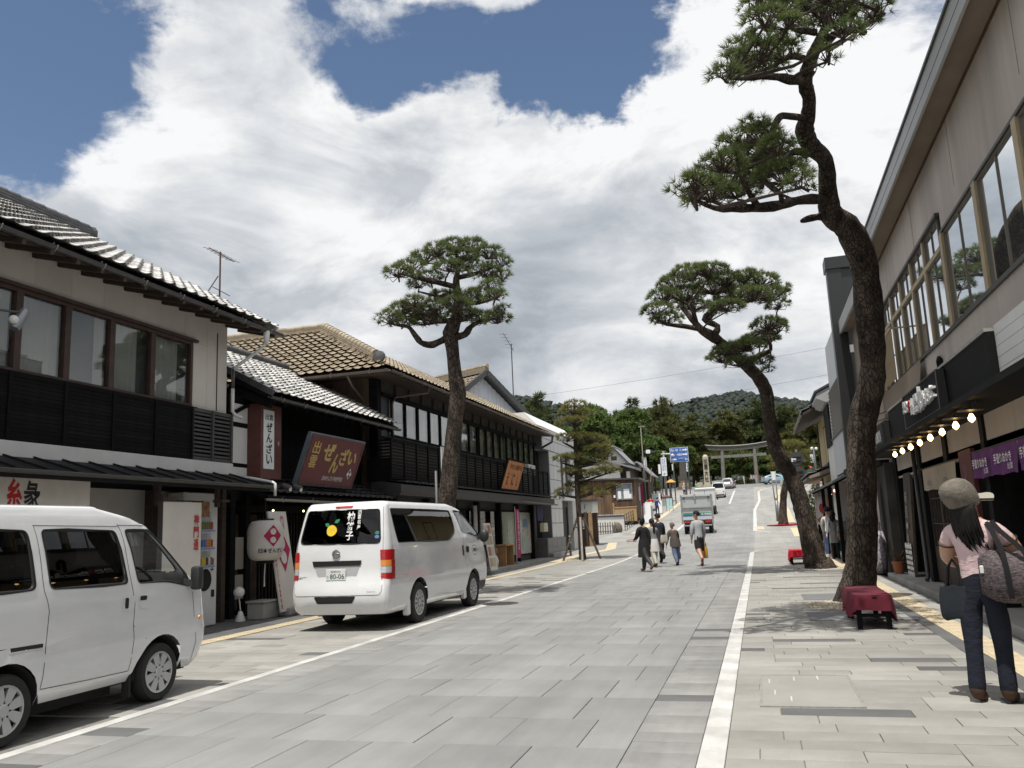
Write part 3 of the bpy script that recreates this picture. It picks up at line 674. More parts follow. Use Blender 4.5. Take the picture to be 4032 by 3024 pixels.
# floodlights over the skirt roof
for y in(14.55,14.95):
 fl=thing('floodlight','small black floodlight above the skirt roof, %s of two by the white drain pipe'%('nearer' if y<14.7 else 'farther'),'lamp',(-8.8,y,2.42))
 MB().tube([(-9.3,y,2.5),(-8.85,y,2.46)],.012,5).build('arm',m_gutter,fl);MB().tube([(-8.86,y,2.47),(-8.72,y+.04,2.40)],[.045,.06],10).build('lamp_head',m_gutter,fl);MB().lathe([(.001,0),(.055,0),(.055,.004)],10,(-8.72,y+.04,2.395),'x').build('lens',m_wpipe,fl)
 # pillar sign, white with brush characters on a red-brown case
ps=thing('pillar_sign','tall white sign with black brush characters in a red-brown frame','sign',(-9.35,14.85,2.62))
m_redwood=M('redbrown_case',(0.10,0.035,0.028),.6,.2,5,.1,40)
MB().box(-9.62,-9.30,14.47,15.22,2.62,4.12,ch=.008).build('case',m_redwood,ps)
B('face',M('sign_white',(.70,.74,.74),.5),ps,-9.30,-9.293,14.55,14.93,2.82,4.00)
m_ink=MATS['sign_ink']
lettering('characters',m_ink,ps,'出雲',(-9.293,14.60,3.80),(0,1,0),(0,0,1),.29,.12,bold=.01)
lettering('characters',m_ink,ps,'ぜんざい',(-9.293,14.64,2.90),(0,1,0),(0,0,1),.22,.86,vert=True,bold=.025)
lettering('emblem',m_wpipe,ps,'◈',(-9.30,15.06,3.3),(0,1,0),(0,0,1),.08,.12)
# big red sign, leaning outward at the top
rs=thing('red_signboard','large dark red signboard with gold characters above the skirt roof','sign',(-9.2,17.0,2.55))
# face quad corners (bottom nearer to the wall)
A0=Vector((-9.12,15.62,2.60));A1=Vector((-9.12,18.02,2.60));TOP=Vector((.34,0,.93));nrm=Vector((0,1,0)).cross(TOP.normalized()).normalized()
def slabq(p,ux,uy,t,name,mat,parent):
 n=Vector(ux).cross(Vector(uy)).normalized();p=Vector(p);ux=Vector(ux);uy=Vector(uy);V=[p,p+ux,p+ux+uy,p+uy];V+=[q-n*t for q in V]
 return MB().add(V,[(0,1,2,3),(7,6,5,4),(0,4,5,1),(1,5,6,2),(2,6,7,3),(3,7,4,0)]).build(name,mat,parent)
UY=TOP.normalized();UX=Vector((0,1,0));sh=Vector((0,.28,0))
slabq(A0-UX*.1-UY*.08,UX*2.5,UY*1.14,.10,'case',M('sign_bluegrey',(.10,.12,.14),.6,.2,4),rs)
slabq(A0-nrm*-.012,UX*2.3,UY*.98,.02,'red_face',M('sign_darkred',(.115,.012,.016),.5,.15,5),rs)
for(a,b,c,d)in((-.06,2.36,-.05,.0),(-.06,2.36,.98,1.03)):slabq(A0+UX*a+UY*c+nrm*.02,UX*(b-a),UY*(d-c),.03,'frame_bar',m_redwood,rs)
for a in(-.06,2.30):slabq(A0+UX*a+nrm*.02,UX*.06,UY*.98,.03,'frame_bar',m_redwood,rs)
m_gold=M('sign_gold',(.50,.36,.10),.45,.1,6)
o0=A0+nrm*.013
lettering('characters',m_gold,rs,'出雲',o0+UX*.10+UY*.30,UX,UY,.30,.62,vert=True,bold=.015)
for t,x,y,w,h in(('ぜ',.58,.50,.48,.40),('ん',1.03,.24,.36,.46),('ざ',1.35,.44,.38,.40),('い',1.74,.48,.40,.30)):
 lettering('character',m_gold,rs,t,o0+UX*x+UY*y,UX,UY,w,h,bold=.035)
lettering('small_print',MATS['sign_white'],rs,'日本ぜんざい学会壱号店',o0+UX*.85+UY*.07,UX,UY,.92,.11,bold=.005)
MB().add([o0+UX*x+UY*y+nrm*.004 for x,y in((1.90,.26),(2.02,.14),(2.14,.26),(2.02,.40))],[(0,1,2,3)]).build('emblem',MATS['sign_white'],rs)
for k in(0,1):MB().add([o0+UX*(2.02+.045*math.cos(t))+UY*(.215+.1*k+.04*math.sin(t))+nrm*.007 for t in[j*.5236 for j in range(12)]],[tuple(range(12))]).build('emblem_dot',MATS['sign_darkred'],rs)
# paper lantern
ln=thing('paper_lantern','big white paper lantern with a crimson diamond crest and black characters','lantern',(-8.9,14.0,1.0))
m_lan=M('lantern_paper',(.58,.55,.52),.8,.08,3,.1,20)
prof=[(.15,0)]+[(.33*math.sqrt(max(.0,1-((t-.5)/.62)**4))*(1+.012*(k%2)),.02+.70*t)for k,t in enumerate([i/16 for i in range(17)])]+[(.15,.74)]
MB().lathe(prof,24,(-8.9,14.02,1.05)).build('body',m_lan,ln,smooth=45)
for z in(1.0,1.77):MB().lathe([(.15,0),(.16,.03),(.15,.05)],18,(-8.9,14.02,z)).build('ring',m_void,ln)
MB().tube([(-8.9,14.02,1.0),(-8.9,14.0,.8),(-8.89,13.98,.58)],[.012,.01,.014],6).build('tassel',m_wpipe,ln)
MB().tube([(-8.9,14.02,1.8),(-8.9,14.02,2.2)],.012,5).build('cord',m_void,ln)
m_crim=M('crimson',(.36,.01,.07),.7)
def on_lantern(u,z,r=.338):
 a=u/r+R(-38);return(-8.9+r*math.cos(a),14.02+r*math.sin(a),z)
def lan_patch(poly,z0,mat,name,r=.338):
 return MB().add([on_lantern(x,z0+y,r)for x,y in poly],[tuple(range(len(poly)))]).build(name,mat,ln)
 # crest: diamond made of strips so that it follows the curve
for s in(-1,1):
 for k in range(6):
  x0,x1=s*k*.03,s*(k+1)*.03;h0,h1=.20*(1-abs(x0)/.18),.20*(1-abs(x1)/.18)
  lan_patch([(x0+.03,-h0),(x1+.03,-h1),(x1+.03,h1),(x0+.03,h0)],1.50,m_crim,'crest')
for z in(1.575,1.425):lan_patch([(.03+.058*math.cos(t),.058*math.sin(t))for t in[j*.5236 for j in range(12)]],z,m_lan,'crest_disc',.3415)
mbx=MB()
for k,t in enumerate('日本ぜんざい'):
 tmp=MB();text_mb(tmp,t,(0,0,0),(1,0,0),(0,1,0),.075,.085,bold=.02);mbx.add([on_lantern(-.24+k*.085+p[0],1.19+p[1],.341)for p in tmp.v],tmp.f)
mbx.build('characters',m_ink,ln,recalc=False)
# leaning board with the crimson diamond
lb=thing('leaning_board','white board with a crimson diamond leaning against the dark shop front','board',(-8.75,14.4,0))
P0=Vector((-8.62,14.12,.10));ux=Vector((.0,.64,0));uy=Vector((-.30,.0,1.86));
slabq(P0,ux,uy,.03,'panel',M('board_white',(.60,.57,.54),.8,.06,3),lb)
nb_=ux.cross(uy).normalized();uxn=ux.normalized();uyn=uy.normalized()
MB().add([P0+uxn*x+uyn*y+nb_*.004 for x,y in((.10,1.12),(.34,.72),(.60,1.14),(.34,1.60))],[(0,1,2,3)]).build('diamond',m_crim,lb)
for y in(1.00,1.28):MB().add([P0+uxn*(.34+.105*math.cos(t))+uyn*(y+.125*math.sin(t))+nb_*.008 for t in[j*.5236 for j in range(12)]],[tuple(range(12))]).build('disc',MATS['board_white'],lb)
lettering('characters',MATS['sign_red'],lb,'日本ぜんざい学会壱号店',P0+uxn*.03+uyn*.05+nb_*.001,uxn,uyn,.05,1.05,vert=True,bold=.02)
lettering('characters',MATS['sign_red'],lb,'門甲',P0+uxn*.40+uyn*1.50+nb_*.001,uxn,uyn,.10,.30,vert=True)
# things standing at the shop front
lm=thing('floor_lamp','small white round lamp on a stand by the dark post','lamp',(-9.1,13.5,0))
MB().sphere((-9.1,13.5,.52),.10,12,8).build('shade',m_wpipe,lm,smooth=True);MB().tube([(-9.1,13.5,.45),(-9.08,13.52,.2)],.012,6).build('stem',m_wpipe,lm);MB().lathe([(.09,.0),(.09,.03),(.03,.18)],12,(-9.08,13.52,.012)).build('base',m_wpipe,lm,smooth=40)
pb=thing('concrete_block','low grey concrete block at the foot of the dark shop front','block',(-8.9,14.0,0));MB().box(-9.1,-8.75,13.75,14.25,0.01,.30,ch=.015).build('block',m_concrete,pb);B('cap',m_concrete,pb,-9.12,-8.73,13.72,14.28,.30,.34,ch=.008)
pl=thing('stone_block','squat grey stone beside the leaning white board','block',(-8.7,14.5,0));MB().box(-8.82,-8.55,14.32,14.62,.01,.16,ch=.03).build('stone',m_concrete,pl)

# ---------------------------------------------------------------- noodle shop with the long balcony
b3=thing('balcony_shop','long dark timber shop with tan tiled roof, upstairs windows and slatted balcony','shop',(-9.5,28.5,0))
m_bwood=M('brown_boards',(0.085,0.058,0.038),.75,.35,5,.25,30,stretch=(1,1,.3),isl=.25)
MB().box(-15.5,-9.72,20.32,36.9,0,5.65).build('wall',m_dkbrown,b3)
bw=MB().box(-.11,.11,-.02,0,0,3.2).mesh('wall_board',m_bwood)
pieces('wall_board',bw,b3,[(-9.86-i*.225,20.32,2.55)for i in range(16)])
B('corner_post',m_black,b3,-9.74,-9.50,20.26,20.50,0,5.6)
MB().box(-9.72,-9.62,20.5,36.9,4.08,5.16).build('room_back',M('room_grey',(.10,.11,.115),.9),b3)
for g0,g1,n in((21.15,28.6,8),(28.75,36.65,9)):
 st=(g1-g0)/n
 for i in range(n):window(b3,XW+.02,g0+st*i,g0+st*(i+1),4.10,5.16,m_black,m_clear,fw=.045,depth=.05,curtain=(0,.93)if i%5!=3 else(0,.6))
for i in range(17):B('stud',m_dkbrown,b3,XW-.2,XW+.02,20.5+i*.96,20.62+i*.96,5.16,5.62)
B('frieze',M('frieze',(.055,.05,.045),.8,.2,4),b3,XW-.2,XW-.04,20.5,36.9,5.16,5.62)
B('head_beam',m_black,b3,XW-.04,XW+.05,20.5,36.9,5.16,5.24)
slat_panel(b3,-9.0,20.0,37.0,2.86,3.92,11,m_blackslat,.85,sh=.55)
B('balcony_floor',m_black,b3,-9.7,-9.04,20.0,37.0,2.80,2.88)
B('balcony_end',m_black,b3,-9.7,-9.03,20.0,20.03,2.88,3.4)
for i in range(6):B('slat',m_blackslat,b3,-9.7,-9.03,20.0,20.02,3.42+i*.085,3.46+i*.085)
# small tiled eave under the balcony
tile_roof(b3,(-8.72,37.0,2.70),(0,-1,0),(-.5,0,.12),61,1,.275,.3,m_tile_k,cap=61)
MB().prism([(-8.74,2.70),(-9.6,2.86),(-9.6,2.45),(-8.80,2.42),(-8.74,2.5)],20.0,37.0,'y').build('eave_fascia',M('fascia_dark',(.035,.034,.034),.6,.2,4),b3)
gutter(b3,(-8.68,31.5,2.50),(-8.68,37.2,2.46),.05)
# main roof: east slope, south slope, hip
EX,EZ=-8.72,5.62;PX,PY,PZ=-12.35,22.6,7.66;SY=19.3
sl=(PZ-EZ)/(EX-PX)
tile_roof(b3,(EX,36.9,EZ),(0,-1,0),(-(EX-PX),0,PZ-EZ),64,15,.275,.285,m_tile_b,keep=lambda u,v:(36.9-u)>SY+v*.9*(PY-SY)/(EX-PX)-.1,cap=90,order=lambda p:p.y)
tile_roof(b3,(-17.5,SY,EZ),(1,0,0),(0,PY-SY,PZ-EZ),33,14,.27,.285,m_tile_b,keep=lambda u,v:(-17.5+u)<EX-v*.88*(EX-PX)/(PY-SY)+.05,cap=210,order=lambda p:-p.x+abs(p.y-SY)*.2)
MB().add([(EX,SY,EZ-.03),(EX,36.9,EZ-.03),(PX,36.9,PZ-.03),(PX,PY,PZ-.03),(-17.5,PY,PZ-.03),(-17.5,SY,EZ-.03),(EX,SY,EZ-.12),(EX,36.9,EZ-.12),(-17.5,SY,EZ-.12),(-9.8,20.2,5.6),(-9.8,36.9,5.6),(-17.5,20.2,5.6)],[(0,1,2,3),(0,3,4,5),(6,7,1,0),(8,6,0,5),(6,9,10,7),(8,11,9,6)]).build('roof_deck',m_dkbrown,b3)
ridge(b3,(PX,PY,PZ-.02),(EX-.55,SY+.5,EZ+.28),m_tile_b,h=.20,w=.13,step=.26,cap_r=.10,name='hip_ridge')
ridge(b3,(PX+.1,PY,PZ),(-17.5,PY,PZ),m_tile_b,h=.16,w=.12,step=.27)
MB().lathe([(.02,0),(.15,.02),(.16,.12),(.1,.16)],10,(EX-.45,SY+.34,EZ+.42),'y').build('ridge_end',m_ridge_k,b3)
m_gutb=M('brown_gutter',(.10,.075,.06),.5,.2,5)
gutter(b3,(EX+.06,SY-.05,EZ-.05),(EX+.06,37.1,EZ-.05),.06,m_gutb,nb=12)
gutter(b3,(-17.5,SY-.06,EZ-.05),(EX+.05,SY-.06,EZ-.05),.06,m_gutb,nb=8)
MB().tube([(EX+.06,21.9,EZ-.1),(EX+.02,21.9,EZ-.28),(-9.44,21.3,5.2),(-9.44,21.1,5.0),(-9.44,21.1,4.0)],.03,7).build('drain_pipe',m_gutb,b3,smooth=True)
MB().tube([(-9.85,SY-.06,EZ-.1),(-9.9,19.6,5.3),(-9.9,20.25,5.0),(-9.9,20.25,3.0)],.035,7).build('drain_pipe',m_gutb,b3,smooth=True)
MB().tube([(EX+.05,36.9,EZ-.1),(EX,37.0,EZ-.35),(-9.3,37.0,EZ-.62)],.05,8).build('drain_pipe',m_gutter,b3,smooth=True)
ac=thing('air_conditioner','white air conditioner unit behind the far end of the slatted balcony','air conditioner',(-9.25,34.5,3.75));MB().box(-9.45,-9.12,34.2,35.3,3.7,4.12,ch=.02).build('casing',m_wpipe,ac);MB().lathe([(.15,0),(.15,.01),(.02,.012)],16,(-9.12,34.5,3.9),'x').build('fan_grille',m_steel,ac)
# orange sign on the balcony
osg=thing('orange_signboard','orange wooden signboard with dark brush characters on the slatted balcony','sign',(-8.9,30.4,2.95))
P0=Vector((-8.86,29.25,2.92));ux=Vector((0,1,0));uy=Vector((.22,.32,.98)).normalized()
slabq(P0-ux*.1-uy*.08,ux*2.3,uy*1.27,.06,'frame',m_black,osg);n_=ux.cross(uy).normalized()
slabq(P0+n_*.012,ux*2.1,uy*1.1,.03,'panel',M('sign_orange',(.42,.16,.045),.6,.18,3,.05,30),osg)
lettering('characters',m_ink,osg,'手打ち 出雲そば',P0+n_*.014+ux*.35+uy*.78,ux,uy,1.6,.20,bold=.015)
for t,x in(('え',.25),('に',.95),('し',1.6)):lettering('character',m_ink,osg,t,P0+n_*.014+ux*x+uy*.14,ux,uy,.30 if t!='し' else.18,.5,bold=.02)
# ground floor
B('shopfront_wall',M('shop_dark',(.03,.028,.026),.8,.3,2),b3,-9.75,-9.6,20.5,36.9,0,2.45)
for y in(21.2,23.6,26.0,28.3,30.9,33.4,35.8):B('post',m_black,b3,-9.6,-9.42,y-.09,y+.09,0,2.45)
for y0,y1,mt in((26.2,28.1,m_tintglass),(28.5,30.7,m_tintglass),(31.1,33.2,M('pale_pane',(.42,.43,.36),.4,.35,4,col2=(.30,.38,.26))),(33.5,35.7,M('pale_pane2',(.33,.35,.34),.4,.45,7,col2=(.5,.5,.45)))):  # last two panes are opaque, mottled pale green and grey
 w=B('shop_window',m_black,b3,-9.6,-9.56,y0,y1,.35,2.2);B('pane',mt,w,-9.56,-9.545,y0+.06,y1-.06,.42,2.12)
for y,z,w_,h_,c in((33.7,1.3,.5,.5,(.5,.5,.5)),(34.4,1.5,.6,.35,(.12,.2,.36)),(35.1,1.0,.4,.8,(.45,.42,.36)),(31.4,.8,.5,.9,(.38,.46,.30)),(32.1,.7,.7,1.1,(.44,.47,.40)),(34.2,.6,.8,.5,(.33,.42,.36))):
 B('poster',M('poster_%d'%int(y*10),c,.7,.25,9),b3,-9.545,-9.535,y,y+w_,z,z+h_)
B('kerb',m_concrete,b3,-9.6,-8.75,20.3,36.9,0,.14,ch=.01)
for nm,lab,y,w_,z0,z1,col,tx in(('nobori_banner','tall magenta banner with white characters in front of the balcony shop',31.2,.62,.35,2.2,(.30,.02,.09),'出雲名物そば'),):
 nb=thing(nm,lab,'banner',(-8.95,y,0));mbx=MB();mbx.add([(-8.95+.02*math.sin(i),y+w_*i/6,z)for i in range(7)for z in(z0,z1)],[(2*i,2*i+1,2*i+3,2*i+2)for i in range(6)]).build('cloth',M('banner_magenta',col,.8,.1,3),nb,smooth=True)
 MB().tube([(-8.95,y-.02,.14),(-8.95,y-.02,z1+.1)],.014,6).build('pole',m_wpipe,nb);lettering('characters',m_wpipe,nb,tx,(-8.925,y+.2,z0+.3),(0,1,0),(0,0,1),.22,1.5,vert=True)
 B('base',m_concrete,nb,-9.05,-8.85,y-.15,y+.12,.14,.20)
nc=thing('noren_curtain','deep blue curtain hanging at the far corner of the balcony shop','curtain',(-9.2,35.6,1.6));MB().add([(-9.1+.02*math.sin(i*2),35.2+.16*i,z)for i in range(7)for z in(1.75,2.42)],[(2*i,2*i+1,2*i+3,2*i+2)for i in range(6)]).build('cloth',M('noren_blue',(.03,.03,.10),.85),nc,smooth=True);MB().tube([(-9.1,35.1,2.43),(-9.1,36.3,2.43)],.012,5).build('rod',m_black,nc)
sb=thing('hanging_sign','cream box sign under the blue curtain','sign',(-9.0,36.0,1.3));MB().box(-9.1,-8.9,35.5,36.2,1.28,1.66,ch=.03).build('box',M('cream_box',(.55,.50,.40),.7),sb);MB().tube([(-9.0,35.85,1.66),(-9.0,35.85,1.9)],.01,4).build('cord',m_black,sb)
tb=thing('wooden_table','small plain wooden table in front of the balcony shop','table',(-9.0,29.9,.14));m_pine=M('pine_wood',(.36,.20,.09),.65,.2,5,.1,30)
MB().box(-9.25,-8.8,29.4,30.6,.86,.91,ch=.008).build('tabletop',m_pine,tb)
for y in(29.5,30.45):B('leg_panel',m_pine,tb,-9.2,-8.85,y-.03,y+.03,.14,.86)
mn=thing('menu_stand','tall slanted menu board with food photographs beside the parked van','menu board',(-8.7,27.0,0))
P0=Vector((-8.5,26.55,.14));ux=Vector((0,1,0));uy=Vector((-.22,0,1.5)).normalized();n_=ux.cross(uy).normalized();slabq(P0,ux*.75,uy*1.55,.03,'board',M('menu_white',(.55,.54,.50),.7),mn)
for r in range(4):
 for c in range(2):slabq(P0+ux*(.06+.33*c)+uy*(.12+.36*r)+n_*.006,ux*.28,uy*.28,.004,'photo',M('food%d'%((r*2+c)%5),[(.36,.24,.16),(.42,.36,.28),(.30,.12,.07),(.40,.37,.33),(.25,.28,.16)][(r*2+c)%5],.6,.4,16),mn)
lt=thing('leaflet_rack','narrow strip board with small photographs hung on the dark post','board',(-9.35,27.9,1.0));B('strip',M('strip_paper',(.33,.32,.29),.8,.4,9),lt,-9.42,-9.38,27.6,27.95,.6,2.3)
sc=thing('plush_figure','pale plush figure sitting beside the menu board','figure',(-9.0,28.3,.14));MB().lathe([(.05,0),(.2,.05),(.22,.25),(.16,.42),(.05,.5)],14,(-9.0,28.3,.14)).build('body',M('plush',(.58,.57,.55),.95),sc,smooth=True);MB().sphere((-9.0,28.3,.72),.19,14,9).build('head',M('plush_brown',(.2,.12,.08),.95),sc,smooth=True)
# white street banner pole in front of the shop
vb=thing('banner_pole','grey pole carrying a plain white vertical banner in front of the balcony','pole',(-7.75,21.0,0))
MB().tube([(-7.75,21.0,0),(-7.75,21.0,4.25)],[.05,.045],10).build('pole',M('pole_grey',(.10,.10,.10),.5),vb,smooth=True);MB().tube([(-7.9,20.3,0),(-7.9,20.3,3.0)],.035,8).build('pole',MATS['pole_grey'],vb,smooth=True)
B('banner',M('banner_white',(.66,.66,.65),.8),vb,-7.76,-7.74,20.32,20.93,2.18,3.62)
# ---------------------------------------------------------------- white tiled bank
m_wtile=M('white_wall_tile',(.56,.57,.57),.4,.06,2,isl=.06);m_gtile=M('grey_wall_tile',(.16,.16,.162),.5,.12,3,isl=.08)
m_tjoint=M('tile_joint',(.16,.165,.17),.8)
bk=thing('tiled_office','white tiled two storey office with arched windows and a sloping parapet','building',(-9.5,40.5,0))
MB().box(-18,-9.75,36.95,44.2,0,6.0).build('wall',M('office_wall',(.33,.34,.34),.6,.08,2),bk)
B('dark_recess',m_tintglass,bk,-9.75,-9.72,37.0,40.6,1.0,5.0)
MB().add([(-9.9,36.9,6.0),(-9.2,36.9,6.05),(-9.2,36.9,5.0),(-9.9,36.9,5.0),(-9.9,44.2,6.0),(-9.2,44.2,6.05),(-9.2,44.2,5.0),(-9.9,44.2,5.0)],[(0,1,2,3),(7,6,5,4),(0,4,5,1),(1,5,6,2),(2,6,7,3),(3,7,4,0)]).build('band',m_tjoint,bk)
MB().prism([(-9.18,6.02),(-9.75,6.62),(-10.6,6.62),(-10.6,6.02)],36.2,44.4,'y').build('parapet',M('parapet_white',(.68,.69,.68),.6,.05,2),bk)
tm=MB().box(0,.02,-.385,.385,-.235,.235,ch=.004).mesh('wall_tile',m_wtile);locs=[]
for i in range(9):
 for j in range(2):locs.append((-9.2,37.35+i*.8,5.26+j*.5))
pieces('wall_tile',tm,bk,locs)
B('pilaster',m_tjoint,bk,-9.75,-9.24,38.3,40.7,.95,5.0)
tm=MB().box(0,.02,-.372,.372,-.325,.325,ch=.004).mesh('wall_tile',m_wtile);pieces('wall_tile',tm,bk,[(-9.24,38.72+i*.78,1.31+j*.68)for i in range(3)for j in range(6)][:18])
B('base_wall',m_gtile,bk,-9.75,-9.15,36.95,40.7,0,.98)
tm=MB().box(0,.02,-.44,.44,-.2,.2,ch=.004).mesh('base_tile',m_gtile);pieces('base_tile',tm,bk,[(-9.15,37.42+i*.9,.36+j*.42)for i in range(4)for j in range(2)])
B('white_column',m_wtile,bk,-9.75,-9.22,43.0,44.2,0,5.0)
for y in(41.25,42.6):
 w_=.52;arch=[(y-w_,2.95),(y+w_,2.95),(y+w_,4.55)]+[(y+w_*math.cos(t),4.55+w_*1.3*math.sin(t))for t in[k*math.pi/10 for k in range(1,10)]]+[(y-w_,4.55)]
 wv=MB().prism(arch,-9.74,-9.40,'x').build('arched_window',m_tintglass,bk);w2=w_+.08
 rim=[]
 for k in range(11):
  t=k*math.pi/10;rim.append((-9.36,y+(w_+.05)*math.cos(t),4.55+(w_+.05)*1.3*math.sin(t)))
 MB().tube([(-9.36,y+w_+.05,2.9)]+rim+[(-9.36,y-w_-.05,2.9)],.05,6).build('surround',MATS['parapet_white'],wv)
MB().prism([(41.1-.5,2.75),(43.1,2.75),(43.1,2.95),(40.6,2.95)],-9.75,-9.1,'x').build('door_canopy',MATS['parapet_white'],bk)
dr=B('door',m_tintglass,bk,-9.72,-9.5,40.9,42.9,.25,2.7)
for y in(40.92,41.9,42.88):B('door_frame',m_gutter,dr,-9.52,-9.46,y-.05,y+.05,.25,2.7)
B('door_head',m_gutter,dr,-9.52,-9.46,40.9,42.9,2.45,2.72)
for k in range(2):B('step',m_concrete,bk,-9.2+.0,-8.95+.28*(1-k),37.2,41.5,0.0,.16+.15*k,ch=.01)
bd=thing('striped_bollard','short dark bollard with white bands by the office steps','bollard',(-8.35,38.0,gz(38)))
MB().tube([(-8.35,38.0,gz(38)),(-8.35,38.0,gz(38)+.95)],.05,10).build('post',m_gutter,bd)
for z in(.58,.72,.86):MB().tube([(-8.35,38.0,gz(38)+z),(-8.35,38.0,gz(38)+z+.06)],.053,10).build('band',m_wpipe,bd)
# house with the white corrugated gable behind
gh=thing('gabled_house','house with white corrugated gable wall and tan tiled roof behind the balcony shop','house',(-13.0,40.0,0),R(-28))
def L3(*p):return p
m_corr=M('corrugated_white',(.52,.54,.58),.5,.06,1)
mbx=MB();hw=4.6;zr,ze=9.35,6.2;n=64
for k in range(n):
 y0=-hw+2*hw*k/n;y1=-hw+2*hw*(k+1)/n;d0=.018*(1 if k%2 else-1);d1=-d0
 t0=zr-(zr-ze)*abs(y0)/hw;t1=zr-(zr-ze)*abs(y1)/hw
 mbx.add([(d0,y0,3),(d1,y1,3),(d1,y1,t1-.1),(d0,y0,t0-.1)],[(0,1,2,3)])
mbx.build('gable_wall',m_corr,gh,local=True)
MB().box(-9,-.05,-hw,hw,0,6.1).build('walls',m_plaster,gh,local=True)
for s in(-1,1):
 a=Vector((.45,s*(hw+.5),ze-.35));b=Vector((.45,0,zr));MB().bar(a,b,.14,.26).build('bargeboard',m_gutter,gh,local=True)
 me=get_tile(.3,.3,m_tile_b if s<0 else m_tile_k);u=Vector((s*-1.0,0,0))if s>0 else Vector((1,0,0));v=Vector((0,-s*(hw+.5),zr-ze+.35)).normalized()
 u=Vector((1,0,0))if s<0 else Vector((-1,0,0));nn=u.cross(v).normalized();mt=Matrix((u,v,nn)).transposed();V0=np.array([x.co[:]for x in me.vertices])@np.array(mt).T;F0=[tuple(p.vertices)for p in me.polygons]
 if s<0:
  for j in range(19):
   for i in range(15):link('roof_tile',me,gh,Vector((.4-.3*(i+1),-(hw+.5),ze-.30))+v*(j*.3),mt.to_euler())
 MB().add([(.45,s*(hw+.5),ze-.36),(.45,0,zr-.02),(-9,0,zr-.02),(-9,s*(hw+.5),ze-.36)],[(0,1,2,3)]).build('roof_deck',m_tile_k,gh,local=True)
for k in range(17):
 t=k/17;MB().tube([(.42,(hw+.5)*(1-t),ze-.30+(zr-ze+.35)*t),(.42,(hw+.5)*(1-t)-.1,ze-.16+(zr-ze+.35)*t)],.11,7).build('verge_tile',m_tile_k,gh,local=True)
mbx=MB().bar((.5,0,zr+.12),(-9,0,zr+.12),.26,.28)
for i in range(30):mbx.tube([(.55-i*.3,0,zr+.3),(.27-i*.3,0,zr+.31)],.11,8)
mbx.build('ridge',m_tile_b,gh,local=True)
an=thing('roof_antenna','thin television aerial standing behind the white corrugated gable','antenna',(-12.0,42.5,8.8))
MB().tube([(-12.0,42.5,8.3),(-12.0,42.5,11.3)],.03,6).build('mast',m_gutter,an);mbx=MB().tube([(-12.4,42.4,11.9),(-11.9,42.6,10.9)],.016,5)
for k in range(5):c=Vector((-12.4+.1*k,42.4,11.85-.2*k));mbx.tube([c-Vector((.18,.15,0)),c+Vector((.18,.15,0))],.009,4)
mbx.build('aerial',m_gutter,an)
# ================================================================== right-hand buildings (wall plane x = 3.1)
m_taupe=M('taupe_render',(.52,.465,.42),.85,.07,.7,.12,60,stretch=(1,1,.35),stain=(.20,.5,1.6,.16),grain=.05)
m_fascia=M('grey_fascia',(.40,.405,.41),.6,.08,2,stretch=(1,.2,1));m_soffit=M('soffit_tan',(.24,.195,.15),.8,.15,1)
m_rust=M('rust_streak',(.10,.055,.03),.85,.4,3);m_alu=M('bronze_frame',(.40,.315,.195),.5,.12,4);m_alug=M('grey_sash',(.17,.15,.12),.5);m_alud=M('dark_sill',(.05,.048,.045),.5)
m_mirror=M('reflective_glass',(.80,.84,.86),.02,metal=.95)
m_blackpan=M('black_panel',(.008,.008,.0085),.7,.2,3,spec=.15)
r1=thing('street_shop','beige two storey shop building with a black canopy sign, on the right','shop',(3.6,13.0,0))
MB().box(3.12,12,3.0,21.1,2.2,4.17).box(3.12,12,3.0,13.9,5.66,7.62).box(3.12,12,13.9,21.1,6.0,7.62).box(3.12,12,20.75,21.1,4.17,6.0).box(3.12,12,3.0,6.0,4.17,5.66).build('wall',m_taupe,r1)
MB().box(3.4,3.45,6.0,20.8,4.1,6.1).build('room_back',M('room_black',(.03,.03,.03),.9),r1)
B('soffit',m_soffit,r1,2.74,3.12,3.0,21.2,7.10,7.16)
B('fascia',m_fascia,r1,2.70,2.74,3.0,21.25,6.98,7.36);B('roof_cap',m_gutter,r1,2.67,3.4,3.0,21.3,7.36,7.40)
for y in(6.4,9.6,12.8,16.0,19.2):B('wall_joint',m_soffit,r1,3.1165,3.12,y-.006,y+.006,6.03,7.05)
B('fascia_seam',m_gutter,r1,2.696,2.70,3.0,21.25,7.14,7.147);B('roof_slab',m_fascia,r1,2.74,12,3.0,21.2,7.16,7.36)
B('stain_strip',m_rust,r1,3.105,3.12,3.0,21.1,7.05,7.10)
MB().box(2.70,3.2,21.2,21.28,6.98,7.36).build('fascia_end',m_fascia,r1)
# near windows: broad bronze mullions, two panes between
ys=[6.2,8.05,9.9,11.75,13.85]
for a,b in zip(ys,ys[1:]):
 w=window(r1,3.12,a+.09,b-.09,4.19,5.66,m_alug,m_mirror,fw=.03,depth=.022,mull=1)
 B('mullion',m_alu,r1,3.075,3.16,b-.08,b+.08,4.20,5.66)
B('sill',m_alud,r1,3.06,3.14,6.0,20.75,4.13,4.19);B('head',m_alud,r1,3.075,3.14,6.0,13.9,5.66,5.70)
ys=[14.0,15.25,16.5,17.75,19.0,20.2,20.72]
for i,(a,b)in enumerate(zip(ys,ys[1:])):
 window(r1,3.12,a+.07,b-.07,4.19,5.44,m_alug,m_mirror,fw=.028,depth=.022,mull=1);window(r1,3.12,a+.07,b-.07,5.52,5.98,m_alug,m_mirror,fw=.026,depth=.022,mull=1,name='transom_window')
 if i<6:B('mullion',m_alu,r1,3.08,3.16,b-.055,b+.055,4.20,5.98)
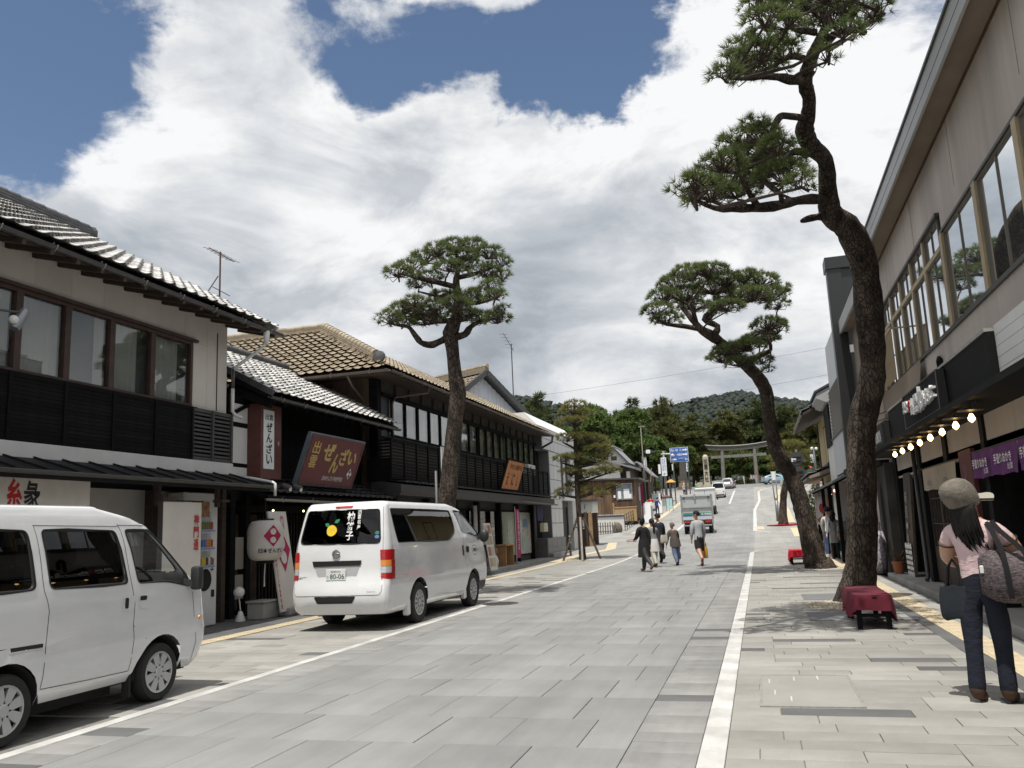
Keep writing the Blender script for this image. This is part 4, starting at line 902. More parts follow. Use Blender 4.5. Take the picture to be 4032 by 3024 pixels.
B('transom',m_alu,r1,3.082,3.16,14.0,20.75,5.44,5.52);B('head',m_alud,r1,3.05,3.14,13.9,20.8,5.98,6.03)
# balcony grille in front of the far windows
gr=MB().box(2.80,2.83,17.6,20.9,5.00,5.05).build('grille_rail',m_alu,r1)
pieces('grille_bar',MB().box(-.012,.012,-.012,.012,0,1.0).mesh('grille_bar',m_alu),r1,[(2.815,17.65+i*.14,4.02)for i in range(23)])
for y in(17.65,20.8):MB().bar((2.815,y,5.03),(3.12,y,5.03),.03).build('grille_arm',m_alu,r1)
# corrugated screen hanging under the far windows
mbx=MB()
for k in range(60):
 y0=16.2+k*.075;d=.012 if k%2 else 0;mbx.add([(2.96-d,y0,3.62),(2.96-.012+d,y0+.075,3.62),(3.02-.012+d,y0+.075,4.12),(3.02-d,y0,4.12)],[(0,1,2,3)])
mbx.build('corrugated_screen',m_soffit,r1)
# white siding box near the camera
B('siding_core',M('siding_white',(.62,.62,.61),.55,.05,2,isl=.03),r1,2.82,3.12,3.0,10.65,2.87,3.52)
for k in range(5):MB().box(2.80,2.82,3.0,10.66,2.88+k*.128,2.88+k*.128+.122).build('siding_board',MATS['siding_white'],r1)
# black canopy fascias
can=MB().box(2.72,3.12,10.7,18.5,2.80,3.46).build('canopy',m_blackpan,r1)
B('canopy_cap',m_concrete,can,2.70,3.12,10.7,18.5,3.46,3.50)
B('canopy_soffit',m_blackpan,r1,2.5,3.5,3.0,20.9,2.72,2.80)
far_can=MB().box(2.62,3.12,18.5,21.0,2.68,3.30).build('canopy',M('charcoal_panel',(.018,.0175,.018),.65,.15,3,spec=.2),r1)
B('wall_strip',m_taupe,r1,3.10,3.13,3.0,21.0,3.45,4.15)
for k,y in enumerate((19.3,19.55)):MB().bar((2.7,y+1.0,3.46+.16*k),(3.12,y,3.52+.16*k),.02).build('stay_rod',m_gutter,r1)
MB().tube([(3.08,15.0,3.5),(3.06,15.0,3.86),(3.06,14.92,3.90),(3.06,14.84,3.86),(3.08,14.84,3.7)],.035,8).build('vent_pipe',m_blackpan,r1,smooth=True)
# box sign with raised white characters
bx=thing('shop_sign','black box sign with raised white and red brush characters above the bulbs','sign',(2.66,14.3,2.85))
MB().box(2.60,2.715,13.0,15.9,2.84,3.42).build('box',m_blackpan,bx)
for b in((13.0,15.9,2.84,2.86),(13.0,15.9,3.40,3.42),(13.0,13.02,2.86,3.40),(15.88,15.9,2.86,3.40)):MB().box(2.59,2.60,*b).build('edge',m_gutter,bx)
m_let=M('letter_white',(.75,.75,.74),.5)
def raised(parent,txt,y,z,w,h,mat,x=2.60,d=.05,bold=.03):
 """raised lettering on a face looking towards -x (reads from far to near)"""
 mb=MB();text_mb(mb,txt,(x-.006,y,z),(0,-1,0),(0,0,1),w,h,thick=0.0,bold=bold);n=len(mb.v)
 if n:
  me=MB();me.add(mb.v,mb.f);V2=[(p[0]-d,p[1],p[2])for p in mb.v];me.add(V2,mb.f)
  from collections import Counter
  ec=Counter();od={}
  for f in mb.f:
   for i in range(len(f)):
    e=(f[i],f[(i+1)%len(f)]);ec[tuple(sorted(e))]+=1;od[tuple(sorted(e))]=e
  for e,c in ec.items():
   if c==1:a,b=od[e];me.f.append((a,b,b+n,a+n));me.m.append(0)
  return me.build('character',mat,parent)
for t,y,z,w,h,mt in(('縁',15.7,3.10,.22,.20,m_let),('む',15.42,3.08,.20,.20,m_let),('び',15.18,3.08,.16,.18,M('letter_red',(.5,.02,.03),.5)),('出',14.98,2.98,.26,.28,m_let),('雲',14.68,2.98,.30,.30,m_let),('丸',14.35,2.96,.28,.40,m_let),('か',14.04,3.0,.26,.26,m_let),('ま',13.75,3.0,.22,.24,m_let),('ぼ',13.5,3.02,.22,.22,m_let),('こ',13.26,3.04,.18,.16,m_let)):
 raised(bx,t,y,z,w,h,mt)
us=thing('shop_sign','charcoal fascia sign with small white characters and bold capital letters','sign',(2.60,19.7,2.75))
B('panel',MATS['charcoal_panel'],us,2.585,2.615,18.6,20.95,2.74,3.26)
for t,y,w in(('と',20.75,.2),('い',20.5,.18),('の',20.27,.18),('屋',20.05,.2)):lettering('character',m_let,us,t,(2.585,y,2.86),(0,-1,0),(0,0,1),w,.24,bold=.03)
lettering('word',m_let,us,'UOMOYA',(2.585,19.66,2.90),(0,-1,0),(0,0,1),.80,.25,bold=.035)
lettering('small_print',m_let,us,'since',(2.585,19.9,2.80),(0,-1,0),(0,0,1),.18,.08)
# ground floor fronts
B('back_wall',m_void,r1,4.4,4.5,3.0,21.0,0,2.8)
B('plinth',m_concrete,r1,2.68,4.5,3.0,21.0,-.02,.11,ch=.012)
for y,wd in((21.0,.2),(18.0,.16),(15.55,.14),(13.05,.1),(10.2,.16),(7.8,.16)):B('post',m_blackpan,r1,3.08,3.26,y-wd,y+wd,.11,2.72)
B('lintel',m_dkbrown,r1,3.12,3.24,3.0,21.0,2.24,2.36)
# glazed transom lights with reflections of the shop opposite
for a,b in((10.4,12.9),(13.2,15.4),(15.7,17.8)):MB().box(3.16,3.18,a,b,2.38,2.72).build('transom_glass',m_mirror if False else m_glass,r1)
# lattice doors
for a,b in((15.72,16.75),(16.78,17.8)):
 d=MB().box(3.16,3.22,a,b,.14,.78).box(3.16,3.22,a,b,2.14,2.22).box(3.16,3.22,a,a+.06,.78,2.14).box(3.16,3.22,b-.06,b,.78,2.14).build('door',m_dkbrown,r1)
 MB().box(3.19,3.195,a+.06,b-.06,.78,2.14).build('pane',m_glass,d)
 for i in range(1,4):B('glazing_bar',m_dkbrown,d,3.165,3.19,a+.06+(b-a-.12)*i/4-.012,a+.06+(b-a-.12)*i/4+.012,.78,2.14)
 for z in(1.2,1.66):B('glazing_bar',m_dkbrown,d,3.163,3.188,a+.06,b-.06,z-.012,z+.012)
MB().tube([(3.0,17.95,2.68),(3.0,17.95,.2),(2.96,17.9,.14)],.04,8).build('drain_pipe',m_gutter,r1,smooth=True)
for y0,y1,z0,z1,c in((11.0,12.2,.12,.75,(.10,.02,.02)),(10.6,10.95,.9,1.6,(.25,.22,.19)),(12.4,12.7,1.0,1.4,(.2,.2,.2)),(8.2,9.6,.12,.9,(.16,.03,.03))):B('display',M('display_%d'%int(y0*10),c,.7,.4,5),r1,3.6,4.0,y0,y1,z0,z1)
rp=thing('upright_sign','dark red upright panel with pale characters between the two curtains','panel',(3.05,13.8,.1))
MB().box(3.0,3.06,13.45,14.2,.12,2.30).build('panel',M('oxblood',(.085,.014,.018),.6,.15,3),rp);lettering('characters',M('faded_print',(.30,.22,.22),.8),rp,'い・りくん',(3.0,13.95,.9),(0,-1,0),(0,0,1),.16,1.2,vert=True)
def noren(label,y0,y1,z0,z1,n,mat,x=2.98):
 t=thing('noren_curtain',label,'curtain',(x,(y0+y1)/2,z0),group=None);w=(y1-y0)/n
 for k in range(n):
  a=y0+k*w+.012;b=y0+(k+1)*w-.012;m=12;V=[];Fc=[]
  for i in range(m+1):
   yy=a+(b-a)*i/m
   for j in range(4):zz=z1-(z1-z0)*j/3;V.append((x+.025*math.sin(i*1.1+k*2)*j/3-.02*(j/3),yy+.01*math.sin(j+k),zz-(.012*math.sin(i*.8+k)if j==3 else 0)))
  for i in range(m):
   for j in range(3):Fc.append((i*4+j,i*4+j+1,(i+1)*4+j+1,(i+1)*4+j))
  MB().add(V,Fc).build('panel',mat,t,smooth=True)
 MB().tube([(x,y0-.1,z1),(x,y1+.1,z1)],.012,6).build('rod',m_dkbrown,t);return t
nr=noren('purple shop curtain with white characters beside the dark red panel',8.8,13.3,1.84,2.22,4,M('noren_purple',(.105,.022,.13),.85,.12,3))
for k in range(4):lettering('characters',m_let,nr,'手造りおかき',(2.945,9.78+k*1.125,1.98),(0,-1,0),(0,0,1),.78,.13,bold=.015)
for k in range(4):lettering('characters',m_let,nr,'出雲',(2.945,9.2+k*1.125,1.89),(0,-1,0),(0,0,1),.22,.08)
nr=noren('sand coloured short shop curtain in two panels',14.35,17.1,1.80,2.20,2,M('noren_beige',(.36,.31,.235),.9,.08,3))
for k in range(2):lettering('characters',m_ink,nr,'出雲や',(2.94,15.15+k*1.37,1.88),(0,-1,0),(0,0,1),.3,.09)
# leaning wooden name board and lattice-pattern board
wb=thing('name_board','tall dark wooden board with pale characters leaning against the shop front','board',(2.95,19.6,.1))
slabq((2.98,20.1,.11),(0,-.85,0),(.12,0,2.15),.05,'board',M('weathered_board',(.07,.055,.045),.8,.3,4,.2,20),wb)
lettering('characters',M('pale_ink',(.35,.34,.32),.8),wb,'味処・魚',(2.99,19.85,.7),(0,-1,0),(.055,0,1),.28,1.2,vert=True)
for i in range(6):
 for j in range(4):
  c=(2.975,20.02-j*.2,.16+i*.11);MB().lathe([(.085,0),(.085,.004),(.055,.006),(.05,.004)],8,c,'x').build('scale_motif',m_let,wb)
pt=thing('terracotta_pot','small terracotta pot with a dried plant by the shop front','plant pot',(2.86,20.5,.11));MB().lathe([(.09,0),(.13,.22),(.14,.22),(.14,.26),(.12,.26)],14,(2.86,20.5,.11)).build('pot',M('terracotta',(.30,.10,.045),.8,.1,6),pt,smooth=40)
mbx=MB()
for k in range(40):a=random.uniform(0,6.28);r=random.uniform(.05,.18);mbx.tube([(2.86,20.5,.36),(2.86+r*math.cos(a),20.5+r*math.sin(a),.42+random.uniform(.0,.22))],.008,3)
mbx.build('plant',M('dry_leaf',(.14,.09,.05),.9),pt)
# bulbs on a wire under the canopy
wr=MB().tube([(2.60,11.0,2.70),(2.60,18.6,2.70)],.008,5).build('bulb_wire',m_void,r1)
for i in range(8):
 y=11.35+i*.87;lpn=thing('pendant_bulb','glowing bulb under a flat metal shade, %s from the camera along the black canopy'%('first second third fourth fifth sixth seventh eighth'.split()[i]),'lamp',(2.60,y,2.5),group='pendant bulbs under the black canopy')
 MB().lathe([(.012,.0),(.02,.02),(.15,.035),(.15,.04),(.012,.05)],16,(2.60,y,2.585)).build('shade',m_alud,lpn,smooth=30);MB().tube([(2.60,y,2.63),(2.60,y,2.70)],.006,5).build('cord',m_void,lpn)
 MB().lathe([(.001,.0),(.036,.03),(.042,.06),(.022,.1),(.018,.11)],10,(2.60,y,2.47)).build('bulb',m_emis,lpn,smooth=True)
 # kimono standee pair and pale poster by the next doorway
st=thing('kimono_standee','purple and white flowered kimono figure at the shop doorway','figure',(2.62,22.0,0))
MB().lathe([(.001,0),(.20,.0),(.22,.3),(.24,.75),(.19,1.0),(.001,1.02)],14,(2.62,22.0,.02)).build('robe',M('flower_robe',(.09,.045,.22),.8,.9,16,col2=(.6,.55,.6)),st,smooth=True);MB().sphere((2.62,22.0,1.16),.15,12,8).build('head',m_plaster,st,smooth=True);B('base',m_blackpan,st,2.35,2.9,21.75,22.25,.0,.04)
pk=thing('pink_banner','narrow pale pink banner with characters beside the doorway','banner',(2.75,22.3,.2));B('cloth',M('banner_pink',(.45,.30,.36),.85,.12,4),pk,2.76,2.775,22.0,22.5,.3,2.15);MB().tube([(2.77,21.97,.1),(2.77,21.97,2.25)],.014,6).build('pole',m_wpipe,pk);lettering('characters',m_let,pk,'着物体験',(2.757,22.35,.6),(0,-1,0),(0,0,1),.2,1.3,vert=True)
# ---- next buildings up the street
ra=thing('narrow_house','narrow beige building with grey roof edge next to the beige shop','building',(3.2,23.4,0))
MB().box(3.05,10,21.3,25.5,2.6,6.9).build('wall',M('tan_render',(.33,.275,.225),.85,.12,.8),ra);B('fascia',m_fascia,ra,2.72,2.78,21.35,25.55,6.62,6.98);B('soffit',m_soffit,ra,2.78,3.1,21.35,25.5,6.66,6.72);B('roof',m_fascia,ra,2.78,10,21.35,25.5,6.72,6.96)
window(ra,3.06,22.6,23.6,4.2,5.8,m_alud,m_glass);B('window_seam',m_gutter,ra,3.03,3.05,21.3,25.5,5.0,5.01)
MB().box(2.9,9,21.3,25.5,0,2.6).build('ground_floor',M('dim_front',(.05,.045,.04),.8,.4,2),ra);B('canopy',m_blackpan,ra,2.4,3.05,21.4,25.4,2.55,2.68)
for y in(22.9,24.3):B('door',m_glass,ra,2.88,2.9,y,y+1.0,.05,2.2)
rb=thing('column_building','modern building with a tall black column, white panels and dark louvres','building',(3.0,28.5,0))
MB().box(2.78,10,25.8,31.2,2.6,7.3).build('wall',M('panel_white',(.52,.54,.56),.6,.05,1),rb)
MB().box(2.55,2.95,25.55,25.95,0,8.6).build('column',M('black_steel',(.018,.019,.02),.4),rb);MB().box(2.52,4.2,25.5,26.2,8.6,8.95).build('cap',MATS['black_steel'],rb);MB().box(2.95,3.9,25.6,25.9,6.9,8.6).build('fin',MATS['black_steel'],rb)
pieces('louvre',MB().box(-.02,.02,-2.52,2.52,-.05,.05).mesh('louvre',MATS['black_steel']),rb,[(2.745,28.6,4.12+i*.125)for i in range(13)],[(0,R(-28),0)]*13)
B('louvre_back',m_void,rb,2.76,2.775,26.05,31.15,4.02,5.75);B('lower_panel',MATS['panel_white'],rb,2.70,2.775,26.0,31.15,2.78,4.0);B('trim',m_gutter,rb,2.66,2.775,26.0,31.2,4.0,4.05)
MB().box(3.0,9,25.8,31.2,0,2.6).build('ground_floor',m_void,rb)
MB().prism([(2.15,2.42),(2.80,2.76),(2.80,2.66),(2.15,2.36)],26.2,38.0,'y').build('skirt_roof',m_tile_k,rb)
pieces('rafter',MB().box(-.32,.32,-.03,.03,-.03,.03).mesh('rafter',m_black),rb,[(2.5,26.4+i*.55,2.50)for i in range(21)],[(0,R(-27),0)]*21)
for y in(28.0,31.0,34.0,37.6):B('post',m_black,rb,2.34,2.46,y-.06,y+.06,0,2.42)
rc=thing('white_gabled_shop','white edged house with dark screen behind the column building','house',(3.0,32.4,0));MB().box(2.72,9,31.25,33.7,0,5.4).build('wall',m_plaster,rc);B('screen',m_blackpan,rc,2.66,2.72,31.4,33.3,3.9,5.35);MB().prism([(2.3,5.55),(2.34,5.72),(5.5,7.2),(9,5.6),(9,5.3),(2.6,5.4)],31.2,34.0,'y').build('roof',m_fascia,rc);MB().prism([(2.26,5.72),(5.5,7.26),(9,5.65),(9,5.75),(5.5,7.36),(2.26,5.80)],31.15,34.05,'y').build('roof_edge',m_tile_k,rc)
rd=thing('cream_house','cream plastered house with a deep tiled eave far up on the right','house',(3.4,37.0,0))
m_cream=M('cream_wall',(.50,.40,.215),.8,.08,1.5)
MB().box(2.85,9,34.1,39.5,0,5.4).build('wall',m_cream,rd);window(rd,2.86,35.4,36.5,3.5,5.0,m_blackpan,m_glass);B('corner_board',m_dkbrown,rd,2.80,2.9,39.2,39.55,2.6,5.4)
MB().prism([(1.95,5.35),(5.2,7.0),(9,5.3),(9,5.2),(5.2,6.88),(1.95,5.25)],33.6,41.3,'y').build('roof_deck',m_dkbrown,rd)
tile_roof(rd,(1.95,33.6,5.37),(0,1,0),(3.25,0,1.65),27,12,.285,.3,m_tile_k,cap=120);gutter(rd,(1.9,33.6,5.30),(1.9,41.3,5.30),.05);
tile_roof(rd,(1.95,34.0,2.98),(0,1,0),(.95,0,.32),26,3,.285,.3,m_tile_k,cap=60);MB().prism([(1.97,2.96),(2.9,3.28),(2.9,3.1),(1.97,2.86)],34.0,41.5,'y').build('skirt_deck',m_soffit,rd);ridge(rd,(2.75,34.0,3.24),(2.75,41.5,3.24),m_ridge_k,h=.10,w=.08);gutter(rd,(1.92,34.0,2.9),(1.92,41.5,2.9),.05)
B('doorway',m_void,rd,2.80,2.84,34.4,37.0,0,2.5);B('orange_panel',M('orange_cloth',(.36,.12,.03),.8),rd,2.74,2.8,36.2,36.9,.9,2.3)
bulb(rd,(2.5,32.0,2.18),.05,'lamp_bulb');MB().sphere((2.5,30.0,2.25),.05,8,6).build('lamp_bulb',M('pink_bulb',(1,.5,.4),.4,emit=(1,.35,.25),es=5),rd,smooth=True)
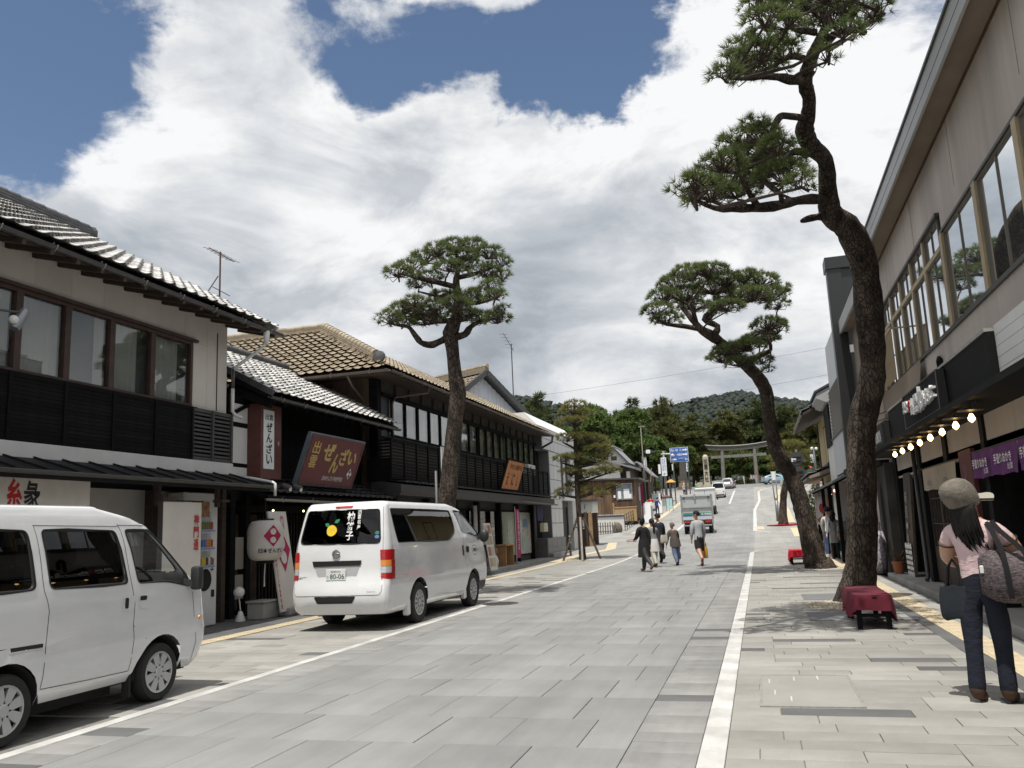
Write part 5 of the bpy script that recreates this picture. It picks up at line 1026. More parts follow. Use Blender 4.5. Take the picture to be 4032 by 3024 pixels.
# measured shapes of the five street pines (x, y, z, radius) in metres
PINES={'pine_a':{'trunk':[(1.451,15.4,-0.042,0.301),(1.538,15.4,0.445,0.265),(1.624,15.4,0.975,0.248),(1.683,15.4,1.535,0.239),(1.793,15.4,2.707,0.234),(1.896,15.35,3.172,0.229),(2.05,15.3,3.626,0.22),(2.092,15.125,4.074,0.2),(2.086,14.95,4.689,0.232),(2.062,14.6,5.445,0.21),(1.938,14.25,5.769,0.221),(1.759,13.9,6.007,0.2),(1.518,13.55,6.113,0.179),(1.464,13.2,6.371,0.14),(1.421,12.675,6.655,0.117),(1.215,12.325,6.756,0.127),(1.129,12.15,6.95,0.133),(1.176,11.975,7.072,0.1),(1.203,11.8,7.256,0.095),(1.155,11.625,7.365,0.1),(1.178,11.45,7.496,0.089),(1.265,11.275,7.628,0.084),(1.359,11.1,7.731,0.07),(1.436,10.925,7.865,0.05),(1.382,10.925,8.249,0.031)],'branches':[[(1.476,13.375,6.231,0.108),(1.313,13.025,6.199,0.082),(0.926,12.325,5.963,0.071),(0.565,11.625,5.671,0.067),(0.126,10.925,5.452,0.056),(-0.187,10.4,5.305,0.036),(-0.471,10.05,5.368,0.017)],[(0.369,11.275,5.544,0.052),(0.259,10.925,5.624,0.038),(0.159,10.575,5.754,0.024),(-0.057,10.4,5.842,0.018)],[(0.7,11.8,5.757,0.041),(0.648,11.625,5.902,0.027),(0.41,11.45,6.006,0.02),(0.161,11.275,5.942,0.013)],[(1.557,13.725,6.085,0.079),(1.354,13.375,6.036,0.061),(1.117,13.025,5.908,0.052),(1.014,12.85,5.824,0.03)],[(1.154,11.975,7.041,0.055),(0.887,11.45,6.869,0.046),(0.743,11.1,6.718,0.051),(0.642,10.925,6.5,0.044),(0.562,10.75,6.283,0.025),(0.429,10.575,6.213,0.018)],[(1.155,12.325,6.672,0.071),(0.925,11.8,6.493,0.047),(0.738,11.45,6.255,0.033),(0.538,11.1,6.105,0.019)],[(1.174,11.625,7.431,0.067),(0.909,11.1,7.223,0.064),(0.657,10.75,7.131,0.037),(0.382,10.4,6.964,0.024),(0.096,10.05,6.833,0.014)],[(1.222,11.45,7.64,0.053),(0.998,11.1,7.543,0.038),(0.706,10.75,7.352,0.025),(0.417,10.575,7.379,0.018)],[(1.305,11.1,7.832,0.051),(1.02,10.925,7.843,0.038),(0.929,10.75,7.87,0.025),(0.751,10.575,7.868,0.018)],[(1.268,11.275,7.655,0.058),(1.519,11.1,7.75,0.051),(1.78,10.925,7.654,0.038),(1.926,10.75,7.627,0.025),(2.065,10.575,7.602,0.012)],[(1.326,11.275,7.76,0.045),(1.484,11.45,7.724,0.026),(1.464,11.45,7.52,0.02)],[(1.399,10.925,7.839,0.044),(1.532,10.925,8.011,0.031),(1.769,10.925,8.091,0.025)],[(1.391,10.925,7.875,0.044),(1.198,10.925,8.156,0.031),(0.973,10.925,8.277,0.019)]],'pads':[(-0.392,9.7,5.338,0.304,0.134),(-0.241,10.845,5.639,0.373,0.122),(-0.022,11.991,6.26,0.45,0.21),(-0.055,9.986,5.666,0.313,0.138),(0.244,11.132,6.168,0.418,0.181),(0.543,12.277,6.757,0.423,0.2),(0.416,10.273,6.076,0.289,0.154),(0.213,11.418,6.571,0.322,0.157),(0.46,12.564,6.562,0.472,0.173),(0.658,10.559,5.635,0.364,0.159),(0.809,11.705,6.285,0.293,0.176),(0.799,9.7,5.203,0.182,0.109),(0.396,10.845,6.507,0.177,0.136),(0.092,11.991,6.064,0.338,0.12),(0.605,9.986,5.792,0.219,0.156),(0.066,9.35,6.489,0.187,0.105),(0.228,10.368,7.171,0.273,0.156),(0.427,11.386,7.593,0.299,0.157),(0.482,9.605,6.81,0.271,0.144),(0.309,10.623,7.496,0.233,0.12),(0.721,11.641,7.709,0.277,0.131),(0.758,9.859,6.898,0.235,0.136),(0.622,10.877,7.711,0.286,0.136),(0.998,11.895,8.232,0.223,0.119),(0.558,9.35,7.086,0.234,0.129),(0.587,10.495,7.988,0.263,0.131),(0.961,11.641,8.597,0.328,0.16),(0.828,9.636,7.143,0.211,0.097),(1.182,10.782,8.068,0.324,0.162),(1.251,11.927,8.527,0.261,0.134),(1.304,9.923,7.58,0.311,0.149),(1.726,11.068,8.092,0.346,0.18),(2.063,12.214,8.485,0.321,0.168),(1.869,10.209,7.448,0.243,0.141),(1.578,11.355,8.134,0.299,0.142),(1.375,9.35,6.731,0.205,0.094),(0.891,10.495,8.15,0.328,0.131),(1.372,11.641,8.939,0.437,0.146),(1.527,9.636,7.461,0.302,0.121),(1.36,10.782,7.266,0.175,0.108),(1.333,11.927,7.742,0.105,0.075)]},'pine_b':{'trunk':[(1.449,25.2,-0.071,0.391),(1.4,25.2,0.169,0.333),(1.37,25.2,0.486,0.29),(1.306,25.2,0.959,0.268),(1.219,25.2,1.45,0.246),(1.151,25.2,1.905,0.232),(1.046,25.2,2.367,0.224),(0.903,25.1,2.75,0.216),(0.717,24.8,3.122,0.207),(0.594,24.8,3.549,0.199),(0.536,24.5,4.049,0.19),(0.503,24.2,4.408,0.181),(0.507,24.2,4.865,0.181),(0.343,23.9,5.252,0.172),(0.075,23.6,5.552,0.163),(-0.215,23.3,5.824,0.141),(-0.523,23.0,6.131,0.126),(-0.786,22.7,6.328,0.143),(-1.037,22.4,6.468,0.103),(-1.256,22.4,6.773,0.077),(-1.531,22.4,7.19,0.051)],'branches':[[(-0.764,22.7,6.3,0.104),(-0.619,22.7,6.579,0.078),(-0.967,22.7,6.81,0.065),(-0.638,22.7,7.096,0.052),(-0.2,22.7,7.238,0.039)],[(-1.037,22.4,6.468,0.077),(-1.446,22.3,6.58,0.064),(-1.92,22.2,6.673,0.051),(-2.274,22.2,6.905,0.026)],[(-1.145,22.4,6.633,0.064),(-1.287,22.4,7.161,0.051),(-1.757,22.4,7.476,0.039),(-1.986,22.4,7.765,0.026)],[(-0.846,22.7,6.797,0.065),(-0.457,23.0,7.214,0.053),(0.162,23.3,7.348,0.04),(0.899,23.3,7.391,0.027)],[(0.005,23.6,5.598,0.081),(0.396,23.6,5.846,0.081),(0.704,23.3,5.925,0.054),(0.679,23.3,6.313,0.04),(0.947,23.3,6.606,0.027)],[(-0.215,23.3,5.824,0.067),(0.061,23.3,6.184,0.04),(0.44,23.0,6.338,0.026)]],'pads':[(-2.072,21.5,6.879,0.404,0.215),(-1.932,22.227,7.387,0.473,0.278),(-1.73,24.064,8.256,0.542,0.301),(-1.868,21.682,6.649,0.434,0.19),(-1.224,22.427,8.003,0.562,0.281),(-1.526,24.609,8.024,0.616,0.277),(-0.714,21.864,7.84,0.547,0.246),(-0.664,22.973,7.691,0.604,0.259),(-1.313,25.118,7.771,0.55,0.189),(-0.269,22.045,7.582,0.497,0.248),(-0.072,23.518,7.565,0.618,0.265),(-0.318,21.5,6.763,0.471,0.175),(0.546,22.227,7.531,0.501,0.278),(0.804,24.064,7.602,0.603,0.271),(0.331,21.682,7.037,0.461,0.244),(0.957,22.427,6.906,0.309,0.197),(1.221,24.609,7.901,0.246,0.216),(0.206,21.864,7.597,0.356,0.192),(0.664,22.0,6.281,0.468,0.22),(0.91,22.727,6.329,0.313,0.199),(0.446,24.255,6.406,0.547,0.243),(0.047,22.127,5.822,0.499,0.194),(-0.326,23.109,5.901,0.579,0.26),(-0.621,24.636,6.046,0.463,0.216),(-0.105,22.255,5.431,0.418,0.167),(0.44,23.491,5.665,0.323,0.147),(0.717,25.018,6.537,0.313,0.188),(0.57,22.382,5.206,0.168,0.084)]},'pine_c':{'trunk':[(-6.729,17.7,0.524,0.244),(-6.69,17.7,1.426,0.214),(-6.637,17.7,2.085,0.203),(-6.521,17.7,2.954,0.193),(-6.377,17.7,3.991,0.183),(-6.304,17.7,4.515,0.188),(-6.365,17.7,5.055,0.158),(-6.404,17.7,5.6,0.153),(-6.438,17.7,5.93,0.173),(-6.292,17.7,6.243,0.132),(-6.221,17.7,6.675,0.102),(-6.263,17.7,7.125,0.081),(-6.194,17.7,7.507,0.051),(-6.24,17.7,7.85,0.031)],'branches':[[(-6.475,17.7,5.847,0.102),(-6.724,17.6,5.721,0.071),(-6.857,17.5,5.66,0.09),(-7.042,17.4,5.713,0.07),(-7.166,17.3,5.9,0.07),(-7.29,17.2,6.076,0.04),(-7.644,17.1,6.146,0.02)],[(-6.34,17.7,5.833,0.102),(-6.114,17.8,5.895,0.082),(-5.995,17.9,6.091,0.062),(-5.661,18.0,6.242,0.041),(-5.3,18.1,6.225,0.021)],[(-6.292,17.7,6.243,0.071),(-6.729,17.5,6.191,0.05),(-7.14,17.4,6.378,0.03)],[(-6.244,17.7,6.678,0.071),(-5.807,17.8,6.597,0.041),(-5.387,17.9,6.683,0.021)],[(-6.256,17.7,7.012,0.071),(-6.645,17.5,7.117,0.06),(-7.077,17.3,7.226,0.04),(-7.448,17.1,7.327,0.02)],[(-6.226,17.7,7.231,0.061),(-5.813,17.9,7.348,0.051),(-5.385,18.0,7.49,0.031)],[(-6.384,17.7,6.917,0.051),(-6.636,17.6,6.81,0.03),(-7.109,17.5,6.952,0.02)],[(-6.218,17.7,7.454,0.051),(-6.495,17.6,7.685,0.03),(-6.798,17.5,7.807,0.02)],[(-6.218,17.7,7.454,0.041),(-5.961,17.7,7.644,0.031),(-5.538,17.8,7.73,0.02)]],'pads':[(-7.519,16.7,6.148,0.314,0.188),(-7.463,17.355,6.492,0.369,0.196),(-7.33,18.009,6.545,0.451,0.225),(-6.968,16.864,6.497,0.317,0.148),(-6.728,17.518,6.469,0.417,0.219),(-6.736,18.173,6.914,0.387,0.205),(-6.043,17.027,6.376,0.384,0.192),(-6.115,17.682,6.274,0.443,0.199),(-5.881,18.336,6.345,0.39,0.184),(-5.14,17.191,5.996,0.323,0.172),(-5.703,17.845,6.762,0.402,0.156),(-5.024,16.7,6.381,0.272,0.125),(-5.875,17.355,6.654,0.326,0.152),(-7.1,18.009,6.349,0.428,0.135),(-4.929,16.864,6.102,0.19,0.127),(-7.54,17.518,6.23,0.329,0.132),(-7.318,16.8,7.223,0.337,0.168),(-7.251,17.455,7.516,0.371,0.197),(-7.157,18.109,7.929,0.408,0.204),(-6.421,16.964,7.643,0.34,0.191),(-6.264,17.618,7.94,0.397,0.199),(-6.027,18.273,8.118,0.389,0.206),(-5.275,17.127,7.485,0.343,0.193),(-5.207,17.782,7.457,0.289,0.2),(-5.355,18.436,7.33,0.254,0.185),(-5.397,17.291,7.118,0.368,0.173),(-6.05,17.945,7.561,0.382,0.18),(-6.097,16.8,7.173,0.358,0.147),(-6.796,17.455,7.234,0.328,0.131),(-7.352,18.109,7.317,0.317,0.136),(-5.2,16.964,6.681,0.276,0.127),(-6.044,17.618,7.686,0.375,0.154)]},'pine_d':{'trunk':[(-7.15,34.8,0.06,0.13),(-7.183,34.8,1.194,0.12),(-7.215,34.8,2.342,0.11),(-7.209,34.8,3.501,0.1),(-7.194,34.8,4.475,0.09),(-7.178,34.8,5.46,0.07),(-7.154,34.8,6.252,0.06),(-7.146,34.8,6.751,0.03)],'branches':[[(-7.167,34.8,5.657,0.06),(-6.796,34.8,5.827,0.04)],[(-7.177,34.8,4.769,0.07),(-6.371,34.9,4.918,0.04),(-5.89,35.0,4.992,0.02)],[(-7.183,34.8,4.671,0.06),(-7.725,34.7,4.995,0.03)],[(-7.207,34.8,3.89,0.06),(-6.147,35.0,4.031,0.03)],[(-7.207,34.8,3.89,0.06),(-7.773,34.7,4.114,0.03)],[(-7.206,34.8,3.209,0.07),(-6.361,34.9,3.456,0.04),(-5.482,35.0,3.699,0.02)],[(-7.199,34.8,2.629,0.06),(-6.3,34.9,2.836,0.04),(-5.422,35.0,3.118,0.02)],[(-7.219,34.8,2.63,0.06),(-7.945,34.7,2.762,0.03)]],'pads':[(-7.015,34.3,6.475,0.472,0.215),(-7.246,34.664,6.243,0.564,0.26),(-6.864,35.027,6.157,0.482,0.219),(-7.114,34.391,5.766,0.646,0.237),(-7.695,34.755,5.791,0.305,0.152),(-7.587,35.118,5.162,0.572,0.22),(-6.931,34.482,5.116,0.518,0.216),(-6.553,34.845,5.024,0.654,0.262),(-6.13,35.209,4.929,0.397,0.22),(-6.232,34.573,4.589,0.563,0.216),(-5.883,34.936,4.302,0.306,0.153),(-7.576,34.3,4.231,0.515,0.193),(-7.254,34.664,4.313,0.477,0.195),(-6.443,35.027,4.13,0.57,0.219),(-5.953,34.391,3.827,0.344,0.172),(-7.469,34.755,3.669,0.522,0.196),(-6.953,35.118,3.54,0.616,0.22),(-6.176,34.482,3.617,0.518,0.173),(-5.752,34.845,3.649,0.436,0.131),(-7.336,35.209,3.135,0.529,0.198),(-7.712,34.573,2.862,0.433,0.173),(-6.64,34.936,2.855,0.481,0.197),(-6.105,34.3,2.656,0.344,0.172),(-5.666,34.664,2.985,0.304,0.13),(-8.066,35.027,2.679,0.219,0.11)]}}
# ================================================================== trees, forest, hills
m_bark=M('pine_bark',(.050,.041,.034),.95,.45,5,1.0,16,stretch=(1,1,.45),col2=(.125,.098,.078),spec=.2)
def _bark(m):
 """plates of bark: cracked cells pushed out of the surface"""
 nt=m.node_tree;L=nt.links;b=nt.nodes['Principled BSDF']
 tc=nt.nodes.new('ShaderNodeTexCoord');mp=nt.nodes.new('ShaderNodeMapping');mp.inputs['Scale'].default_value=(1,1,.42);L.new(tc.outputs['Object'],mp.inputs[0])
 dn=nt.nodes.new('ShaderNodeTexNoise');dn.inputs['Scale'].default_value=9;dn.inputs['Detail'].default_value=5;L.new(mp.outputs[0],dn.inputs[0]);dm=nt.nodes.new('ShaderNodeVectorMath');dm.operation='MULTIPLY_ADD';dm.inputs[1].default_value=(.16,.16,.16);L.new(dn.outputs['Color'],dm.inputs[0]);L.new(mp.outputs[0],dm.inputs[2])
 v=nt.nodes.new('ShaderNodeTexVoronoi');v.feature='DISTANCE_TO_EDGE';v.inputs['Scale'].default_value=17;L.new(dm.outputs[0],v.inputs[0])
 r=nt.nodes.new('ShaderNodeMapRange');L.new(v.outputs[0],r.inputs[0]);r.inputs[2].default_value=.12
 ns=nt.nodes.new('ShaderNodeTexNoise');ns.inputs['Scale'].default_value=40;ns.inputs['Detail'].default_value=6;L.new(mp.outputs[0],ns.inputs[0])
 ad=nt.nodes.new('ShaderNodeMath');ad.operation='MULTIPLY_ADD';ad.inputs[1].default_value=.5;L.new(ns.outputs[0],ad.inputs[0]);L.new(r.outputs[0],ad.inputs[2])
 bp=nt.nodes.new('ShaderNodeBump');bp.inputs['Strength'].default_value=1.0;bp.inputs['Distance'].default_value=.03;L.new(ad.outputs[0],bp.inputs['Height']);L.new(bp.outputs[0],b.inputs['Normal'])
 src=b.inputs['Base Color'].links[0].from_socket;mx=nt.nodes.new('ShaderNodeMix');mx.data_type='RGBA';mx.blend_type='MULTIPLY';mx.inputs[0].default_value=1
 rr=nt.nodes.new('ShaderNodeMapRange');L.new(r.outputs[0],rr.inputs[0]);rr.inputs[3].default_value=.66;rr.inputs[4].default_value=1.08
 cb=nt.nodes.new('ShaderNodeCombineColor');[L.new(rr.outputs[0],cb.inputs[i])for i in range(3)];L.new(src,mx.inputs[6]);L.new(cb.outputs[0],mx.inputs[7]);L.new(mx.outputs[2],b.inputs['Base Color'])
_bark(m_bark)
m_twig=M('pine_twig',(.05,.036,.028),.9,.3,9)
def leafmat(name,c1,c2,trans=.35,vs=.9):
 m=M(name,c1,.6);nt=m.node_tree;L=nt.links;b=nt.nodes['Principled BSDF'];out=nt.nodes['Material Output']
 tc=nt.nodes.new('ShaderNodeTexCoord');ns=nt.nodes.new('ShaderNodeTexNoise');ns.inputs['Scale'].default_value=vs;ns.inputs['Detail'].default_value=3;L.new(tc.outputs['Object'],ns.inputs[0])
 g=nt.nodes.new('ShaderNodeNewGeometry');ad=nt.nodes.new('ShaderNodeMath');ad.operation='MULTIPLY_ADD';ad.inputs[1].default_value=.5;L.new(g.outputs['Random Per Island'],ad.inputs[0]);L.new(ns.outputs[0],ad.inputs[2])
 mr=nt.nodes.new('ShaderNodeMapRange');L.new(ad.outputs[0],mr.inputs[0]);mr.inputs[1].default_value=.35;mr.inputs[2].default_value=1.15
 oi=nt.nodes.new('ShaderNodeObjectInfo');om=nt.nodes.new('ShaderNodeMapRange');L.new(oi.outputs['Random'],om.inputs[0]);om.inputs[3].default_value=.85;om.inputs[4].default_value=1.15
 mx=nt.nodes.new('ShaderNodeMix');mx.data_type='RGBA';L.new(mr.outputs[0],mx.inputs[0]);mx.inputs[6].default_value=(*c1,1);mx.inputs[7].default_value=(*c2,1)
 L.new(mx.outputs[2],b.inputs['Base Color']);b.inputs['Specular IOR Level'].default_value=.25
 tr=nt.nodes.new('ShaderNodeBsdfTranslucent');L.new(mx.outputs[2],tr.inputs[0]);ms=nt.nodes.new('ShaderNodeMixShader');ms.inputs[0].default_value=trans
 L.new(b.outputs[0],ms.inputs[1]);L.new(tr.outputs[0],ms.inputs[2]);L.new(ms.outputs[0],out.inputs[0]);return m
m_needle=leafmat('pine_needle',(.055,.085,.035),(.19,.23,.075))
m_needle_y=leafmat('young_needle',(.10,.105,.035),(.30,.285,.09))
def tri_mesh(name,V,mat,smooth=False):
 """mesh of loose triangles from an (n,3,3) array"""
 n=len(V);me=bpy.data.meshes.new(name);me.vertices.add(n*3);me.vertices.foreach_set('co',V.reshape(-1).astype(np.float32))
 me.loops.add(n*3);me.loops.foreach_set('vertex_index',np.arange(n*3,dtype=np.int32));me.polygons.add(n)
 me.polygons.foreach_set('loop_start',np.arange(0,n*3,3,dtype=np.int32));me.polygons.foreach_set('loop_total',np.full(n,3,dtype=np.int32));me.materials.append(mat);me.update();me.validate();return me
def unit(v):return v/np.maximum(np.linalg.norm(v,axis=-1,keepdims=True),1e-9)
def needles(P,A,n,ln,wd,rng,spread=1.0):
 """fans of needles at points P around axes A"""
 k=len(P);d=rng.normal(size=(k,n,3));d=unit(unit(d)*spread+A[:,None,:]);L=ln*rng.uniform(.65,1.15,(k,n,1))
 s=unit(np.cross(d,rng.normal(size=(k,n,3))))*wd/2;p=P[:,None,:]+d*(ln*.05)
 tip=p+d*L;tip[...,2]-=.05*L[...,0]
 return np.stack([p-s,p+s,tip],axis=2).reshape(-1,3,3)
def pad_points(pads,dens,rng,deep=1.0):
 Ps=[];As=[];own=[]
 for i,(x,y,z,rx,rz)in enumerate(pads):
  ry=rx*deep;n=max(6,int(dens*(rx*ry*3.1+1.2*rx*rz)))
  u=unit(rng.normal(size=(n,3)));u[:,2]=np.where(u[:,2]<-.25,-u[:,2]*.8,u[:,2]);r=rng.uniform(.62,1.0,(n,1))**.5
  q=u*r*np.array([rx,ry,rz]);Ps.append(q+np.array([x,y,z]));a=u*np.array([.9,.9,.6]);a[:,2]+=.55;As.append(unit(a));own+=[i]*n
 return np.concatenate(Ps),np.concatenate(As),np.array(own)
def pine(key,name,label,group,seed,dens=34,nn=26,ln=.15,wd=.011,mat=None,deep=1.0,cones=0,root=None,twigr=.008,roots=True):
 D=PINES[key];rng=np.random.default_rng(seed);tr=D['trunk'];base=Vector(tr[0][:3]);base.z=gz(base.y)
 t=thing(name,label,'tree',base,group=group)
 def curve(pts,n=4):
  """smooth path through measured points, a little knobbly"""
  P=[np.array(p)for p in pts];out=[]
  for i in range(len(P)-1):
   p0,p1,p2,p3=P[max(i-1,0)],P[i],P[i+1],P[min(i+2,len(P)-1)]
   for k in range(n):
    s=k/n;out.append(.5*((2*p1)+(-p0+p2)*s+(2*p0-5*p1+4*p2-p3)*s*s+(-p0+3*p1-3*p2+p3)*s**3))
  out.append(P[-1]);return out
 def limb(pts,n,sides,jit,nm,parent):
  c=curve(pts,n);mb=MB();mb.tube([p[:3]for p in c],[max(.006,p[3]*(1+rng.uniform(-jit,jit)))for p in c],sides)
  V=np.array(mb.v);mb.v=[tuple(v)for v in V+rng.normal(size=V.shape)*min(.018,jit*.10*max(p[3]for p in c[:2]))]
  return mb.build(nm,m_bark,parent,smooth=True)
 tr2=list(tr);b0=tr[0]
 tr2=[(b0[0],b0[1],gz(b0[1])-.05,b0[3]*1.45),(b0[0],b0[1],gz(b0[1])+.06,b0[3]*1.18)]+[p for p in tr if p[2]>gz(b0[1])+.15]
 trunk_o=limb(tr2,4,16,.05,'trunk',t)
 for b in D['branches']:limb(b,3,8,.14,'branch',trunk_o)
 P,A,own=pad_points(D['pads'],dens,rng,deep)
 # twigs: from the nearest branch point to each pad heart, then out to tufts
 bp=np.array([q[:3]for b in D['branches']for q in curve(b,3)]+[p[:3]for p in tr[-5:]]);mb=MB()
 for i,(x,y,z,rx,rz)in enumerate(D['pads']):
  c=np.array([x,y,z-rz*.55]);j=np.argmin(np.linalg.norm(bp-c,axis=1));mid=(bp[j]+c)/2+rng.normal(size=3)*.06
  mb.tube([bp[j],mid,c],[twigr*3.2,twigr*2.6,twigr*2.0],5,cap=False);idx=np.where(own==i)[0];sel=rng.permutation(idx)
  for q in sel[:max(4,len(sel)//2)]:
   m1=c*.45+P[q]*.55+rng.normal(size=3)*.05;mb.tube([c,m1,P[q]],[twigr*1.5,twigr*1.1,twigr*.6],3,cap=False)
 o_=mb.build('twigs',m_twig,t,recalc=False);o_['kind']='stuff'
 V=needles(P,A,nn,ln,wd,rng,.95);off=np.array(base[:]);o=link('crown',tri_mesh('crown',V-off,mat or m_needle),t)
 if cones:
  mb=MB()
  for q in rng.permutation(len(P))[:cones]:mb.sphere(tuple(P[q]+A[q]*.06),.04,6,5)
  o_=mb.build('cones',m_twig,t);o_['kind']='stuff'
 return t
PG='street pines'
pine('pine_a','pine_tree','tall twisting pine with a bare bent trunk behind the maroon bench',PG,3,dens=165,nn=24,ln=.125,wd=.0085,cones=14)
pine('pine_b','pine_tree','leaning pine with a flat tufted top on the right pavement',PG,5,dens=120,nn=24,ln=.145,wd=.011,cones=10)
pine('pine_c','pine_tree','round two-tiered pine rising behind the parked white van',PG,8,dens=125,nn=24,ln=.14,wd=.0095,cones=26)
pd=pine('pine_d','pine_tree','young pine held by wooden stakes on the left pavement',PG,9,dens=60,nn=20,ln=.17,wd=.015,mat=m_needle_y,twigr=.006)
for k,(dx,dy,sg)in enumerate(((-.75,-.3,0),(.15,-.75,1),(.72,.25,0),(-.05,.7,0))):
 MB().tube([(-7.16+dx,34.8+dy,gz(34.8)),(-7.16+dx*.15,34.8+dy*.15,gz(34.8)+1.75)],.045,7).build('stake',M('stake_wood',(.10,.075,.055),.85,.3,6)if sg==0 else M('stake_pale',(.33,.30,.26),.85,.2,6),pd)
MB().tube([(-7.45,34.6,gz(34.8)+1.35),(-6.9,35.0,gz(34.8)+1.35)],.035,6).build('stake',MATS['stake_wood'],pd)
# far street pine, its trunk behind the leaning pine
PINES['pine_e']=dict(trunk=[(1.5,58.5,1.0,.30),(1.55,58.5,1.9,.24),(1.75,58.5,3.2,.22),(2.1,58.4,4.2,.2),(2.2,58.3,5.2,.15),(2.15,58.2,6.0,.08)],
branches=[[(2.1,58.4,4.3,.1),(1.5,58.2,4.6,.05)],[(2.2,58.3,5.0,.1),(2.9,58.3,5.3,.05)],[(2.2,58.3,5.3,.08),(1.7,58.3,5.7,.04)]],
pads=[(1.5,58.2,4.75,.7,.3),(1.9,58.0,5.4,.8,.35),(2.8,58.4,5.5,.8,.35),(2.3,58.4,6.1,.9,.35),(3.2,58.6,5.1,.5,.25),(1.3,58.3,5.3,.5,.25),(2.6,57.8,5.0,.6,.25),(1.6,58.2,6.0,.6,.25),(2.9,58.4,6.0,.5,.25)])
pine('pine_e','pine_tree','small far pine ringed by a red mat, half hidden by the leaning trunk',PG,12,dens=30,nn=18,ln=.26,wd=.03,mat=m_needle_y)
# gravel and dark plates round the right-hand pines
def gravel(name,label,cx,cy,rx,ry,n,z=0.0):
 mb=MB();rng=random.Random(n)
 for _ in range(n):
  a=rng.uniform(0,6.283);r=math.sqrt(rng.random());x,y=cx+rx*r*math.cos(a),cy+ry*r*math.sin(a);s=rng.uniform(.014,.034);h=s*.6;zz=z+.008
  P=[(x+s*math.cos(t+a)*rng.uniform(.8,1.2),y+s*math.sin(t+a)*rng.uniform(.8,1.2),zz)for t in(0,1.57,3.14,4.71)];mb.add(P+[(x+rng.uniform(-.3,.3)*s,y,zz+h)],[(0,1,4),(1,2,4),(2,3,4),(3,0,4)])
 o=mb.build(name,m_gravel,None,recalc=False);return tag(o,label,'gravel',kind='stuff')
gravel('gravel','pale gravel round the foot of the tall pine',1.18,14.75,.62,.75,1500)
gravel('gravel','pale gravel round the foot of the leaning pine',1.55,24.9,.85,.55,900)
gravel('gravel','pale gravel round the staked young pine',-7.16,34.8,.9,.6,500,gz(34.8))
for lab,x0,x1,y0,y1 in(('dark granite plate on the far side of the tall pine',.62,1.72,15.75,16.9),('dark granite plate in front of the tall pine',.55,1.75,12.6,13.75),('dark granite plate in front of the leaning pine',.85,2.0,23.3,24.15)):
 o=MB().box(x0,x1,y0,y1,-.01,.0155).build('granite_plate',M('granite_dark',(.16,.16,.162),.8,.15,3,.1,90,grain=.12),None);tag(o,lab,'plate')
 o.data.materials[0]=MATS['granite_dark']
 # ---- woods behind the shrine gate
def forest_pine(seed,h,spread,mat,layers=9):
 rng=np.random.default_rng(seed);pads=[]
 for k in range(layers):
  f=.28+.72*k/(layers-1);z=h*f;w=spread*(1.15-f)**.65*rng.uniform(.8,1.15);n=3 if k<layers-2 else 2
  for j in range(n):
   a=rng.uniform(0,6.283);r=w*rng.uniform(.25,.75);pads.append((r*math.cos(a),r*math.sin(a),z+rng.uniform(-.4,.4),w*rng.uniform(.45,.7),h*.045*rng.uniform(.8,1.3)))
 P,A,_=pad_points(pads,3.4,rng);V=needles(P,A,13,1.0,.22,rng,.85);mb=MB();bend=rng.uniform(-.6,.6,2)
 mb.tube([(0,0,-1),(bend[0]*.3,bend[1]*.3,h*.35),(bend[0],bend[1],h*.7),(bend[0]*.6,0,h*.98)],[.42,.32,.2,.06],8)
 for p in pads:mb.tube([(bend[0]*.6,bend[1]*.5,p[2]-h*.05),(p[0]*.6,p[1]*.6,p[2]-h*.015),(p[0],p[1],p[2])],[.14,.09,.05],4,cap=False)
 return tri_mesh('crown',V,mat),mb.mesh('trunk',m_bark,smooth=True)
def broad_tree(seed,h,spread,mat):
 rng=np.random.default_rng(seed);pads=[]
 for k in range(26):
  u=unit(rng.normal(size=3));r=rng.uniform(.5,1);pads.append((u[0]*spread*r,u[1]*spread*r,h*.62+u[2]*h*.34*r,spread*rng.uniform(.28,.42),spread*rng.uniform(.2,.32)))
 P,A,_=pad_points(pads,5.5,rng);V=needles(P,A,9,.62,.42,rng,1.1);mb=MB();mb.tube([(0,0,-1),(.2,0,h*.3),(0,.2,h*.75)],[.4,.3,.1],8)
 for p in pads[::2]:mb.tube([(0,0,h*.3),(p[0]*.5,p[1]*.5,p[2]*.8),p[:3]],[.16,.1,.04],4,cap=False)
 return tri_mesh('crown',V,mat),mb.mesh('trunk',m_bark,smooth=True)
m_fp=[leafmat('forest_pine_a',(.034,.048,.020),(.185,.19,.062),.25,.12),leafmat('forest_pine_b',(.028,.044,.020),(.14,.165,.055),.25,.12),leafmat('forest_pine_c',(.045,.054,.02),(.215,.205,.065),.25,.12)]
m_br=leafmat('broadleaf',(.045,.078,.024),(.185,.255,.075),.4,.2)
protos=[forest_pine(21+i,15.0,5.6,m_fp[i%3],9+i%3)for i in range(5)];bprotos=[broad_tree(41+i,11,4.6,m_br)for i in range(2)]
def wood_place(x,y):
 a=math.degrees(math.atan2(x,y));k=sum(1 for q in FT if math.atan2(q[0],q[1])<math.atan2(x,y))+1
 return '%s of %d pines counted from the left'%(('%d%s'%(k,{1:'st',2:'nd',3:'rd'}.get(k%10 if k not in(11,12,13)else 0,'th'))),len(FT))
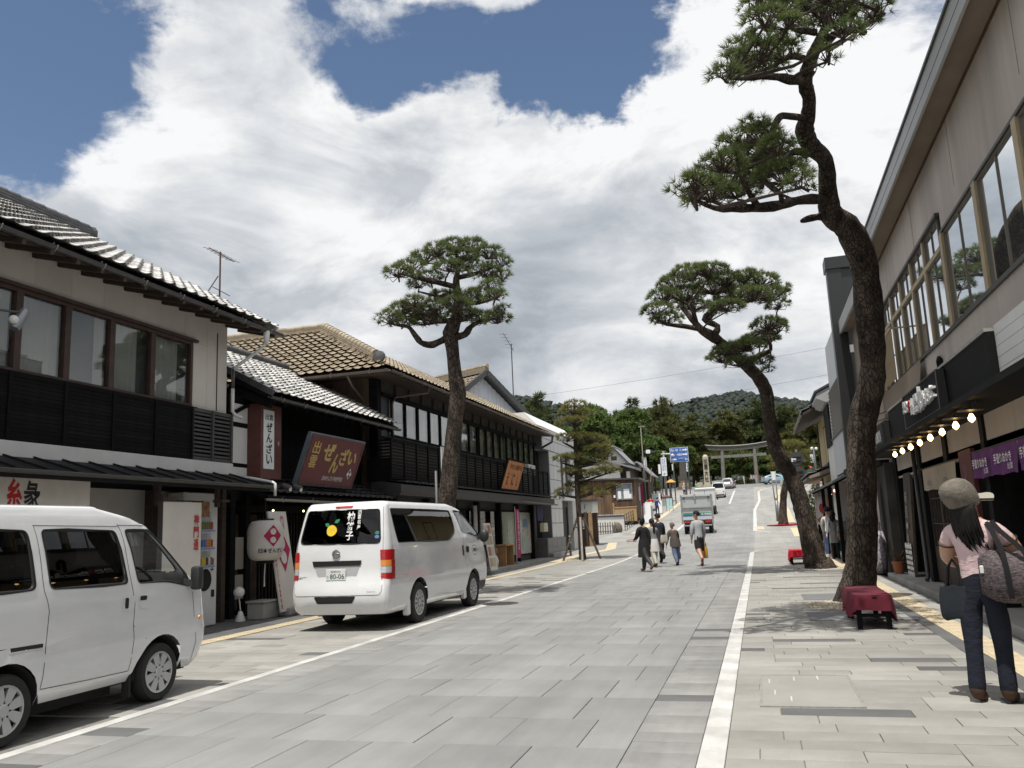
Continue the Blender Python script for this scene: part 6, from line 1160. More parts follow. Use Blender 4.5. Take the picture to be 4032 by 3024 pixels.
FT=[(-43,168,16.5,0),(-38,150,18.0,1),(-33,175,17.5,2),(-29,152,13.5,3),(-27.5,178,17.5,4),(-22,160,17.0,1),(-17.0,172,18.0,0),(-14.5,150,12.0,2),(-11.5,168,14.0,3),(-8.5,182,15.0,4),(-5.0,176,15.5,2),(-1.5,188,16.5,0),(2.0,180,17.5,1),
(5.5,170,15.0,4),(9,184,16.0,3),(12.5,168,13.0,2),(15.5,178,14.5,0),(19,160,15.5,1),(24,172,18,3),(30,165,18,2),(-49,185,20,3),(-55,165,19,1),(37,175,19,0),(-24.5,142,10.5,4),(7.0,156,10.0,2),(16,150,11,3),(-19.5,190,19.5,2),(-36,195,21,0),(4,200,19,3),(-13,200,18,1),(-45,145,15.5,4),(22,145,11.5,4)]
for i,(x,y,h,p)in enumerate(FT):
 cr,tk=protos[p];t=thing('pine_tree','%s layered pine in the woods, %s'%('tall' if h>17 else 'low' if h<13 else 'middle-sized',wood_place(x,y)),'tree',(x,y,7.3),R(i*77),group='pines in the woods behind the gate');s=h/15.0
 link('trunk',tk,t,scale=(s,s,s));link('crown',cr,t,scale=(s*random.uniform(.9,1.1),s*random.uniform(.9,1.1),s))
for i,(x,y,h,p)in enumerate(((-20.5,128,14.0,0),(-24.5,136,11.0,1),(-16.5,138,9.5,1),(-29,132,12,0),(-12.5,142,7.5,0),(6.5,164,7,1),(-1.5,165,7.5,0),(2.5,168,6.5,1),(12,152,6.5,0),(-6,166,7,1))):
 cr,tk=bprotos[p];s=h/11.0;lab='bright green leafy tree rising left of the blue road sign' if i==0 else('leafy green tree below the pines, '+('left of the bright tree','between the bright tree and the blue road sign','farthest left, above the old house','beside the stone monument','right of the middle of the gate','behind the middle of the gate','low, right of the gate middle','above the pale blue car','by the left gate post')[i-1])
 t=thing('leafy_tree',lab,'tree',(x,y,gz(y)),R(i*61),group='leafy trees below the pines');link('trunk',tk,t,scale=(s,s,s));link('crown',cr,t,scale=(s,s,s))
 # ---- hills
def fbm(x,y):
 z=np.zeros_like(x);a=1.0;f=1.0;rng=np.random.default_rng(4)
 for _ in range(5):
  p=rng.uniform(0,6.28,4);z+=a*(np.sin(x*f+p[0]+1.3*np.sin(y*f*.7+p[1]))*np.cos(y*f*.9+p[2]));a*=.5;f*=2.1
 return z
RX=np.array([-2500,-900,-520,-412,-349,-270,-229,-178,-132,-99,-77,-50,-28,-7,13,28,43,72,106,230,420,900,2500.]);RZ=np.array([170,205,200,193,182,169,156,132,139,143,145,149,150,152,147,140,140,133,125,108,118,150,150.])-6
def hill_z(X,Y):
 top=np.interp(X*1000.0/np.maximum(Y,1),RX,RZ);t=np.clip((Y-330)/670.0,0,1.4);f=np.where(t<1,t**1.25,1-(t-1)*.9)
 near=np.interp(X,[-600,-300,-200,-120,-60,0,60,140],[1,1,.9,.3,.15,.12,.12,.2]);z1=7+(top-7)*f*np.clip(Y/1000,0,1.2)
 sp=26*np.exp(-((Y-620)/150)**2)*(.5+.5*np.sin(X/70+1.0));return np.maximum(z1+(sp+7*fbm(X/90,Y/90))*np.clip(f*2,0,1)*np.clip((1000-Y)/250,0,1),5.0)
gx=np.concatenate([np.linspace(-2400,-620,12),np.linspace(-560,420,60),np.linspace(480,2400,12)]);gy=np.linspace(330,1200,40);GX,GY=np.meshgrid(gx,gy);GZ=hill_z(GX,GY);nxx=len(gx)
V=np.stack([GX,GY,GZ],-1).reshape(-1,3).tolist();Fc=[(j*nxx+i,j*nxx+i+1,(j+1)*nxx+i+1,(j+1)*nxx+i)for j in range(len(gy)-1)for i in range(nxx-1)]
struct('hills',MB().add(V,Fc),M('hill_green',(.008,.013,.009),.95,.3,.02),smooth=True)
bm=bmesh.new();bmesh.ops.create_icosphere(bm,subdivisions=1,radius=1);IV=np.array([v.co[:]for v in bm.verts]);IF=np.array([[v.index for v in f.verts]for f in bm.faces]);bm.free()
n=15000;yy=360+640*RNG.random(n)**.8;xx=RNG.uniform(-.46,.22,n)*yy*1.05;zz=hill_z(xx,yy);sz=RNG.uniform(1.9,4.2,n)*(.6+yy/1500)
VV=IV[None]*(1+RNG.uniform(-.28,.28,(n,len(IV),1)))*sz[:,None,None]*np.array([1,1,.85]);VV+=np.stack([xx,yy,zz+sz*.35],-1)[:,None,:]
TV=VV[:,IF].reshape(-1,3,3)
m_hill=leafmat('hill_wood',(.006,.011,.0085),(.022,.034,.020),.0,.02)
def solid_mesh(name,VV,F,mat):
 k,m,_=VV.shape;f=(F[None]+(np.arange(k)*m)[:,None,None]).reshape(-1,3);me=bpy.data.meshes.new(name);me.vertices.add(k*m);me.vertices.foreach_set('co',VV.reshape(-1).astype(np.float32))
 me.loops.add(len(f)*3);me.loops.foreach_set('vertex_index',f.reshape(-1).astype(np.int32));me.polygons.add(len(f));me.polygons.foreach_set('loop_start',np.arange(0,len(f)*3,3,dtype=np.int32));me.polygons.foreach_set('loop_total',np.full(len(f),3,dtype=np.int32))
 me.polygons.foreach_set('use_smooth',np.ones(len(f),dtype=bool));me.materials.append(mat);me.update();me.validate();return me
o=link('hillside_wood',solid_mesh('hillside_wood',VV,IF,m_hill));tag(o,'dense dark green wood covering the hills','wood',kind='stuff')
# ================================================================== vehicles
m_wpaint=M('white_paint',(.72,.725,.73),.16,.03,1.5,coat=1.0,stain=(.10,.7,.7,2.5));m_silver=M('silver_paint',(.42,.43,.45),.28,metal=.4,coat=.5);m_bluep=M('pale_blue_paint',(.30,.44,.50),.25,metal=.25,coat=.5)
m_tyre=M('tyre',(.018,.018,.018),.85,.2,12);m_rimm=M('wheel_silver',(.48,.49,.50),.35,metal=.55);m_blackp=M('black_plastic',(.022,.022,.023),.5);m_dglass=cloudy_glass('privacy_glass',(.035,.035,.037),.10)
m_seal=M('rubber_seal',(.008,.008,.008),.6);m_red=M('lamp_red',(.42,.012,.015),.18,.2,30,coat=.8);m_amber=M('lamp_amber',(.75,.26,.04),.2,coat=.8);m_clearl=M('lamp_clear',(.62,.62,.62),.15,metal=.3,coat=.8);m_chrome=M('chrome',(.6,.6,.6),.15,metal=.9);m_seat=M('seat_cloth',(.07,.07,.075),.9,.2,10);m_under=M('underbody',(.02,.02,.02),.9)
m_gap=M('panel_gap',(.04,.04,.042),.8)
def rpoly(pts,r,n=5):
 """polygon with rounded corners"""
 out=[];k=len(pts);rr=r if hasattr(r,'__len__')else[r]*k
 for i in range(k):
  p,a,b=Vector(pts[i]),Vector(pts[i-1]),Vector(pts[(i+1)%k]);d1=(a-p);d2=(b-p);q=min(rr[i],d1.length*.45,d2.length*.45);s=p+d1.normalized()*q;e=p+d2.normalized()*q
  for j in range(n+1):
   t=j/n;out.append(tuple(s*(1-t)**2+p*2*t*(1-t)+e*t*t))
 return out
class Body:
 def __init__(s,tab,rc,bulge=.04):s.t=np.array(tab);s.rc=rc;s.bulge=bulge;s.W=s.t[:,1].max();s.Y0=s.t[:,2].min();s.Y1=s.t[:,3].max()
 def dims(s,z):return[float(np.interp(z,s.t[:,0],s.t[:,i]))for i in(1,2,3)]
 def pt(s,seg,a,z,off=0.0):
  """seg 0 rear (a = x), 1 right (a = y), 2 front (a = x), 3 left (a = y); reference coordinates at the widest section"""
  hw,yr,yf=s.dims(z);r=min(s.rc,hw*.6,(yf-yr)*.3)
  if seg in(0,2):x=a/s.W*hw;y=yr if seg==0 else yf
  else:x=hw if seg==1 else-hw;y=yr+(a-s.Y0)/(s.Y1-s.Y0)*(yf-yr)
  cx=hw-r;sx=1 if x>=0 else-1;nx=ny=0.0
  cy=None
  if y<yr+r:cy,sy=yr+r,-1
  elif y>yf-r:cy,sy=yf-r,1
  if abs(x)>cx and cy is not None:
   if seg in(0,2):th=math.pi/2-(abs(x)-cx)/r*math.pi/4
   else:th=abs(y-cy)/r*math.pi/4
   nx,ny=sx*math.cos(th),sy*math.sin(th);x,y=sx*cx+nx*r,cy+ny*r
  else:
   nx,ny={0:(0,-1),1:(1,0),2:(0,1),3:(-1,0)}[seg]
  if seg in(0,2):y+=ny*s.bulge*max(0.0,1-(x/max(cx,.01))**2)
  return(x+nx*off,y+ny*off,z)
 def patch(s,seg,loops,mb,off=0.0,da=.22,dz=.12):
  """flat loops (a, z) tessellated, cut into a grid and wrapped on the body"""
  flat=[p for l in loops for p in l];tri=tessellate_polygon([[Vector((p[0],p[1],0))for p in l]for l in loops])
  bm=bmesh.new();vs=[bm.verts.new((p[0],p[1],0))for p in flat]
  for t in tri:
   try:bm.faces.new([vs[i]for i in t])
   except ValueError:pass
  a0=min(p[0]for p in flat);a1=max(p[0]for p in flat);z0=min(p[1]for p in flat);z1=max(p[1]for p in flat)
  cuts=[(a,0)for a in np.arange(math.floor(a0/da)*da,a1,da)]+[(z,1)for z in np.arange(math.floor(z0/dz)*dz,z1,dz)]
  lo,hi=(-s.W,s.W)if seg in(0,2)else(s.Y0,s.Y1)
  for f in(.2,.4,.6,.8,1.0):cuts+=[(lo+s.rc*f,0),(hi-s.rc*f,0)]
  for c,ax in cuts:
   if(a0 if ax==0 else z0)+1e-3<c<(a1 if ax==0 else z1)-1e-3:
    bmesh.ops.bisect_plane(bm,geom=bm.verts[:]+bm.edges[:]+bm.faces[:],plane_co=(c,0,0)if ax==0 else(0,c,0),plane_no=(1,0,0)if ax==0 else(0,1,0),dist=1e-5)
  bm.verts.index_update();P=[s.pt(seg,v.co.x,v.co.y,off)for v in bm.verts];Fc=[[v.index for v in f.verts]for f in bm.faces];bm.free();mb.add(P,Fc);return mb
 def ring(s,seg,loop,mb,w,o1,o2,dens=3):
  """band around an opening; w < 0 goes inwards"""
  L=[]
  for i in range(len(loop)):
   a,b=loop[i],loop[(i+1)%len(loop)]
   for k in range(dens):L.append((a[0]+(b[0]-a[0])*k/dens,a[1]+(b[1]-a[1])*k/dens))
  c=(sum(p[0]for p in loop)/len(loop),sum(p[1]for p in loop)/len(loop));n=len(L);V=[s.pt(seg,p[0],p[1],o1)for p in L]
  for p in L:
   d=Vector((p[0]-c[0],p[1]-c[1]));l=d.length;q=(c[0]+d.x*(1+w/l),c[1]+d.y*(1+w/l));V.append(s.pt(seg,q[0],q[1],o2))
  return mb.add(V,[(i,(i+1)%n,n+(i+1)%n,n+i)for i in range(n)])
 def seam(s,seg,path,parent,w=.006,mat=None,name='panel_gap',off=.0015):
  V=[];P=[]
  for(a0,z0),(a1,z1)in zip(path,path[1:]):
   k=max(2,int(math.hypot(a1-a0,z1-z0)/.08));P+=[(a0+(a1-a0)*i/k,z0+(z1-z0)*i/k)for i in range(k)]
  P.append(path[-1])
  for i,p in enumerate(P):
   q0=P[max(0,i-1)];q1=P[min(len(P)-1,i+1)];d=Vector((q1[0]-q0[0],q1[1]-q0[1])).normalized();V+=[s.pt(seg,p[0]-d.y*w/2,p[1]+d.x*w/2,off),s.pt(seg,p[0]+d.y*w/2,p[1]-d.x*w/2,off)]
  return MB().add(V,[(2*i,2*i+1,2*i+3,2*i+2)for i in range(len(P)-1)]).build(name,mat or m_gap,parent,local=True)
 def shell(s,parent,paint,z0,zt,ztop,holes,arches,name='body',top_in=.10):
  """painted shell: four sides up to zt, then a domed roof"""
  mb=MB()
  for seg in range(4):
   lo,hi=(-s.W,s.W)if seg in(0,2)else(s.Y0,s.Y1);outer=[(lo,z0)]
   if seg in(1,3):
    for wy,wz,ra in sorted(arches):
     h=z0-wz;dx=math.sqrt(max(ra*ra-h*h,.0001));t0=math.atan2(h,-dx);t1=math.atan2(h,dx)
     for k in range(15):t=t0+(t1-t0)*k/14 if t0>t1 else(t0+2*math.pi)+(t1-t0-2*math.pi)*k/14;outer.append((wy+ra*math.cos(t),wz+ra*math.sin(t)))
   outer+=[(hi,z0),(hi,zt),(lo,zt)];s.patch(seg,[outer]+[h for sg,h in holes if sg==seg],mb)
  n=14;rings=[]
  def rg(z,inset,zz):
   P=[]
   for seg in(0,1,2,3):
    lo,hi=(-s.W,s.W)if seg in(0,2)else(s.Y0,s.Y1);A=np.linspace(lo,hi,n*2)if seg in(0,1)else np.linspace(hi,lo,n*2)
    for a in A[:-1]:P.append(s.pt(seg,float(a),z,-inset)[:2]+(zz,))
   return P
  zs=[zt+(ztop-zt)*k/5 for k in range(6)];rings=[rg(z,0,z)for z in zs]
  for k in range(1,7):th=k/6*math.pi/2;rings.append(rg(ztop,top_in*(1-math.cos(th)),ztop+.03*math.sin(th)))
  m=len(rings[0]);V=[p for r in rings for p in r];Fc=[]
  for i in range(len(rings)-1):
   for j in range(m):Fc.append((i*m+j,i*m+(j+1)%m,(i+1)*m+(j+1)%m,(i+1)*m+j))
  hw,yr,yf=s.dims(ztop);cy=(yr+yf)/2;last=len(rings)-1;V2=[]
  for f in(.6,.3):V2+=[(p[0]*f,cy+(p[1]-cy)*f,ztop+.03+.022*(1-f))for p in rings[-1]]
  b0=len(V);V+=V2;c=len(V);V.append((0,cy,ztop+.056))
  for a,b in((last*m,b0),(b0,b0+m)):
   for j in range(m):Fc.append((a+j,a+(j+1)%m,b+(j+1)%m,b+j))
  for j in range(m):Fc.append((b0+m+j,b0+m+(j+1)%m,c))
  mb.add(V,Fc)
  bd=mb.build(name,paint,parent,local=True)
  bm=bmesh.new();bm.from_mesh(bd.data);bmesh.ops.remove_doubles(bm,verts=bm.verts[:],dist=.0015);bmesh.ops.recalc_face_normals(bm,faces=bm.faces[:]);bm.to_mesh(bd.data);bm.free()
  bd.data.polygons.foreach_set('use_smooth',[True]*len(bd.data.polygons));bd.data.set_sharp_from_angle(angle=R(38));return bd
 def glazing(s,parent,seg,loop,gl,name='window',seal=.022):
  w=s.ring(seg,loop,MB(),seal,.002,.004).build(name,m_seal,parent,local=True);s.ring(seg,loop,MB(),-.012,.002,-.014).build('frame',m_seal,w,local=True)
  s.patch(seg,[loop],MB(),-.010).build('pane',gl,w,local=True,smooth=True);return w
def wheel(parent,x,y,r,w,side,spokes=7,rim=.66,style=0):
 t=MB().lathe([(r*rim,-w/2+.01),(r*.92,-w/2),(r,-w/2+.03),(r,w/2-.03),(r*.92,w/2),(r*rim,w/2-.01)],28,(x,y,r),'x',cap=False)
 wo=t.build('wheel',m_tyre,parent,smooth=40,local=True);xo=x+side*(w/2-.012);s=side
 MB().lathe([(r*rim,0),(r*rim,s*-.05),(r*.15,s*-.06)],28,(xo,y,r),'x',cap=False).build('rim_well',m_under,wo,smooth=True,local=True)
 mb=MB().lathe([(r*rim*1.01,s*-.01),(r*rim*1.0,s*.006),(r*rim*.90,s*.008),(r*rim*.88,s*-.01)],28,(xo,y,r),'x',cap=False).lathe([(.001,s*.012),(r*.16,s*.012),(r*.2,s*.002),(r*.2,s*-.03)],18,(xo,y,r),'x',cap=False)
 for k in range(spokes):
  a=2*math.pi*k/spokes+.3;ca,sa=math.cos(a),math.sin(a);w0,w1=r*.13,r*.085 if style==0 else r*.06;V=[]
  for rr,ww in((r*.17,w0*.8),(r*rim*.55,w0 if style==0 else w1),(r*rim*.95,w0*1.25 if style==0 else w1*1.3)):
   for e in(-1,1):V.append((xo+s*.006,y+ca*rr-sa*ww*e,r+sa*rr+ca*ww*e))
  V+=[(p[0]-s*.03,p[1],p[2])for p in V];mb.add(V,[(0,1,3,2),(2,3,5,4),(0,2,8,6),(2,4,10,8),(1,7,9,3),(3,9,11,5)])
 mb.build('rim',m_rimm,wo,smooth=30,local=True);return wo
def arch_liner(parent,x0,x1,y,z,r):
 V=[];n=12
 for k in range(n+1):
  t=math.pi*k/n;V+=[(x0,y+r*math.cos(t),z+r*math.sin(t)),(x1,y+r*math.cos(t),z+r*math.sin(t))]
 V+=[(x0,y+r,z-.03),(x1,y+r,z-.03),(x0,y-r,z-.03),(x1,y-r,z-.03)]
 return MB().add(V,[(2*k,2*k+1,2*k+3,2*k+2)for k in range(n)]+[tuple(range(0,2*n+1,2)),(0,2*n+2,2*n+3,1),(2*n,2*n+1,2*n+5,2*n+4),(0,2*n,2*n+4,2*n+2)]).build('wheel_well',m_under,parent,local=True)

 # ---------------------------------------------------------------- near small van
X0,Y0=-6.19,5.86
kv=thing('parked_van','small white van in the left foreground, cut off by the picture edge','van',(X0,Y0,0));yy=lambda y:y-Y0
KT=[(.24,.66,yy(4.22),yy(7.46)),(.30,.71,yy(4.18),yy(7.50)),(.45,.735,yy(4.15),yy(7.57)),(.61,.74,yy(4.15),yy(7.59)),(.63,.728,yy(4.16),yy(7.585)),(.72,.73,yy(4.16),yy(7.573)),(.965,.725,yy(4.17),yy(7.545)),(1.06,.718,yy(4.18),yy(7.42)),(1.186,.705,yy(4.19),yy(7.26)),(1.40,.672,yy(4.22),yy(7.04)),(1.60,.64,yy(4.26),yy(6.80)),(1.68,.625,yy(4.28),yy(6.60)),(1.76,.60,yy(4.33),yy(6.22))]
K=Body(KT,.13,.03)
def kw(pts,r):return rpoly([(yy(p[0]),p[1])for p in pts],r)
kh=lambda a,z:K.Y0+(a-K.dims(z)[1])/(K.dims(z)[2]-K.dims(z)[1])*(K.Y1-K.Y0) # real y -> reference coordinate
def kside(pts,r):return rpoly([(kh(yy(p[0]),p[1]),p[1])for p in pts],r)
W1=kside([(6.45,1.555),(6.80,1.555),(7.225,1.17),(7.235,1.02),(6.97,1.085),(6.57,1.085)][::-1],[.06,.05,.05,.03,.08,.06][::-1])
W2=kside([(5.515,1.573),(6.31,1.56),(6.41,1.10),(5.575,1.11)][::-1],.06);W3=kside([(4.55,1.585),(5.36,1.572),(5.41,1.12),(4.55,1.12)][::-1],.07)
WS=rpoly([(-.60,1.15),(.60,1.15),(.62,1.60),(-.62,1.60)],.06);WR=rpoly([(-.58,1.12),(.58,1.12),(.58,1.58),(-.58,1.58)],.06)
AR=[(kh(yy(6.86),.4),.27,.325),(kh(yy(5.17),.4),.27,.325)]
holes=[(1,W1),(1,W2),(1,W3),(3,W1[::-1]),(3,W2[::-1]),(3,W3[::-1]),(2,WS),(0,WR)]
kb=K.shell(kv,m_wpaint,.24,1.62,1.76,holes,AR,top_in=.16)
K.glazing(kv,1,W1,m_clear,'door_window');K.glazing(kv,3,W1,m_clear,'door_window');K.glazing(kv,2,WS,m_clear,'windscreen');K.glazing(kv,0,WR,m_dglass,'rear_window')
for sg in(1,3):K.glazing(kv,sg,W2,m_dglass,'side_window');K.glazing(kv,sg,W3,m_dglass,'side_window')
for path in([(6.35,1.62),(6.43,1.35),(6.49,1.0),(6.495,.72),(6.485,.5),(6.463,.335)],[(5.43,1.62),(5.50,1.1),(5.52,.62),(5.50,.36)],[(5.50,.355),(6.0,.34),(6.463,.335)],[(6.495,.72),(6.66,.585)],[(5.43,1.615),(6.35,1.60)],[(7.32,.95),(7.36,.62),(7.33,.30)],[(6.35,1.61),(6.70,1.605),(6.95,1.44)]):
 K.seam(1,[(kh(yy(p[0]),p[1]),p[1])for p in path],kb)
K.seam(1,[(kh(yy(4.3),.70),.70),(kh(yy(5.5),.685),.685)],kb,w=.03,mat=m_under,name='door_rail');K.seam(1,[(kh(yy(4.3),.655),.655),(kh(yy(5.5),.66),.66)],kb,w=.012,mat=m_chrome,name='door_rail',off=.004)
for y0,dark in((6.41,(6.38,6.425)),(6.62,(6.57,6.66))):
 c=kside([(y0-.055,.86),(y0+.085,.85),(y0+.085,.985),(y0-.055,.98)],.025);h=K.patch(1,[c],MB(),.004).build('door_handle',m_wpaint,kv,local=True,smooth=True);K.patch(1,[kside([(dark[0],.875 if y0<6.5 else.93),(dark[1],.875 if y0<6.5 else.93),(dark[1],.97),(dark[0],.97)],.02)],MB(),.007).build('recess',m_seal,h,local=True)
mk=K.pt(1,kh(yy(7.42),.70),.70,.004);MB().lathe([(.001,.012),(.016,.012),(.02,.0)],12,(mk[0],mk[1],.695),'x').build('side_marker',m_amber,kv,local=True)
for s in(-1,1):
 sx=s*.80;mr=MB().box(sx-.055,sx+.055,yy(7.24),yy(7.33),.97,1.20,ch=.03).build('wing_mirror',m_blackp,kv,local=True,smooth=40);MB().bar((s*.69,yy(7.22),1.06),(sx,yy(7.28),1.02),.05,.06).build('arm',m_blackp,mr,local=True)
 for wy in(6.86,5.17):wheel(kv,s*.655,yy(wy),.262,.155,s,8,.70,0);arch_liner(kv,s*.40,s*.715,yy(wy),.27,.322)
 MB().box(s*.45,s*.66,yy(7.46),yy(7.53),.68,.90,ch=.02).build('headlight',m_clearl,kv,local=True)
 MB().box(s*.62,s*.70,yy(6.50),yy(6.52),.10,.34).build('mud_flap',m_under,kv,local=True)
MB().box(-.62,.62,yy(4.3),yy(7.35),.22,.30).build('floor_pan',m_under,kv,local=True);MB().box(-.5,.5,yy(5.4),yy(6.5),.13,.22).build('underbody',m_under,kv,local=True)
MB().box(-.62,.62,yy(7.05),yy(7.30),.62,1.02,ch=.04).build('dashboard',m_seat,kv,local=True)
sw=MB();c=Vector((.34,yy(6.98),1.08));P=[]
for k in range(20):t=2*math.pi*k/19;P.append(c+Vector((.18*math.cos(t),.18*math.sin(t)*-.55,.18*math.sin(t)*.83)))
sw.tube(P,.014,6).tube([c,c+Vector((0,.12,-.18))],.025,6).bar(c-Vector((.17,0,0)),c+Vector((.17,0,0)),.03).build('steering_wheel',m_seal,kv,local=True)
for s in(-1,1):MB().box(s*.34-.23,s*.34+.23,yy(6.0),yy(6.12),.60,1.28,ch=.05).box(s*.34-.23,s*.34+.23,yy(6.1),yy(6.6),.55,.70,ch=.04).box(s*.34-.12,s*.34+.12,yy(6.02),yy(6.10),1.28,1.46,ch=.03).build('seat',m_seat,kv,local=True)
MB().box(-.55,.55,yy(5.0),yy(5.1),.6,1.3,ch=.05).build('rear_seat',m_seat,kv,local=True)

# ---------------------------------------------------------------- parked high-roof van with the yuzu sticker
X0,Y0=-6.235,14.25
nv=thing('parked_van','white van with a yellow fruit sticker on its dark rear window','van',(X0,Y0,0));yy=lambda y:y-Y0
NT=[(.26,.75,yy(11.90),yy(16.50)),(.32,.795,yy(11.84),yy(16.60)),(.45,.815,yy(11.79),yy(16.68)),(.60,.82,yy(11.79),yy(16.72)),(.72,.82,yy(11.82),yy(16.72)),(.76,.818,yy(11.85),yy(16.715)),(.95,.815,yy(11.86),yy(16.69)),(1.20,.805,yy(11.87),yy(16.58)),(1.30,.795,yy(11.88),yy(16.50)),(1.42,.775,yy(11.90),yy(16.28)),(1.65,.735,yy(11.95),yy(15.86)),(1.84,.70,yy(12.0),yy(15.46)),(1.90,.685,yy(12.03),yy(15.18)),(1.93,.67,yy(12.06),yy(14.95))]
Nb=Body(NT,.13,.035);nh=lambda a,z:Nb.Y0+(a-Nb.dims(z)[1])/(Nb.dims(z)[2]-Nb.dims(z)[1])*(Nb.Y1-Nb.Y0)
def nside(pts,r):return rpoly([(nh(yy(p[0]),p[1]),p[1])for p in pts],r)
def nrear(pts,r):return rpoly([((p[0]+6.235)*Nb.W/Nb.dims(p[1])[0],p[1])for p in pts],r)
WA=nside([(12.2,1.835),(14.80,1.825),(14.90,1.42),(14.52,1.285),(12.30,1.30)][::-1],[.05,.10,.14,.10,.06]);WD=nside([(15.04,1.815),(15.45,1.80),(16.20,1.40),(16.27,1.315),(15.95,1.36),(15.32,1.42)][::-1],[.06,.10,.03,.05,.10,.05])
WB=nrear([(-6.93,1.325),(-5.545,1.30),(-5.60,1.825),(-6.84,1.84)],[.10,.10,.06,.06]);WF=rpoly([(-.66,1.44),(.66,1.44),(.68,1.84),(-.68,1.84)],.06)
holes=[(1,WA),(3,WA[::-1]),(1,WD),(3,WD[::-1]),(0,WB),(2,WF)]
AR=[(nh(yy(13.05),.4),.32,.405),(nh(yy(15.77),.4),.32,.395)]
nb2=Nb.shell(nv,m_wpaint,.26,1.88,1.93,holes,AR,top_in=.14)
for sg in(1,3):Nb.glazing(nv,sg,WA,m_dglass,'side_window');Nb.glazing(nv,sg,WD,m_tintglass if False else m_clear,'door_window')
Nb.glazing(nv,2,WF,m_clear,'windscreen');rw=Nb.glazing(nv,0,WB,m_dglass,'rear_window',seal=.012)
for p in([(-6.955,1.86),(-7.0,1.2),(-7.0,.60),(-6.95,.545),(-5.55,.545),(-5.50,.60),(-5.50,1.2),(-5.53,1.86)],):Nb.seam(0,[((x+6.235)*Nb.W/Nb.dims(z)[0],z)for x,z in p],nb2,w=.008)
def rear_panel(pts,r,mat,name,off=.004,parent=nv,depth=None):return Nb.patch(0,[nrear(pts,r)],MB(),off,da=.1).build(name,mat,parent,local=True,smooth=True)
rear_panel([(-6.36,1.895),(-6.05,1.895),(-6.07,1.865),(-6.34,1.865)][::-1],.01,m_red,'brake_light',.01)
gp_=rear_panel([(-6.68,1.06),(-5.85,1.055),(-5.97,.745),(-6.55,.745)][::-1],.03,M('plate_recess',(.42,.43,.44),.4),'plate_recess',.003)
rear_panel([(-6.685,1.065),(-5.845,1.06),(-5.865,.985),(-6.66,.985)][::-1],.012,m_seal,'grip_bar',.012)
rear_panel([(-6.62,.535),(-5.92,.535),(-5.98,.43),(-6.56,.43)][::-1],.02,m_seal,'bumper_step',.006)
py=Nb.pt(0,0,.86)[1]-.022
pl=MB().box(-.165-.03,.165-.03,py-.006,py+.006,.775,.94,ch=.004).build('number_plate',M('plate_white',(.70,.71,.70),.5),nv,local=True);m_pg=M('plate_green',(.03,.10,.06),.5)
lettering('number',m_pg,pl,'80-06',(-.125,py-.007,.795),(1,0,0),(0,0,1),.24,.075,bold=.01,local=True,thick=.001);lettering('region',m_pg,pl,'島根430',(-.11,py-.007,.888),(1,0,0),(0,0,1),.16,.034,local=True,thick=.001);lettering('kana',m_pg,pl,'さ',(-.18,py-.007,.81),(1,0,0),(0,0,1),.03,.035,local=True,thick=.001)
ey=Nb.pt(0,0,1.165)[1]-.006
em=MB();P=[(-.035+.058*math.cos(t),ey-.006,1.165+.058*math.sin(t))for t in[2*math.pi*k/24 for k in range(25)]];em.tube(P,.011,6).box(-.035-.068,-.035+.068,ey-.016,ey,1.150,1.180,ch=.004).build('emblem',m_chrome,nv,local=True,smooth=40)
lettering('badge',m_chrome,nv,'NV350',(-.70,Nb.pt(0,-.6,.80)[1]-.001,.79),(1,0,0),(0,0,1),.19,.045,bold=.02,local=True);MB().box(-.655,-.55,Nb.pt(0,-.6,.765)[1]-.004,Nb.pt(0,-.6,.765)[1]+.01,.757,.775).build('badge_bar',m_seal,nv,local=True)
lettering('badge',m_gap,nv,'PREMIUM GX',(.50,Nb.pt(0,.5,.6)[1]-.012,.585),(1,0,0),(0,0,1),.14,.018,local=True)
# stickers on the rear window (on the inside plane of the pane)
def rwin(x,z,o=.0):return Nb.pt(0,(x+6.235)*Nb.W/Nb.dims(z)[0],z,o)
fruit=[(-6.38+.088*math.cos(t)*(1+.05*math.cos(3*t)),1.525+.085*math.sin(t))for t in[2*math.pi*k/24 for k in range(24)]]
stk=MB().add([rwin(*p)for p in fruit],[tuple(range(24))]).build('fruit_sticker',M('yuzu_yellow',(.72,.50,.03),.6,.1,12),rw,local=True)
m_lg=M('leaf_green',(.02,.20,.08),.6)
for c,a,l in(((-6.46,1.615),2.7,.08),((-6.30,1.665),.5,.095)):
 d=(math.cos(a),math.sin(a));nvv=(-d[1],d[0]);pts=[(c[0]+d[0]*l*f+nvv[0]*w,c[1]+d[1]*l*f+nvv[1]*w)for f,w in((-.5,0),(-.1,.03),(.3,.022),(.6,0),(.3,-.022),(-.1,-.03))];MB().add([rwin(*p,.001)for p in pts],[tuple(range(6))]).build('leaf_sticker',m_lg,rw,local=True)
def rear_text(txt,x0,z0,w,h,bold):
 tmp=MB();text_mb(tmp,txt,(0,0,0),(1,0,0),(0,1,0),w,h,vert=True,bold=bold);return MB().add([rwin(x0+p[0],z0+p[1],.002)for p in tmp.v],tmp.f).build('lettering',m_let,rw,local=True,recalc=False)
rear_text('柚餅子',-6.13,1.36,.125,.45,.02);rear_text('出雲名産',-5.955,1.52,.055,.32,.015)
for z,mt in((1.465,m_lg),(1.405,M('sticker_blue',(.10,.20,.45),.6))):MB().add([rwin(-5.615+.038*math.cos(t),z+.026*math.sin(t),.001)for t in[2*math.pi*k/16 for k in range(16)]],[tuple(range(16))]).build('round_sticker',mt,rw,local=True)
